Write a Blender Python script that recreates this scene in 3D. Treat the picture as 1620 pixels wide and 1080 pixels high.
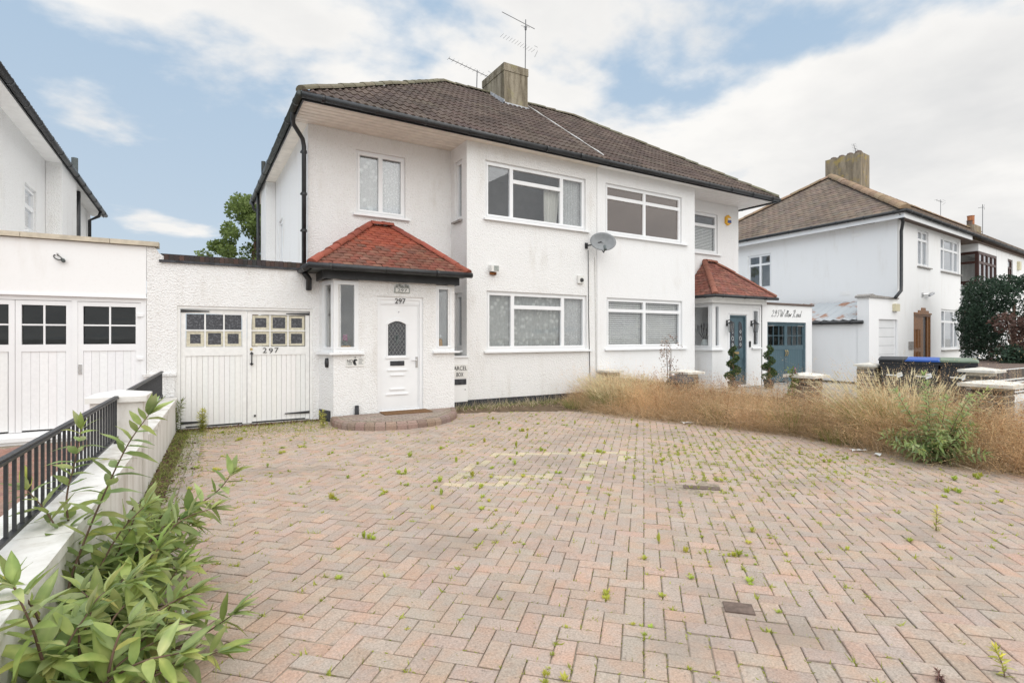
import bpy, bmesh, math, random
import numpy as np
from mathutils import Vector, Matrix

random.seed(7)
RNG = np.random.default_rng(11)
R = math.radians
for o in list(bpy.data.objects):
    bpy.data.objects.remove(o)
SC = bpy.context.scene
COL = SC.collection

# ------------------------------------------------------------ camera, sky, sun
cam_d = bpy.data.cameras.new('camera')
cam = bpy.data.objects.new('camera', cam_d)
COL.objects.link(cam)
cam.location = (0.0, 0.0, 1.48)
cam.rotation_euler = (R(90), 0, R(-31.064))
cam_d.sensor_width = 36.0
cam_d.lens = 36.0 * 840 / 1620
cam_d.shift_y = -8.0 / 1620
cam_d.clip_end = 3000
SC.camera = cam

SUN_EL, SUN_AZ = 63.0, 196.0            # azimuth clockwise from +Y
world = bpy.data.worlds.new('World')
SC.world = world
world.use_nodes = True
wn = world.node_tree
wn.nodes.clear()
def wnode(t, **k):
    n = wn.nodes.new(t)
    for a, b in k.items():
        setattr(n, a, b)
    return n
sky = wnode('ShaderNodeTexSky', sky_type='NISHITA', sun_disc=False)
sky.sun_elevation = R(SUN_EL)
sky.sun_rotation = R(SUN_AZ)
sky.dust_density = 1.6
sky.ozone_density = 1.2
tc = wnode('ShaderNodeTexCoord')
sep = wnode('ShaderNodeSeparateXYZ')
wn.links.new(tc.outputs['Generated'], sep.inputs[0])
def wmath(op, a, b=None, c=None):
    n = wnode('ShaderNodeMath', operation=op)
    for i, q in enumerate((a, b, c)):
        if q is None:
            continue
        if isinstance(q, (int, float)):
            n.inputs[i].default_value = q
        else:
            wn.links.new(q, n.inputs[i])
    return n.outputs[0]
zz = wmath('MAXIMUM', wmath('ADD', sep.outputs[2], 0.16), 0.05)
cmb = wnode('ShaderNodeCombineXYZ')
wn.links.new(wmath('DIVIDE', sep.outputs[0], zz), cmb.inputs[0])
wn.links.new(wmath('DIVIDE', sep.outputs[1], zz), cmb.inputs[1])
def wnoise(scale, detail, rough, off, dist=0.0):
    mp = wnode('ShaderNodeMapping')
    mp.inputs['Location'].default_value = off
    wn.links.new(cmb.outputs[0], mp.inputs[0])
    n = wnode('ShaderNodeTexNoise')
    n.inputs['Scale'].default_value = scale
    n.inputs['Detail'].default_value = detail
    n.inputs['Roughness'].default_value = rough
    n.inputs['Distortion'].default_value = dist
    wn.links.new(mp.outputs[0], n.inputs['Vector'])
    return n.outputs['Fac']
BANK, COV = 0.13, 0.502
CLOUD_OFF = (4.813, 1.887, 0.0)
FINE_OFF = (19.291, 1.603, 16.683)
big = wnoise(0.42, 2.0, 0.5, CLOUD_OFF)
fine = wnoise(1.25, 9.0, 0.53, FINE_OFF, 0.08)
# the cloud bank lies to the east, thinning towards the west
bank = wmath('ADD', wmath('MULTIPLY', sep.outputs[0], BANK), wmath('MULTIPLY', sep.outputs[1], -0.07))
cov = wmath('ADD', wmath('ADD', wmath('MULTIPLY', big, 0.50), wmath('MULTIPLY', fine, 0.58)), bank)
rmp = wnode('ShaderNodeMapRange', interpolation_type='SMOOTHSTEP')
rmp.inputs['From Min'].default_value = COV
rmp.inputs['From Max'].default_value = COV + 0.062
wn.links.new(cov, rmp.inputs['Value'])
core = wnode('ShaderNodeMapRange')
core.inputs['From Min'].default_value = COV + 0.20
core.inputs['From Max'].default_value = COV + 0.06
wn.links.new(cov, core.inputs['Value'])
shade = wmath('ADD', wmath('MULTIPLY', wnoise(1.6, 6.0, 0.55, (7.0, 2.0, 3.0)), 0.75), wmath('MULTIPLY', core.outputs[0], 0.25))
srm = wnode('ShaderNodeMapRange')
srm.inputs['From Min'].default_value = 0.3
srm.inputs['From Max'].default_value = 0.7
wn.links.new(shade, srm.inputs['Value'])
ccol = wnode('ShaderNodeMix', data_type='RGBA')
ccol.inputs[6].default_value = (7.3, 7.35, 7.4, 1)
ccol.inputs[7].default_value = (9.7, 9.55, 9.3, 1)
wn.links.new(srm.outputs[0], ccol.inputs[0])
# thin bright haze over the blue
hz = wnode('ShaderNodeMix', data_type='RGBA')
hz.inputs[0].default_value = 0.82
hor = wnode('ShaderNodeMapRange')
hor.inputs['From Min'].default_value = 0.0
hor.inputs['From Max'].default_value = 0.55
wn.links.new(sep.outputs[2], hor.inputs['Value'])
hcol = wnode('ShaderNodeMix', data_type='RGBA')
hcol.inputs[6].default_value = (6.6, 7.5, 8.3, 1)
hcol.inputs[7].default_value = (4.5, 6.2, 8.1, 1)
wn.links.new(hor.outputs[0], hcol.inputs[0])
wn.links.new(hcol.outputs[2], hz.inputs[7])
wn.links.new(sky.outputs[0], hz.inputs[6])
mixc = wnode('ShaderNodeMix', data_type='RGBA')
wn.links.new(rmp.outputs[0], mixc.inputs[0])
wn.links.new(hz.outputs[2], mixc.inputs[6])
wn.links.new(ccol.outputs[2], mixc.inputs[7])
bg = wnode('ShaderNodeBackground')
bg.inputs['Strength'].default_value = 0.06
wn.links.new(mixc.outputs[2], bg.inputs['Color'])
wo = wnode('ShaderNodeOutputWorld')
wn.links.new(bg.outputs[0], wo.inputs['Surface'])

sd = bpy.data.lights.new('sun', 'SUN')
sd.energy = 1.98
sd.angle = R(112)
sd.color = (1.0, 0.982, 0.955)
sun = bpy.data.objects.new('sun', sd)
COL.objects.link(sun)
az = R(SUN_AZ)
sdir = Vector((math.sin(az) * math.cos(R(SUN_EL)), math.cos(az) * math.cos(R(SUN_EL)), math.sin(R(SUN_EL))))
sun.rotation_euler = (-sdir).to_track_quat('-Z', 'Y').to_euler()
sun.location = sdir * 50

vs = SC.view_settings
vs.view_transform = 'Standard'
vs.look = 'None'
vs.gamma = 1.0
vs.use_curve_mapping = False
vs.exposure = 0.75

# ------------------------------------------------------------ materials
MAT = {}
class NT:
    def __init__(self, name):
        self.m = bpy.data.materials.new(name)
        self.m.use_nodes = True
        self.t = self.m.node_tree
        self.b = self.t.nodes['Principled BSDF']
        self.o = self.t.nodes['Material Output']
        MAT[name] = self.m
    def n(self, t, **k):
        x = self.t.nodes.new(t)
        for a, b in k.items():
            if a.startswith('i_'):
                x.inputs[a[2:].replace('_', ' ')].default_value = b
            else:
                setattr(x, a, b)
        return x
    def l(self, a, b):
        self.t.links.new(a, b)
    def coords(self, kind='Object', scale=(1, 1, 1)):
        c = self.n('ShaderNodeTexCoord')
        mp = self.n('ShaderNodeMapping')
        mp.inputs['Scale'].default_value = scale
        self.l(c.outputs[kind], mp.inputs[0])
        return mp.outputs[0]
    def noise(self, vec, scale, detail=4, rough=0.55):
        x = self.n('ShaderNodeTexNoise')
        x.inputs['Scale'].default_value = scale
        x.inputs['Detail'].default_value = detail
        x.inputs['Roughness'].default_value = rough
        self.l(vec, x.inputs['Vector'])
        return x.outputs['Fac']
    def ramp(self, fac, a, b):
        x = self.n('ShaderNodeMapRange', interpolation_type='SMOOTHSTEP')
        x.inputs['From Min'].default_value = a
        x.inputs['From Max'].default_value = b
        self.l(fac, x.inputs['Value'])
        return x.outputs[0]
    def mix(self, fac, a, b, mode='MIX'):
        x = self.n('ShaderNodeMix', data_type='RGBA', blend_type=mode)
        for i, q in ((0, fac), (6, a), (7, b)):
            if isinstance(q, (int, float)):
                x.inputs[i].default_value = q
            elif isinstance(q, tuple):
                x.inputs[i].default_value = (*q, 1) if len(q) == 3 else q
            else:
                self.l(q, x.inputs[i])
        return x.outputs[2]
    def mul(self, a, b):
        x = self.n('ShaderNodeMath', operation='MULTIPLY')
        for i, q in enumerate((a, b)):
            if isinstance(q, (int, float)):
                x.inputs[i].default_value = q
            else:
                self.l(q, x.inputs[i])
        return x.outputs[0]
    def add(self, a, b):
        x = self.n('ShaderNodeMath', operation='ADD')
        for i, q in enumerate((a, b)):
            if isinstance(q, (int, float)):
                x.inputs[i].default_value = q
            else:
                self.l(q, x.inputs[i])
        return x.outputs[0]
    def bump(self, h, strength, dist):
        x = self.n('ShaderNodeBump')
        x.inputs['Strength'].default_value = strength
        x.inputs['Distance'].default_value = dist
        self.l(h, x.inputs['Height'])
        self.l(x.outputs[0], self.b.inputs['Normal'])
    def done(self, col=None, rough=0.7, spec=0.3, metal=0.0):
        if col is not None:
            if isinstance(col, tuple):
                self.b.inputs['Base Color'].default_value = (*col, 1)
            else:
                self.l(col, self.b.inputs['Base Color'])
        if isinstance(rough, (int, float)):
            self.b.inputs['Roughness'].default_value = rough
        else:
            self.l(rough, self.b.inputs['Roughness'])
        self.b.inputs['Specular IOR Level'].default_value = spec
        self.b.inputs['Metallic'].default_value = metal
        return self.m

def mat_simple(name, col, rough=0.6, spec=0.4, var=0.12, vscale=9.0, bump=0.0, bscale=80.0, dist=0.004, metal=0.0):
    t = NT(name)
    v = t.coords()
    n = t.noise(v, vscale, 5)
    c = t.mix(t.mul(t.ramp(n, 0.3, 0.75), 1.0), tuple(x * (1 - var) for x in col), tuple(min(1, x * (1 + var)) for x in col))
    if bump:
        t.bump(t.noise(v, bscale, 4), bump, dist)
    return t.done(c, rough, spec, metal)

def mat_render(name, col, rough_amt, grime, cell=34.0, stain=(0.52, 0.47, 0.40), lo=0.47):
    """painted render: coarse roughcast relief, grime streaks and dirty hollows"""
    t = NT(name)
    v = t.coords()
    vs_ = t.coords(scale=(3.0, 3.0, 0.6))
    n1 = t.noise(v, 1.3, 5)
    n2 = t.noise(vs_, 1.1, 6, 0.65)
    n3 = t.noise(v, cell, 5, 0.62)
    vo = t.n('ShaderNodeTexVoronoi')
    vo.inputs['Scale'].default_value = cell * 1.25
    t.l(v, vo.inputs['Vector'])
    fac = t.mul(t.mul(t.ramp(n2, lo, lo + 0.3), t.ramp(n1, lo - 0.12, lo + 0.22)), grime)
    c = t.mix(fac, col, stain)
    spots = t.mul(t.ramp(n3, 0.52, 0.78), grime * 0.9 * t_amt(rough_amt))
    c = t.mix(spots, c, stain)
    h = t.add(t.mul(vo.outputs['Distance'], 0.7), n3)
    t.bump(h, min(1.0, rough_amt), 0.02 * max(rough_amt, 0.2))
    return t.done(c, 0.88, 0.15)
def t_amt(a):
    return 1.0 if a > 0.3 else 0.35

mat_render('roughcast_white', (0.835, 0.83, 0.82), 0.85, 0.42)
mat_render('roughcast_bright', (0.825, 0.823, 0.82), 0.6, 0.26)
mat_render('smooth_white', (0.84, 0.838, 0.832), 0.08, 0.3)
mat_render('painted_block', (0.86, 0.86, 0.86), 0.16, 0.12, 14.0)
mat_render('wall_white_worn', (0.75, 0.735, 0.70), 0.3, 0.85, 20.0, (0.42, 0.38, 0.31), 0.41)
mat_simple('pvc', (0.82, 0.825, 0.83), 0.28, 0.5, 0.025, 3.0)
mat_simple('painted_timber', (0.80, 0.795, 0.775), 0.5, 0.35, 0.05, 14.0, 0.15, 60)
mat_simple('cream_timber', (0.60, 0.56, 0.44), 0.6, 0.3, 0.16, 25.0, 0.2, 60)
mat_simple('black_plastic', (0.022, 0.023, 0.025), 0.38, 0.5, 0.35, 6.0)
mat_simple('green_black_plastic', (0.028, 0.034, 0.03), 0.42, 0.5, 0.4, 5.0)
mat_simple('black_iron', (0.03, 0.031, 0.034), 0.45, 0.5, 0.3, 20.0, 0.1, 90)
mat_simple('plinth_black', (0.05, 0.052, 0.058), 0.65, 0.3, 0.45, 9.0, 0.4, 40, 0.008)
mat_simple('soffit_cream', (0.82, 0.755, 0.67), 0.6, 0.3, 0.08, 5.0)
mat_simple('soffit_white', (0.84, 0.83, 0.81), 0.5, 0.3, 0.04, 5.0)
mat_simple('lead_grey', (0.45, 0.46, 0.48), 0.5, 0.4, 0.3, 8.0)
mat_simple('chrome', (0.6, 0.6, 0.6), 0.25, 0.5, 0.05, 8.0, metal=0.9)
mat_simple('brass', (0.55, 0.42, 0.2), 0.35, 0.5, 0.1, 8.0, metal=0.8)
mat_simple('lettering_black', (0.02, 0.02, 0.022), 0.5, 0.4, 0.1, 8.0)
mat_simple('sign_white', (0.74, 0.73, 0.70), 0.5, 0.3, 0.05, 10.0)
mat_simple('sign_grey', (0.33, 0.35, 0.33), 0.5, 0.3, 0.2, 40.0)
mat_simple('sign_print', (0.12, 0.14, 0.14), 0.5, 0.3, 0.2, 40.0)
mat_simple('blue_grey_paint', (0.075, 0.125, 0.15), 0.42, 0.4, 0.12, 7.0)
mat_simple('oak_door', (0.27, 0.115, 0.035), 0.42, 0.4, 0.3, 16.0)
mat_simple('brown_frame', (0.07, 0.032, 0.025), 0.4, 0.4, 0.2, 9.0)
mat_simple('stone_sill', (0.32, 0.30, 0.28), 0.8, 0.2, 0.2, 12.0)
mat_simple('cap_stone', (0.66, 0.63, 0.56), 0.85, 0.2, 0.16, 9.0, 0.4, 45, 0.006)
mat_simple('coping_sand', (0.55, 0.49, 0.39), 0.85, 0.2, 0.16, 7.0, 0.4, 45, 0.006)
mat_simple('mortar_cream', (0.58, 0.53, 0.44), 0.92, 0.1, 0.2, 20.0, 0.5, 90)
mat_simple('mortar_grey', (0.30, 0.25, 0.195), 0.95, 0.1, 0.3, 20.0, 0.5, 90)
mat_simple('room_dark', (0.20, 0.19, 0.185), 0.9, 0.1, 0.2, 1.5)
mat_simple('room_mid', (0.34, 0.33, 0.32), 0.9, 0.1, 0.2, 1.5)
mat_simple('soil', (0.16, 0.115, 0.075), 0.95, 0.1, 0.45, 10.0, 0.8, 40, 0.02)
mat_simple('dish_grey', (0.23, 0.24, 0.245), 0.45, 0.4, 0.1, 12.0)
mat_simple('alarm_yellow', (0.80, 0.43, 0.03), 0.4, 0.4, 0.05, 8.0)
mat_simple('alarm_blue', (0.05, 0.10, 0.3), 0.4, 0.4, 0.05, 8.0)
mat_simple('lamp_cream', (0.66, 0.60, 0.42), 0.4, 0.4, 0.06, 8.0)
mat_simple('rust', (0.22, 0.09, 0.035), 0.9, 0.2, 0.5, 25.0)
mat_simple('bin_black', (0.028, 0.03, 0.034), 0.5, 0.4, 0.2, 7.0, 0.1, 150)
mat_simple('bin_blue', (0.03, 0.10, 0.38), 0.45, 0.4, 0.12, 7.0)
mat_simple('bin_green', (0.16, 0.21, 0.15), 0.5, 0.4, 0.15, 7.0)
mat_simple('litter_white', (0.74, 0.74, 0.72), 0.6, 0.3, 0.1, 20.0)
mat_simple('ornament_pink', (0.45, 0.16, 0.28), 0.6, 0.3, 0.2, 30.0)
mat_simple('ornament_tan', (0.42, 0.25, 0.10), 0.6, 0.3, 0.2, 30.0)
mat_simple('vase_white', (0.6, 0.63, 0.63), 0.35, 0.4, 0.1, 30.0)
mat_simple('doormat', (0.20, 0.115, 0.06), 0.95, 0.1, 0.3, 60.0, 0.8, 250, 0.01)
mat_simple('asphalt', (0.07, 0.068, 0.065), 0.9, 0.2, 0.3, 20.0, 0.5, 120, 0.006)
mat_simple('concrete', (0.36, 0.345, 0.32), 0.9, 0.15, 0.18, 4.0, 0.4, 70, 0.006)
mat_simple('terracotta', (0.42, 0.17, 0.08), 0.8, 0.2, 0.2, 12.0)
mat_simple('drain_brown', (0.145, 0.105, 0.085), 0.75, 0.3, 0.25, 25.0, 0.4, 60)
mat_simple('cable_white', (0.62, 0.61, 0.58), 0.6, 0.3, 0.15, 20.0)
mat_simple('cable_dark', (0.09, 0.09, 0.09), 0.6, 0.3, 0.15, 20.0)
mat_simple('aerial_metal', (0.16, 0.16, 0.165), 0.5, 0.4, 0.1, 20.0, metal=0.3)

def mat_chimney(name, a, b, lichen):
    t = NT(name)
    v = t.coords()
    vz = t.coords(scale=(4, 4, 0.6))
    c = t.mix(t.ramp(t.noise(vz, 1.4, 6, 0.65), 0.35, 0.68), a, b)
    c = t.mix(t.mul(t.ramp(t.noise(v, 3.2, 6), 0.52, 0.7), 0.75), c, lichen)
    t.bump(t.noise(v, 26, 6, 0.65), 0.6, 0.03)
    t.done(c, 0.95, 0.1)
mat_chimney('chimney_render', (0.15, 0.125, 0.088), (0.36, 0.315, 0.24), (0.30, 0.27, 0.15))
mat_chimney('chimney_lichen', (0.20, 0.165, 0.12), (0.36, 0.30, 0.22), (0.40, 0.30, 0.10))

def mat_piece(name, rough=0.85, grain=35.0, gamt=0.25, lichen=None, lich_amt=0.0, lscale=14.0, bump=0.35, dark=None, dark_amt=0.0, blush=None):
    """colour of each piece comes from object colour times a colour attribute; grain, lichen and dirt on top"""
    t = NT(name)
    oi = t.n('ShaderNodeObjectInfo')
    at = t.n('ShaderNodeAttribute', attribute_name='Col')
    base = t.mix(1.0, oi.outputs['Color'], at.outputs['Color'], 'MULTIPLY')
    g = t.n('ShaderNodeNewGeometry')
    v = g.outputs['Position']
    if blush:                                    # colour drifting from grey to pink within a piece
        base = t.mix(t.ramp(t.noise(v, 6.5, 4, 0.6), 0.40, 0.66), base, t.mix(1.0, base, blush, 'MULTIPLY'))
    n = t.noise(v, grain, 6, 0.7)
    gr_ = t.n('ShaderNodeMapRange')
    gr_.inputs['To Min'].default_value = 1 - gamt
    gr_.inputs['To Max'].default_value = 1 + gamt
    gr_.inputs['From Min'].default_value = 0.25
    gr_.inputs['From Max'].default_value = 0.75
    t.l(n, gr_.inputs['Value'])
    cc = t.n('ShaderNodeCombineColor')
    for i in range(3):
        t.l(gr_.outputs[0], cc.inputs[i])
    c = t.mix(1.0, base, cc.outputs[0], 'MULTIPLY')
    if dark:
        c = t.mix(t.mul(t.ramp(t.noise(v, 0.9, 5, 0.6), 0.48, 0.72), dark_amt), c, dark)
    if lichen:
        l_ = t.mul(t.ramp(t.noise(v, lscale, 6, 0.7), 0.58, 0.70), lich_amt)
        c = t.mix(l_, c, lichen)
    t.bump(n, bump, 0.004)
    return t.done(c, rough, 0.2)
mat_piece('paver', 0.92, 95.0, 0.38, (0.13, 0.11, 0.095), 0.6, 33.0, 0.7, (0.25, 0.21, 0.175), 0.6, (1.07, 0.955, 0.89))
mat_piece('roof_tile', 0.92, 40.0, 0.35, (0.26, 0.24, 0.19), 0.3, 17.0, 0.4, (0.05, 0.04, 0.036), 0.4)
mat_piece('clay_tile', 0.85, 30.0, 0.22, (0.10, 0.09, 0.05), 0.4, 12.0, 0.3)
mat_piece('brick', 0.9, 50.0, 0.3, None, 0, 12, 0.4)
mat_piece('ridge_tile', 0.92, 22.0, 0.3, (0.30, 0.28, 0.19), 0.6, 9.0, 0.4)
mat_piece('board', 0.5, 22.0, 0.05, None, 0, 12, 0.1)

def mat_leaf(name, a, b, trans=0.35, rough=0.5):
    t = NT(name)
    oi = t.n('ShaderNodeObjectInfo')
    at = t.n('ShaderNodeAttribute', attribute_name='Col')
    g = t.n('ShaderNodeNewGeometry')
    n = t.noise(g.outputs['Position'], 9.0, 3)
    c = t.mix(t.ramp(n, 0.3, 0.7), a, b)
    c = t.mix(1.0, c, at.outputs['Color'], 'MULTIPLY')
    c = t.mix(1.0, c, oi.outputs['Color'], 'MULTIPLY')
    t.done(c, rough, 0.25)
    tr = t.n('ShaderNodeBsdfTranslucent')
    t.l(c, tr.inputs['Color'])
    ms = t.n('ShaderNodeMixShader')
    ms.inputs[0].default_value = trans
    t.l(t.b.outputs[0], ms.inputs[1])
    t.l(tr.outputs[0], ms.inputs[2])
    t.l(ms.outputs[0], t.o.inputs['Surface'])
    return t.m
mat_leaf('leaf_green', (0.22, 0.325, 0.10), (0.38, 0.47, 0.18), 0.45, 0.42)
mat_leaf('leaf_silver', (0.22, 0.34, 0.11), (0.38, 0.49, 0.22), 0.45)
mat_leaf('leaf_dark', (0.020, 0.042, 0.026), (0.05, 0.085, 0.05), 0.15)
mat_leaf('leaf_tree', (0.12, 0.175, 0.045), (0.24, 0.30, 0.10), 0.45)
mat_leaf('leaf_tan', (0.24, 0.16, 0.125), (0.40, 0.29, 0.22), 0.3)
mat_leaf('leaf_weed', (0.36, 0.40, 0.07), (0.50, 0.53, 0.13), 0.45)
mat_leaf('leaf_brown', (0.10, 0.055, 0.045), (0.18, 0.11, 0.085), 0.2)
mat_leaf('grass_dry', (0.74, 0.60, 0.42), (0.88, 0.76, 0.57), 0.5, 0.8)
mat_leaf('grass_straw', (0.58, 0.51, 0.31), (0.74, 0.66, 0.45), 0.45, 0.8)
mat_leaf('grass_green', (0.17, 0.22, 0.05), (0.34, 0.36, 0.13), 0.45, 0.7)
mat_leaf('stem_brown', (0.10, 0.065, 0.045), (0.17, 0.11, 0.08), 0.0, 0.8)
mat_leaf('leaf_topiary', (0.035, 0.065, 0.018), (0.10, 0.14, 0.04), 0.2)

def mat_glass(name, tint, boost=1.3, rough=0.0, wav=0.02, gcol=(0.95, 0.97, 1.0)):
    t = NT(name)
    t.t.nodes.remove(t.b)
    tr = t.n('ShaderNodeBsdfTransparent')
    tr.inputs[0].default_value = (*tint, 1)
    gl = t.n('ShaderNodeBsdfGlossy')
    gl.inputs['Roughness'].default_value = rough
    gl.inputs['Color'].default_value = (*gcol, 1)
    lw = t.n('ShaderNodeLayerWeight')
    lw.inputs['Blend'].default_value = 0.5
    p5 = t.n('ShaderNodeMath', operation='POWER')
    p5.inputs[1].default_value = 5.0
    t.l(lw.outputs['Facing'], p5.inputs[0])
    schlick = t.add(t.mul(p5.outputs[0], 0.95), 0.046)
    if wav:
        b = t.n('ShaderNodeBump')
        b.inputs['Strength'].default_value = wav
        b.inputs['Distance'].default_value = 0.05
        t.l(t.noise(t.coords(), 2.2, 2), b.inputs['Height'])
        t.l(b.outputs[0], gl.inputs['Normal'])
    f = t.n('ShaderNodeMath', operation='MULTIPLY', use_clamp=True)
    f.inputs[1].default_value = boost
    t.l(schlick, f.inputs[0])
    ms = t.n('ShaderNodeMixShader')
    t.l(f.outputs[0], ms.inputs[0])
    t.l(tr.outputs[0], ms.inputs[1])
    t.l(gl.outputs[0], ms.inputs[2])
    t.l(ms.outputs[0], t.o.inputs['Surface'])
    return t.m
mat_glass('glass', (0.965, 0.975, 0.975), 1.9, wav=0.006)
mat_glass('glass_dark', (0.6, 0.63, 0.62), 1.0, wav=0.006)
mat_glass('glass_bronze', (0.68, 0.64, 0.62), 4.4, wav=0.006, gcol=(0.97, 0.90, 0.86))
def mat_obscure():
    t = NT('glass_obscure')
    v = t.coords()
    t.bump(t.noise(v, 70, 3), 0.6, 0.01)
    c = t.mix(t.ramp(t.noise(v, 45, 3), 0.45, 0.7), (0.035, 0.037, 0.045), (0.12, 0.125, 0.14))
    t.done(c, 0.22, 0.6)
mat_obscure()
def mat_lace(name, col, dens, scale):
    t = NT(name)
    t.t.nodes.remove(t.b)
    v = t.coords()
    vo = t.n('ShaderNodeTexVoronoi', feature='F1')
    vo.inputs['Scale'].default_value = scale
    t.l(v, vo.inputs['Vector'])
    n = t.noise(v, scale * 2.1, 4)
    pat = t.add(t.mul(t.ramp(vo.outputs['Distance'], 0.5, 0.1), 0.30), t.mul(t.ramp(n, 0.35, 0.7), 0.10))
    fac = t.add(pat, dens)
    df = t.n('ShaderNodeBsdfDiffuse')
    df.inputs[0].default_value = (*col, 1)
    tl = t.n('ShaderNodeBsdfTranslucent')
    tl.inputs[0].default_value = (*col, 1)
    m0 = t.n('ShaderNodeMixShader')
    m0.inputs[0].default_value = 0.3
    t.l(df.outputs[0], m0.inputs[1])
    t.l(tl.outputs[0], m0.inputs[2])
    tr = t.n('ShaderNodeBsdfTransparent')
    ms = t.n('ShaderNodeMixShader')
    t.l(fac, ms.inputs[0])
    t.l(tr.outputs[0], ms.inputs[1])
    t.l(m0.outputs[0], ms.inputs[2])
    t.l(ms.outputs[0], t.o.inputs['Surface'])
mat_lace('lace', (0.86, 0.87, 0.84), 0.50, 7.5)
mat_lace('net', (0.88, 0.88, 0.88), 0.66, 30.0)
mat_lace('curtain', (0.80, 0.78, 0.72), 0.9, 30.0)

def mat_corrugated():
    t = NT('corrugated_sheet')
    v = t.coords()
    c = t.mix(t.ramp(t.noise(v, 1.1, 5, 0.6), 0.5, 0.62), (0.42, 0.44, 0.45), (0.30, 0.15, 0.09))
    t.done(c, 0.6, 0.4)
mat_corrugated()

# ------------------------------------------------------------ helpers
class MB:
    def __init__(s):
        s.v = []; s.f = []; s.c = []
    def quad(s, *p):
        i = len(s.v); s.v += [tuple(q) for q in p]; s.f.append(tuple(range(i, i + len(p)))); return s
    def box(s, x0, x1, y0, y1, z0, z1):
        return s.hexa([(x0, y0, z0), (x1, y0, z0), (x1, y1, z0), (x0, y1, z0), (x0, y0, z1), (x1, y0, z1), (x1, y1, z1), (x0, y1, z1)])
    def hexa(s, p):
        i = len(s.v); s.v += [tuple(q) for q in p]
        for a in ((0, 3, 2, 1), (4, 5, 6, 7), (0, 1, 5, 4), (1, 2, 6, 5), (2, 3, 7, 6), (3, 0, 4, 7)):
            s.f.append(tuple(i + k for k in a))
        return s
    def fbox(s, fr, s0, s1, z0, z1, n0, n1):
        """box in wall frame: along s0..s1, height z0..z1, outward n0..n1"""
        P = fr.T
        return s.hexa([P(s0, n1, z0), P(s1, n1, z0), P(s1, n0, z0), P(s0, n0, z0), P(s0, n1, z1), P(s1, n1, z1), P(s1, n0, z1), P(s0, n0, z1)])
    def ring(s, fr, s0, s1, z0, z1, w, n0, n1):
        s.fbox(fr, s0, s0 + w, z0, z1, n0, n1); s.fbox(fr, s1 - w, s1, z0, z1, n0, n1)
        s.fbox(fr, s0 + w, s1 - w, z0, z0 + w, n0, n1); s.fbox(fr, s0 + w, s1 - w, z1 - w, z1, n0, n1)
        return s
    def tube(s, pts, r, seg=8, caps=True):
        pts = [Vector(p) for p in pts]; rr = r if isinstance(r, (list, tuple)) else [r] * len(pts)
        rings = []; up = None
        for k, p in enumerate(pts):
            a = pts[max(k - 1, 0)]; b = pts[min(k + 1, len(pts) - 1)]
            d = (b - a).normalized()
            if up is None or abs(d.dot(up)) > 0.98:
                up = Vector((0, 0, 1)) if abs(d.z) < 0.9 else Vector((1, 0, 0))
            x = d.cross(up).normalized(); y = x.cross(d).normalized(); up = y
            i = len(s.v)
            for q in range(seg):
                t = 2 * math.pi * q / seg
                s.v.append(tuple(p + x * math.cos(t) * rr[k] + y * math.sin(t) * rr[k]))
            rings.append(i)
        for a, b in zip(rings, rings[1:]):
            for q in range(seg):
                s.f.append((a + q, a + (q + 1) % seg, b + (q + 1) % seg, b + q))
        if caps:
            s.f.append(tuple(rings[0] + q for q in range(seg))[::-1]); s.f.append(tuple(rings[-1] + q for q in range(seg)))
        return s
    def lathe(s, prof, seg=16, c=(0, 0, 0)):
        rings = []
        for r, z in prof:
            i = len(s.v)
            for q in range(seg):
                t = 2 * math.pi * q / seg
                s.v.append((c[0] + r * math.cos(t), c[1] + r * math.sin(t), c[2] + z))
            rings.append(i)
        for a, b in zip(rings, rings[1:]):
            for q in range(seg):
                s.f.append((a + q, a + (q + 1) % seg, b + (q + 1) % seg, b + q))
        s.f.append(tuple(rings[0] + q for q in range(seg))[::-1]); s.f.append(tuple(rings[-1] + q for q in range(seg)))
        return s
    def prism(s, fr, poly, n0, n1):
        """polygon (s,z) extruded from n0 to n1"""
        i = len(s.v); k = len(poly)
        s.v += [tuple(fr.T(a, n1, b)) for a, b in poly] + [tuple(fr.T(a, n0, b)) for a, b in poly]
        s.f.append(tuple(range(i, i + k))); s.f.append(tuple(range(i + 2 * k - 1, i + k - 1, -1)))
        for q in range(k):
            s.f.append((i + q, i + k + q, i + k + (q + 1) % k, i + (q + 1) % k))
        return s
    def mesh(s, name, org=(0, 0, 0), smooth=False):
        me = bpy.data.meshes.new(name)
        ox, oy, oz = org
        me.from_pydata([(a - ox, b - oy, c - oz) for a, b, c in s.v], [], s.f)
        if s.c:
            ca = me.color_attributes.new('Col', 'FLOAT_COLOR', 'POINT')
            ca.data.foreach_set('color', np.array(s.c, dtype=np.float32).ravel())
        if smooth:
            me.polygons.foreach_set('use_smooth', [True] * len(me.polygons))
        me.update()
        return me

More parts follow.
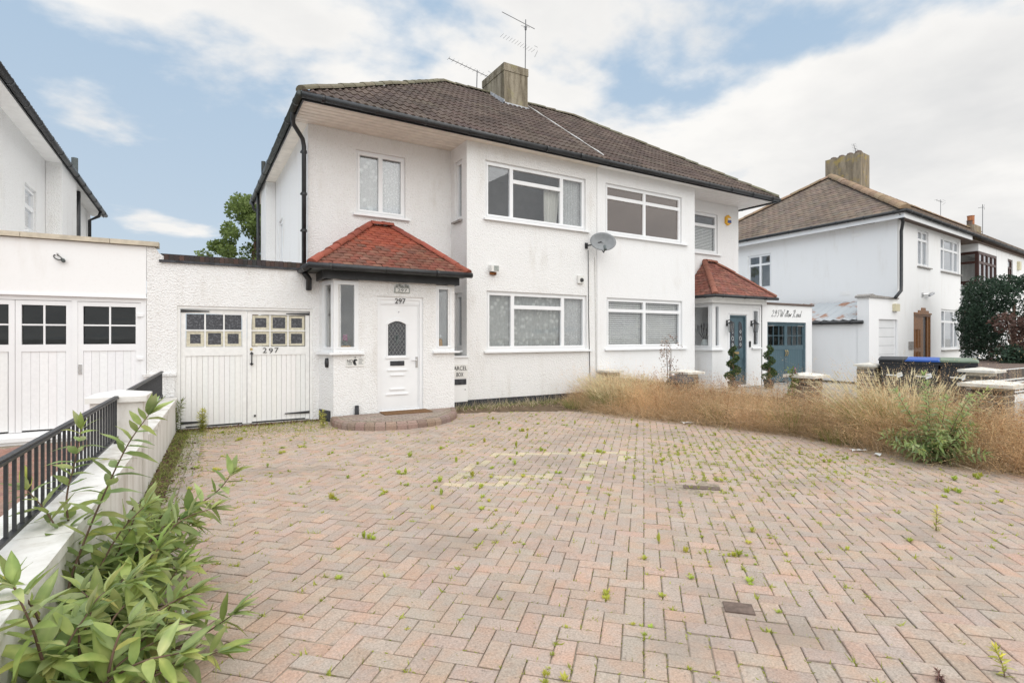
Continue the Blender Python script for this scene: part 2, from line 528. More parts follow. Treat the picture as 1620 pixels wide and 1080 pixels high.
def wpos(o):
    p = Vector((0, 0, 0))
    while o is not None:
        p += Vector(o.location); o = o.parent
    return p
def obj(name, me, mat=None, parent=None):
    o = bpy.data.objects.new(name, me)
    COL.objects.link(o)
    if mat is not None:
        me.materials.clear(); me.materials.append(MAT[mat])
    o.parent = parent
    return o
def part(name, mb, mat, parent, smooth=False):
    """mesh part given in world coordinates under an unrotated thing"""
    return obj(name, mb.mesh(name, wpos(parent) if parent else (0, 0, 0), smooth), mat, parent)
def thing(name, label, cat, loc=(0, 0, 0), rz=0.0, group=None):
    o = bpy.data.objects.new(name, None)
    o.empty_display_size = 0.2
    COL.objects.link(o); o.location = loc; o.rotation_euler = (0, 0, rz)
    return tag(o, label, cat, group)
def tag(o, label, cat, group=None):
    o['label'] = label; o['category'] = cat
    if group:
        o['group'] = group
    return o
def single(name, mb, mat, loc, label, cat, group=None, smooth=False):
    o = obj(name, mb.mesh(name, loc, smooth), mat); o.location = loc
    return tag(o, label, cat, group)
def struct(name, mb, mat):
    o = obj(name, mb.mesh(name), mat); o['kind'] = 'structure'
    return o
def piece(name, me, parent, loc, rot=(0, 0, 0), col=None, org=None):
    """one of many alike pieces sharing mesh data; loc in world coordinates"""
    o = bpy.data.objects.new(name, me)
    COL.objects.link(o); o.parent = parent
    o.location = Vector(loc) - (wpos(parent) if org is None else org)
    o.rotation_euler = rot
    if col is not None:
        o.color = (*col, 1)
    return o
def white_attr(me):
    ca = me.color_attributes.new('Col', 'FLOAT_COLOR', 'POINT')
    ca.data.foreach_set('color', np.ones(len(me.vertices) * 4, dtype=np.float32))
    return me
class Fr:
    """vertical wall frame: start point, direction along wall; outward normal to the right of it"""
    def __init__(s, p, d):
        s.p = Vector((p[0], p[1], 0)); L = math.hypot(*d)
        s.d = Vector((d[0] / L, d[1] / L, 0)); s.n = Vector((s.d.y, -s.d.x, 0))
    def T(s, a, n, z):
        q = s.p + s.d * a + s.n * n
        return (q.x, q.y, z)
def wall(mb, fr, s0, s1, z0, z1, holes=(), rev=0.14):
    ss = sorted({s0, s1, *[h[0] for h in holes], *[h[1] for h in holes]})
    zs = sorted({z0, z1, *[h[2] for h in holes], *[h[3] for h in holes]})
    for a, b in zip(ss, ss[1:]):
        for c, d in zip(zs, zs[1:]):
            m, k = (a + b) / 2, (c + d) / 2
            if any(h[0] < m < h[1] and h[2] < k < h[3] for h in holes):
                continue
            mb.quad(fr.T(a, 0, c), fr.T(b, 0, c), fr.T(b, 0, d), fr.T(a, 0, d))
    for a, b, c, d in holes:
        for p, q in (((a, c), (b, c)), ((b, c), (b, d)), ((b, d), (a, d)), ((a, d), (a, c))):
            mb.quad(fr.T(p[0], 0, p[1]), fr.T(p[0], -rev, p[1]), fr.T(q[0], -rev, q[1]), fr.T(q[0], 0, q[1]))
    return mb
def jitter(c, a=0.1):
    k = 1 + random.uniform(-a, a)
    return tuple(max(0.0, x * k * (1 + random.uniform(-a, a) * 0.3)) for x in c)
def window(house, fr, s0, s1, z0, z1, lights, fm='pvc', glass='glass', inset=0.05, fw=0.045, lw=0.042, sill=None, sillm='pvc', room='room_dark', name='window', depth=1.6):
    """opening filled by an outer frame, casements and panes; sill=(left,right) overhang"""
    mb = MB()
    mb.ring(fr, s0, s1, z0, z1, fw, -inset - 0.06, -inset)
    for a, b, c, d in lights:
        mb.ring(fr, a, b, c, d, lw, -inset - 0.052, -inset + 0.014)
    w = part(name, mb, fm, house)
    for a, b, c, d in lights:
        part('pane', MB().fbox(fr, a + lw - 0.004, b - lw + 0.004, c + lw - 0.004, d - lw + 0.004, -inset - 0.03, -inset - 0.024), glass, w)
    if sill:
        part('sill', MB().hexa([fr.T(s0 - sill[0], 0.07, z0 - 0.055), fr.T(s1 + sill[1], 0.07, z0 - 0.055), fr.T(s1 + sill[1], -inset, z0 - 0.045), fr.T(s0 - sill[0], -inset, z0 - 0.045),
                                fr.T(s0 - sill[0], 0.07, z0 - 0.018), fr.T(s1 + sill[1], 0.07, z0 - 0.018), fr.T(s1 + sill[1], -inset, z0 - 0.002), fr.T(s0 - sill[0], -inset, z0 - 0.002)]), sillm, w)
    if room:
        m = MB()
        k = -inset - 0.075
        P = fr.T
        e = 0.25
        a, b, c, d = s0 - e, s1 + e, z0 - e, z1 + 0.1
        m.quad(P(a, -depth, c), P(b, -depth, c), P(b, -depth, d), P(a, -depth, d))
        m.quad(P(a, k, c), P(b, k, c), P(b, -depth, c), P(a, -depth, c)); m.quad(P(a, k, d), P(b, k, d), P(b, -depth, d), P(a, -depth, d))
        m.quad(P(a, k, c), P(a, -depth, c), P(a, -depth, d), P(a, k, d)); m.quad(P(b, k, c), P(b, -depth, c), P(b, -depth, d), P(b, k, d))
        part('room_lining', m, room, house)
    return w
def text_mesh(txt, size, depth=0.004, shear=0.0, width=None):
    cu = bpy.data.curves.new('lettering', 'FONT')
    cu.body = txt; cu.size = size; cu.extrude = depth; cu.shear = shear; cu.align_x = 'LEFT'
    cu.resolution_u = 3
    o = bpy.data.objects.new('tmp', cu); COL.objects.link(o)
    dg = bpy.context.evaluated_depsgraph_get()
    me = bpy.data.meshes.new_from_object(o.evaluated_get(dg))
    bpy.data.objects.remove(o); bpy.data.curves.remove(cu)
    if width:
        xs = [v.co.x for v in me.vertices]; k = width / (max(xs) - min(xs)); x0 = min(xs)
        for v in me.vertices:
            v.co.x = (v.co.x - x0) * k
    me.name = 'lettering'
    return me
def lettering(txt, fr, s, z, n, size, mat, parent, width=None, shear=0.0):
    me = text_mesh(txt, size, 0.003, shear, width)
    o = obj('lettering', me, mat, parent)
    rz = math.atan2(fr.d.y, fr.d.x)
    o.location = Vector(fr.T(s, n, z)) - wpos(parent); o.rotation_euler = (R(90), 0, rz)
    return o
def smoothstep(a, b, x):
    t = min(1, max(0, (x - a) / (b - a))); return t * t * (3 - 2 * t)
# ------------------------------------------------------------ ground, drives, paving
def polyin(p, poly):
    x, y = p; r = False; j = len(poly) - 1
    for i in range(len(poly)):
        xi, yi = poly[i]; xj, yj = poly[j]
        if (yi > y) != (yj > y) and x < (xj - xi) * (y - yi) / (yj - yi) + xi:
            r = not r
        j = i
    return r
struct('ground', MB().quad((-400, -300, -0.075), (400, -300, -0.075), (400, 500, -0.075), (-400, 500, -0.075)), 'concrete')
wallX = lambda y: -0.38 + 0.047 * (y - 6.14)          # drive side face of the boundary wall
drive = struct('driveway', MB().quad((-1.2, -3, -0.0095), (9.0, -3, -0.0095), (9.0, 10.1, -0.0095), (-1.2, 10.1, -0.0095)), 'mortar_grey')
BORDER = [(4.2, 9.35), (5.6, 8.85), (6.45, 8.35), (6.85, 7.4), (7.2, 6.4), (7.55, 5.4), (7.75, 4.5), (7.6, 3.5), (7.5, 2.6), (7.7, 1.8), (7.7, -3)]
DRIVE_POLY = [(wallX(-3) + 0.42, -3), (wallX(9.9) + 0.34, 9.86)] + [(4.2, 9.86)] + BORDER
UNIT = 0.1035
def paver_mesh(lx, ly):
    g = 0.0032; ch = 0.0045; h = 0.045
    a = [(g, g), (lx - g, g), (lx - g, ly - g), (g, ly - g)]
    b = [(g + ch, g + ch), (lx - g - ch, g + ch), (lx - g - ch, ly - g - ch), (g + ch, ly - g - ch)]
    m = MB()
    m.v = [(x, y, -h) for x, y in a] + [(x, y, -ch * 0.8) for x, y in a] + [(x, y, 0) for x, y in b]
    for k in range(4):
        q = (k + 1) % 4
        m.f += [(k, q, 4 + q, 4 + k), (4 + k, 4 + q, 8 + q, 8 + k)]
    m.f.append((8, 9, 10, 11))
    return m
PMH, PMV = paver_mesh(2 * UNIT, UNIT), paver_mesh(UNIT, 2 * UNIT)
PALETTE = [(0.405, 0.328, 0.272), (0.415, 0.325, 0.264), (0.40, 0.332, 0.28), (0.39, 0.322, 0.27), (0.425, 0.325, 0.262), (0.405, 0.333, 0.278), (0.375, 0.31, 0.26)]
C45 = math.sqrt(0.5)
def cell_world(a, b, off=(0.0, 0.0)):
    a, b = a * UNIT + off[0], b * UNIT + off[1]
    return (a - b) * C45, (a + b) * C45
CREAM = [((2.30, 5.00), (2.75, 5.45)), ((2.75, 5.45), (3.05, 5.25)), ((2.2, 4.85), (2.95, 4.45)), ((3.15, 5.85), (4.75, 5.1)), ((4.75, 5.12), (4.32, 4.62)), ((4.32, 4.62), (3.95, 4.85)),
         ((3.95, 4.9), (3.55, 4.4)), ((3.55, 4.42), (2.75, 4.9)), ((3.2, 5.75), (2.9, 5.5))]
def seg_dist(p, a, b):
    ax, ay = a; bx, by = b; dx, dy = bx - ax, by - ay
    t = max(0, min(1, ((p[0] - ax) * dx + (p[1] - ay) * dy) / (dx * dx + dy * dy)))
    return math.hypot(p[0] - ax - t * dx, p[1] - ay - t * dy)
def in_view(x, y, pad=40):
    d = x * 0.51602 + y * 0.85658
    if d < 0.6:
        return False
    u = 810 + 840 * (x * 0.85658 - y * 0.51602) / d
    v = 532 + 840 * 1.48 / d
    return -pad < u < 1620 + pad and v < 1080 + pad
pavers = []
for k in range(-40, 180):
    for m in range(-45, 60):
        for kind in (0, 1):
            a, b = (k + 2 * m, k - 2 * m) if kind == 0 else (k + 2 * m, k + 1 - 2 * m)
            ca, cb = (a + 1, b + 0.5) if kind == 0 else (a + 0.5, b + 1)
            x, y = cell_world(ca, cb)
            if -1.5 < x < 9.2 and -2.2 < y < 10 and polyin((x, y), DRIVE_POLY):
                pavers.append((x, y, a, b, kind))
def paver_col(x, y):
    c = random.choice(PALETTE)
    if any(seg_dist((x, y), *s) < 0.05 for s in CREAM):
        return jitter((0.50, 0.44, 0.315), 0.06)
    if 2.2 < x < 4.8 and 4.4 < y < 5.8:
        c = tuple(0.5 * p + 0.5 * q for p, q in zip(c, (0.40, 0.34, 0.30)))
    return jitter(c, 0.065)
pavers.sort(key=lambda p: (not in_view(p[0], p[1], 0), p[0] ** 2 + p[1] ** 2))
rot45 = R(45)
pm_me = [white_attr(PMH.mesh('paver')), white_attr(PMV.mesh('paver'))]
for me in pm_me:
    me.materials.append(MAT['paver'])
stuff_v, stuff_f, stuff_c = [], [], []
DRAIN = (2.55, 1.84)
n_ind = 0
for x, y, a, b, kind in pavers:
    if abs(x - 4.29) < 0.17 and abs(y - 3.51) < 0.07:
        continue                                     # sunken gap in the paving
    ox, oy = cell_world(a, b)
    dz = random.gauss(0, 0.0016) + 0.003 * math.sin(x * 2.1 + 1.3 * math.sin(y * 1.1)) * math.sin(y * 1.7) - 0.01 * math.exp(-((x - 4.3) ** 2 + (y - 3.5) ** 2) / 0.2)
    col = paver_col(x, y)
    if n_ind < 300:
        n_ind += 1
        o = piece('paver', pm_me[kind], drive, (ox, oy, dz), (random.gauss(0, 0.006), random.gauss(0, 0.006), rot45 + random.gauss(0, 0.006)), col)
    else:
        src = PMH if kind == 0 else PMV
        i = len(stuff_v)
        tx, ty = random.gauss(0, 0.006), random.gauss(0, 0.006)
        for vx, vy, vz in src.v:
            stuff_v.append((ox + (vx - vy) * C45, oy + (vx + vy) * C45, vz + dz + (vx - 0.1) * tx + (vy - 0.1) * ty)); stuff_c.append((*col, 1))
        stuff_f += [tuple(i + q for q in f) for f in src.f]
m = MB(); m.v, m.f, m.c = stuff_v, stuff_f, stuff_c
o = obj('paving', m.mesh('paving'), 'paver', drive); o['kind'] = 'stuff'
# stretcher course beside the wall and header course in front of the house
m = MB()
for row in range(2):
    y = 0.6
    while y < 9.55:
        x = wallX(y) + 0.17 + row * 0.105
        i = len(m.v); col = jitter((0.34, 0.30, 0.265), 0.1)
        for vx, vy, vz in PMV.v:
            m.v.append((x + vx + 0.047 * vy, y + vy, vz + random.gauss(0, 0.0006))); m.c.append((*col, 1))
        m.f += [tuple(i + q for q in f) for f in PMV.f]
        y += 2 * UNIT
o = obj('edging_course', m.mesh('edging_course'), 'paver', drive); o['kind'] = 'stuff'
# neighbour's drive behind the railings, darker red blocks
nd = struct('neighbour_driveway', MB().quad((-9, -3, -0.024), (-0.9, -3, -0.024), (-0.9, 10.05, -0.024), (-9, 10.05, -0.024)), 'mortar_grey')
m = MB()
for k in range(-60, 100):
    for q in range(-60, 60):
        for kind in (0, 1):
            a, b = (k + 2 * q, k - 2 * q) if kind == 0 else (k + 2 * q, k + 1 - 2 * q)
            x, y = cell_world(a + 1, b + 0.5)
            if not (-5.5 < x < wallX(y) - 0.45 and 2.2 < y < 9.5):
                continue
            ox, oy = cell_world(a, b); i = len(m.v); col = jitter((0.30, 0.185, 0.15), 0.14)
            for vx, vy, vz in (PMH if kind == 0 else PMV).v:
                m.v.append((ox + (vx - vy) * C45, oy + (vx + vy) * C45, vz)); m.c.append((*col, 1))
            m.f += [tuple(i + w for w in f) for f in PMH.f]
o = obj('paving', m.mesh('paving'), 'paver', nd); o['kind'] = 'stuff'
m = MB(); bp = [(x + 0.07, y + 0.05) for x, y in BORDER]
bp = [(4.4, 9.99)] + bp + [(8.6, -3), (8.6, 9.99)]
for p, q in zip(bp[1:-3], bp[2:-2]):
    m.quad((p[0], p[1], -0.0045), (q[0], q[1], -0.0045), (8.6, q[1], -0.0045), (8.6, p[1], -0.0045))
m.quad((4.4, 9.99, -0.0045), (bp[1][0], bp[1][1], -0.0045), (8.6, bp[1][1], -0.0045), (8.6, 9.99, -0.0045))
struct('garden_bed', m, 'soil')
struct('forecourt', MB().quad((8.6, -3, -0.016), (17.5, -3, -0.016), (17.5, 10.2, -0.016), (8.6, 10.2, -0.016)), 'concrete')
m = MB()
m.quad((wallX(-3) - 0.02, -3, -0.006), (wallX(-3) + 0.19, -3, -0.006), (wallX(9.9) + 0.19, 9.88, -0.006), (wallX(9.9) - 0.02, 9.88, -0.006))
struct('soil_strip', m, 'soil')
m = MB().box(DRAIN[0] - 0.075, DRAIN[0] + 0.075, DRAIN[1] - 0.055, DRAIN[1] + 0.055, -0.03, 0.006)
m2 = MB().box(4.29 - 0.17, 4.29 + 0.17, 3.51 - 0.055, 3.51 + 0.055, -0.03, -0.003)  # no real cover: dark plate laid in the open gap, its shade given as colour
single('drain_cover_or_gap_shade', m2, 'drain_brown', (4.29, 3.51, 0), 'dark plate coloured as the shade of the sunken gap in the middle of the paving', 'drain cover').rotation_euler = (0, 0, R(-45))
single('drain_cover_or_gap_shade', m, 'drain_brown', (DRAIN[0], DRAIN[1], 0), 'small flat brown metal cover let into the paving', 'drain cover').rotation_euler = (0, 0, R(-45))
# ------------------------------------------------------------ roof builders
def roll_tile(w, L, t, rolls=2, h=0.028):
    m = MB(); n = rolls * 6; xs = []
    for i in range(n + 1):
        p = (i % 6) / 6.0
        hh = h * max(0.0, math.sin(math.pi * (p - 0.0) / 0.62)) if p < 0.62 else 0.0
        xs.append((w * i / n, hh))
    for x, hh in xs: m.v.append((x, 0, t + hh))
    for x, hh in xs: m.v.append((x, L, hh * 0.98))
    for x, hh in xs: m.v.append((x, 0, hh * 0.6 - 0.004))
    k = n + 1
    for i in range(n):
        m.f.append((i, i + 1, k + i + 1, k + i)); m.f.append((2 * k + i, 2 * k + i + 1, i + 1, i))
    return m
def flat_tile(w, L, t, g=0.004, bow=0.006):
    m = MB(); n = 3
    xs = [(g + (w - 2 * g) * i / n, bow * math.sin(math.pi * i / n)) for i in range(n + 1)]
    for x, hh in xs: m.v.append((x, 0, t + hh))
    for x, hh in xs: m.v.append((x, L, hh))
    for x, hh in xs: m.v.append((x, 0, hh - 0.002))
    k = n + 1
    for i in range(n):
        m.f.append((i, i + 1, k + i + 1, k + i)); m.f.append((2 * k + i, 2 * k + i + 1, i + 1, i))
    for a in (0, n):
        m.f.append((a, k + a, 2 * k + a))
    return m
def clip_mesh(mb, u, v, poly):
    bm = bmesh.new()
    vs_ = [bm.verts.new((x + u, y + v, z)) for x, y, z in mb.v]
    for f in mb.f:
        bm.faces.new([vs_[i] for i in f])
    k = len(poly)
    for i in range(k):
        a, b = poly[i], poly[(i + 1) % k]
        d = Vector((b[0] - a[0], b[1] - a[1], 0))
        nrm = Vector((d.y, -d.x, 0))
        if nrm.length < 1e-6:
            continue
        bmesh.ops.bisect_plane(bm, geom=bm.verts[:] + bm.edges[:] + bm.faces[:], plane_co=(a[0], a[1], 0), plane_no=nrm.normalized(), clear_outer=True)
    m = MB()
    bm.verts.ensure_lookup_table(); bm.verts.index_update()
    m.v = [(x.co.x - u, x.co.y - v, x.co.z) for x in bm.verts]
    m.f = [tuple(q.index for q in f.verts) for f in bm.faces]
    bm.free()
    return m
def tile_slope(parent, P, U, V, poly, w, gauge, tile, mat, colfn, individual=True, stagger=0.0, name='tile', lift=0.02, wob=0.006):
    """cover a sloping convex polygon (u,v, counter-clockwise) with overlapping tiles"""
    P, U, V = Vector(P), Vector(U).normalized(), Vector(V).normalized()
    N = U.cross(V).normalized()
    M = Matrix((U, V, N)).transposed()
    eul = M.to_euler()
    org = wpos(parent)
    shared = white_attr(tile.mesh(name)); shared.materials.append(MAT[mat])
    us = [p[0] for p in poly]; vs_ = [p[1] for p in poly]
    st = MB()
    v = min(vs_); row = 0
    def inside(x, y):
        k = len(poly)
        return all((poly[(i + 1) % k][0] - poly[i][0]) * (y - poly[i][1]) - (poly[(i + 1) % k][1] - poly[i][1]) * (x - poly[i][0]) >= -1e-4 for i in range(k))
    while v < max(vs_) - 0.02:
        off = (stagger * w) if row % 2 else 0.0
        u = min(us) - off
        while u < max(us):
            cs = [(u, v), (u + w, v), (u, v + gauge), (u + w, v + gauge)]
            ins = [inside(*c) for c in cs]
            dz = random.gauss(0, wob * 0.35)
            if any(ins) or inside(u + w / 2, v + gauge / 2):
                loc = P + U * u + V * v + N * (lift + dz)
                col = colfn(u / max(us), v / max(vs_))
                if individual:
                    if all(ins):
                        me = shared
                    else:
                        cm = clip_mesh(tile, u, v, poly)
                        if not cm.f:
                            u += w; continue
                        me = white_attr(cm.mesh(name)); me.materials.append(MAT[mat])
                    o = piece(name, me, parent, loc, (0, 0, 0), col, org)
                    rm = M @ Matrix.Rotation(random.gauss(0, wob), 3, 'Z') @ Matrix.Rotation(random.gauss(0, wob), 3, 'Y')
                    o.rotation_euler = rm.to_euler()
                else:
                    src = tile if all(ins) else clip_mesh(tile, u, v, poly)
                    i = len(st.v)
                    for x, y, z in src.v:
                        q = loc + U * x + V * y + N * z; st.v.append(tuple(q)); st.c.append((*col, 1))
                    st.f += [tuple(i + a for a in f) for f in src.f]
            u += w
        v += gauge; row += 1
    if not individual and st.v:
        o = obj(name + 's', st.mesh(name + 's', org), mat, parent); o['kind'] = 'stuff'
def half_round(L, r, seg=7, t=0.012):
    m = MB()
    for y, rr in ((0, r + t), (L, r)):
        for i in range(seg + 1):
            a = math.pi * i / seg
            m.v.append((math.cos(a) * rr, y, math.sin(a) * rr * 0.8))
    k = seg + 1
    for i in range(seg):
        m.f.append((i + 1, i, k + i, k + i + 1))
    m.f.append(tuple(range(k)))
    m.f.append(tuple(range(2 * k - 1, k - 1, -1)))
    return m
def caps_along(parent, A, B, r, L, mat, colfn, name='ridge_tile'):
    A, B = Vector(A), Vector(B); D = (B - A); n = max(1, round(D.length / L)); D.normalize()
    side = D.cross(Vector((0, 0, 1))).normalized(); up = side.cross(D)
    M = Matrix((side, D, up)).transposed()
    me = white_attr(half_round((B - A).length / n + 0.03, r).mesh(name, smooth=False)); me.materials.append(MAT[mat])
    for i in range(n):
        p = A + (B - A) * (i / n)
        o = piece(name, me, parent, p + up * random.gauss(0, 0.004), (0, 0, 0), colfn())
        o.rotation_euler = (M @ Matrix.Rotation(random.gauss(0, 0.02), 3, 'X')).to_euler()
def gutter(parent, A, B, r=0.058, mat='black_plastic', gap=0.95, fascia=None):
    g = part('gutter', MB().tube([A, B], r, 10), mat, parent, True)
    A, B = Vector(A), Vector(B); L = (B - A).length; D = (B - A).normalized()
    d = 0.35
    while d < L:
        p = A + D * d; part('bracket', MB().tube([p - D * 0.022, p + D * 0.022], r + 0.008, 10), mat, g); d += gap
    return g
def downpipe(parent, pts, r=0.036, mat='black_plastic', clips=()):
    d = part('downpipe', MB().tube(pts, r, 10), mat, parent, True)
    for c in clips:
        part('clip', MB().tube([(c[0], c[1], c[2] - 0.025), (c[0], c[1], c[2] + 0.025)], r + 0.013, 10).box(c[0] - 0.06, c[0] + 0.06, c[1] + r * 0.2, c[1] + r + 0.03, c[2] - 0.012, c[2] + 0.012), mat, d)
    return d

# ------------------------------------------------------------ the pair of houses
XM = 8.43
EZ = 5.66            # roof edge height
YF, YB_, YR = 10.0, 18.0, 10.8
EY0, EY1, EX0, EX1 = 9.66, 18.25, 1.60, 2 * XM - 1.60
RZ, RY, RX0, RX1 = 8.68, 13.95, 6.1, 2 * XM - 6.1
def brown_tile(u, v):
    return jitter(random.choice([(0.106, 0.078, 0.066), (0.116, 0.087, 0.073), (0.093, 0.070, 0.06), (0.128, 0.098, 0.081)]), 0.10)
def roof_half(house, left):
    """half of the hipped roof, from the outer hip to the party line"""
    sx = (lambda x: x) if left else (lambda x: 2 * XM - x)
    m = MB()
    A, B, C_, D = (sx(EX0), EY0, EZ), (XM, EY0, EZ), (XM, RY, RZ), (sx(RX0), RY, RZ)
    E, F_ = (sx(EX0), EY1, EZ), (XM, EY1, EZ)
    for q in ((A, B, C_, D), (F_, E, D, C_), (E, A, D)):
        m.quad(*(q if left else q[::-1]))
    roof = part('roof', m, 'black_plastic', house)
    V = Vector((0, RY - EY0, RZ - EZ)); Lv = V.length
    tile = roll_tile(0.30, 0.385, 0.022)
    wbot, wtop = XM - EX0, XM - RX0
    if left:
        tile_slope(roof, (EX0, EY0 - 0.03, EZ - 0.02), (1, 0, 0), V, [(0, 0), (wbot, 0), (wbot, Lv), (wbot - wtop, Lv)], 0.3, 0.345, tile, 'roof_tile', brown_tile)
    else:
        tile_slope(roof, (XM, EY0 - 0.03, EZ - 0.02), (1, 0, 0), V, [(0, 0), (wbot, 0), (wtop, Lv), (0, Lv)], 0.3, 0.345, tile, 'roof_tile', brown_tile)
    Vs = Vector(((RX0 - EX0) * (1 if left else -1), 0, RZ - EZ)); Ls = Vs.length
    dy = EY1 - EY0; ry = RY - EY0
    if left:
        tile_slope(roof, (EX0, EY1, EZ - 0.02), (0, -1, 0), Vs, [(0, 0), (dy, 0), (dy - ry, Ls)], 0.3, 0.345, tile, 'roof_tile', brown_tile, False)
    else:
        tile_slope(roof, (sx(EX0), EY0, EZ - 0.02), (0, 1, 0), Vs, [(0, 0), (dy, 0), (ry, Ls)], 0.3, 0.345, tile, 'roof_tile', brown_tile, False)
    cf = lambda: jitter((0.17, 0.155, 0.11), 0.14)
    up = 0.035
    caps_along(roof, (sx(EX0), EY0, EZ + up), (sx(RX0), RY, RZ + up), 0.095, 0.42, 'ridge_tile', cf, 'hip_tile')
    caps_along(roof, (sx(RX0), RY, RZ + up), (XM, RY, RZ + up), 0.095, 0.42, 'ridge_tile', cf, 'ridge_tile')
    caps_along(roof, (sx(EX0), EY1, EZ + up), (sx(RX0), RY, RZ + up), 0.095, 0.42, 'ridge_tile', cf, 'hip_tile')
    return roof

def plinth(house, fr, s0, s1, z=0.11, name='plinth'):
    part(name, MB().fbox(fr, s0, s1, -0.03, z, -0.02, 0.006), 'plinth_black', house)

H1 = thing('semi_detached_house', 'white roughcast house numbered 297 with red porch roof and brown tiled main roof', 'house', (5.0, 12.0, 0))
fb = Fr((0, YF), (1, 0)); frc = Fr((0, YR), (1, 0))
fret = Fr((4.92, YR), (0, -1)); fside = Fr((1.91, YB_), (0, -1))
UPW, LOW = (5.36, 8.09, 4.02, 5.25), (5.39, 8.12, 1.18, 2.46)
SIDEW_U, SIDEW_L = (0.20, 0.56, 3.98, 5.27), (0.20, 0.56, 1.20, 2.42)
RECW = (2.83, 3.87, 3.975, 5.255)
m = MB()
wall(m, fb, 4.92, XM, 0, EZ - 0.05, [UPW, LOW]); wall(m, fret, 0, 0.8, 0, EZ - 0.05, [SIDEW_U, SIDEW_L])
wall(m, frc, 1.91, 4.92, 0, EZ - 0.05, [RECW])
SW = (YB_ - 14.85, YB_ - 14.15, 3.2, 4.42)
wall(m, fside, 0, YB_ - YR, 0, EZ - 0.05, [SW])
m.box(1.675, 1.905, 15.41, 16.6, 0, EZ - 0.08)                     # projecting stack on the side wall
m.quad((XM, YB_, 0), (1.91, YB_, 0), (1.91, YB_, EZ), (XM, YB_, EZ))
part('wall', m, 'roughcast_white', H1)
roof1 = roof_half(H1, True)
part('party_line', MB().tube([(XM + 0.02 + 0.012 * math.sin(i * 2.1), EY0 + 0.1 + (13.1 - EY0 - 0.1) * i / 14, EZ + 0.155 + (8.08 - EZ) * (i / 14) * 1.0) for i in range(15)], [0.012 + 0.006 * math.sin(i * 1.7) for i in range(15)], 6), 'cable_white', roof1)
# chimney stack with lead flashing
m = MB().box(7.63, 8.43, 13.1, 14.42, 7.6, 9.08)
ch = part('chimney', m, 'chimney_render', roof1)
part('chimney_head', MB().box(7.615, 8.445, 13.085, 14.435, 9.083, 9.30), 'chimney_render', ch)
part('flashing', MB().box(7.60, 8.46, 13.06, 13.097, 8.04, 8.16).hexa([(7.60, 13.06, 8.04), (7.627, 13.06, 8.04), (7.627, 13.9, 8.62), (7.60, 13.9, 8.62), (7.60, 13.06, 8.22), (7.627, 13.06, 8.22), (7.627, 13.9, 8.78), (7.60, 13.9, 8.78)]), 'lead_grey', ch)
def eaves(house, left):
    sx = (lambda x: x) if left else (lambda x: 2 * XM - x)
    sm = 'soffit_cream' if left else 'soffit_white'
    z = EZ - 0.075
    a, b = sorted((sx(EX0 + 0.05), XM))
    # fascia boards then soffit boards
    part('fascia', MB().box(a, b, EY0 + 0.02, EY0 + 0.045, EZ - 0.12, EZ - 0.01), 'black_plastic' if left else 'black_plastic', house)
    x0, x1 = sorted((sx(EX0 + 0.025), sx(EX0 + 0.05)))
    part('fascia', MB().box(x0, x1, EY0 + 0.02, EY1 - 0.05, EZ - 0.12, EZ - 0.01), 'black_plastic', house)
    c, d = sorted((sx(EX0 + 0.05), sx(4.92)))
    y = EY0 + 0.05; k = 0
    while y < YR - 0.02:
        y2 = min(y + 0.145, YR)
        e0, e1 = (c, d) if y2 > YF - 0.01 or True else (c, d)
        part('soffit_board', MB().box(c, d, y + 0.010, y2 - 0.010, z, z + 0.012), sm, house)
        y += 0.145
    part('soffit', MB().box(*sorted((sx(4.925), XM)), EY0 + 0.05, YF + 0.01, z, z + 0.012), sm, house)
    part('soffit', MB().box(*sorted((sx(EX0 + 0.05), sx(1.93))), YR + 0.01, EY1 - 0.05, z, z + 0.012), sm, house)
    part('soffit_backing', MB().box(*sorted((sx(EX0 + 0.06), XM)), EY0 + 0.06, YR, z + 0.016, z + 0.02), 'black_plastic', house)
    gutter(house, (sx(EX0 + 0.0), EY0 - 0.035, EZ - 0.045), (XM, EY0 - 0.035, EZ - 0.045), 0.06, 'black_plastic')
    gutter(house, (sx(EX0 - 0.03), EY0 - 0.05, EZ - 0.05), (sx(EX0 - 0.03), EY1, EZ - 0.05), 0.062, 'green_black_plastic')
eaves(H1, True)
downpipe(H1, [(1.57, 10.35, EZ - 0.08), (1.60, 10.5, EZ - 0.25), (1.80, 10.72, EZ - 0.42), (1.83, 10.74, EZ - 0.55), (1.83, 10.74, 2.72)], 0.042, 'black_plastic', [(1.83, 10.74, 5.0), (1.83, 10.74, 4.2), (1.83, 10.74, 3.5)])
downpipe(H1, [(1.57, 17.9, EZ - 0.1), (1.6, 17.9, EZ - 0.3), (1.84, 17.9, EZ - 0.5), (1.84, 17.9, 2.2)], 0.04)
downpipe(H1, [(1.62, 16.8, EZ - 0.09), (1.62, 16.8, 2.2)], 0.045)
part('flue', MB().tube([(1.74, 16.6, 5.7), (1.74, 16.6, 6.45)], 0.06, 10), 'green_black_plastic', H1)
plinth(H1, fb, 4.92, XM, 0.15); plinth(H1, fret, 0, 0.8)

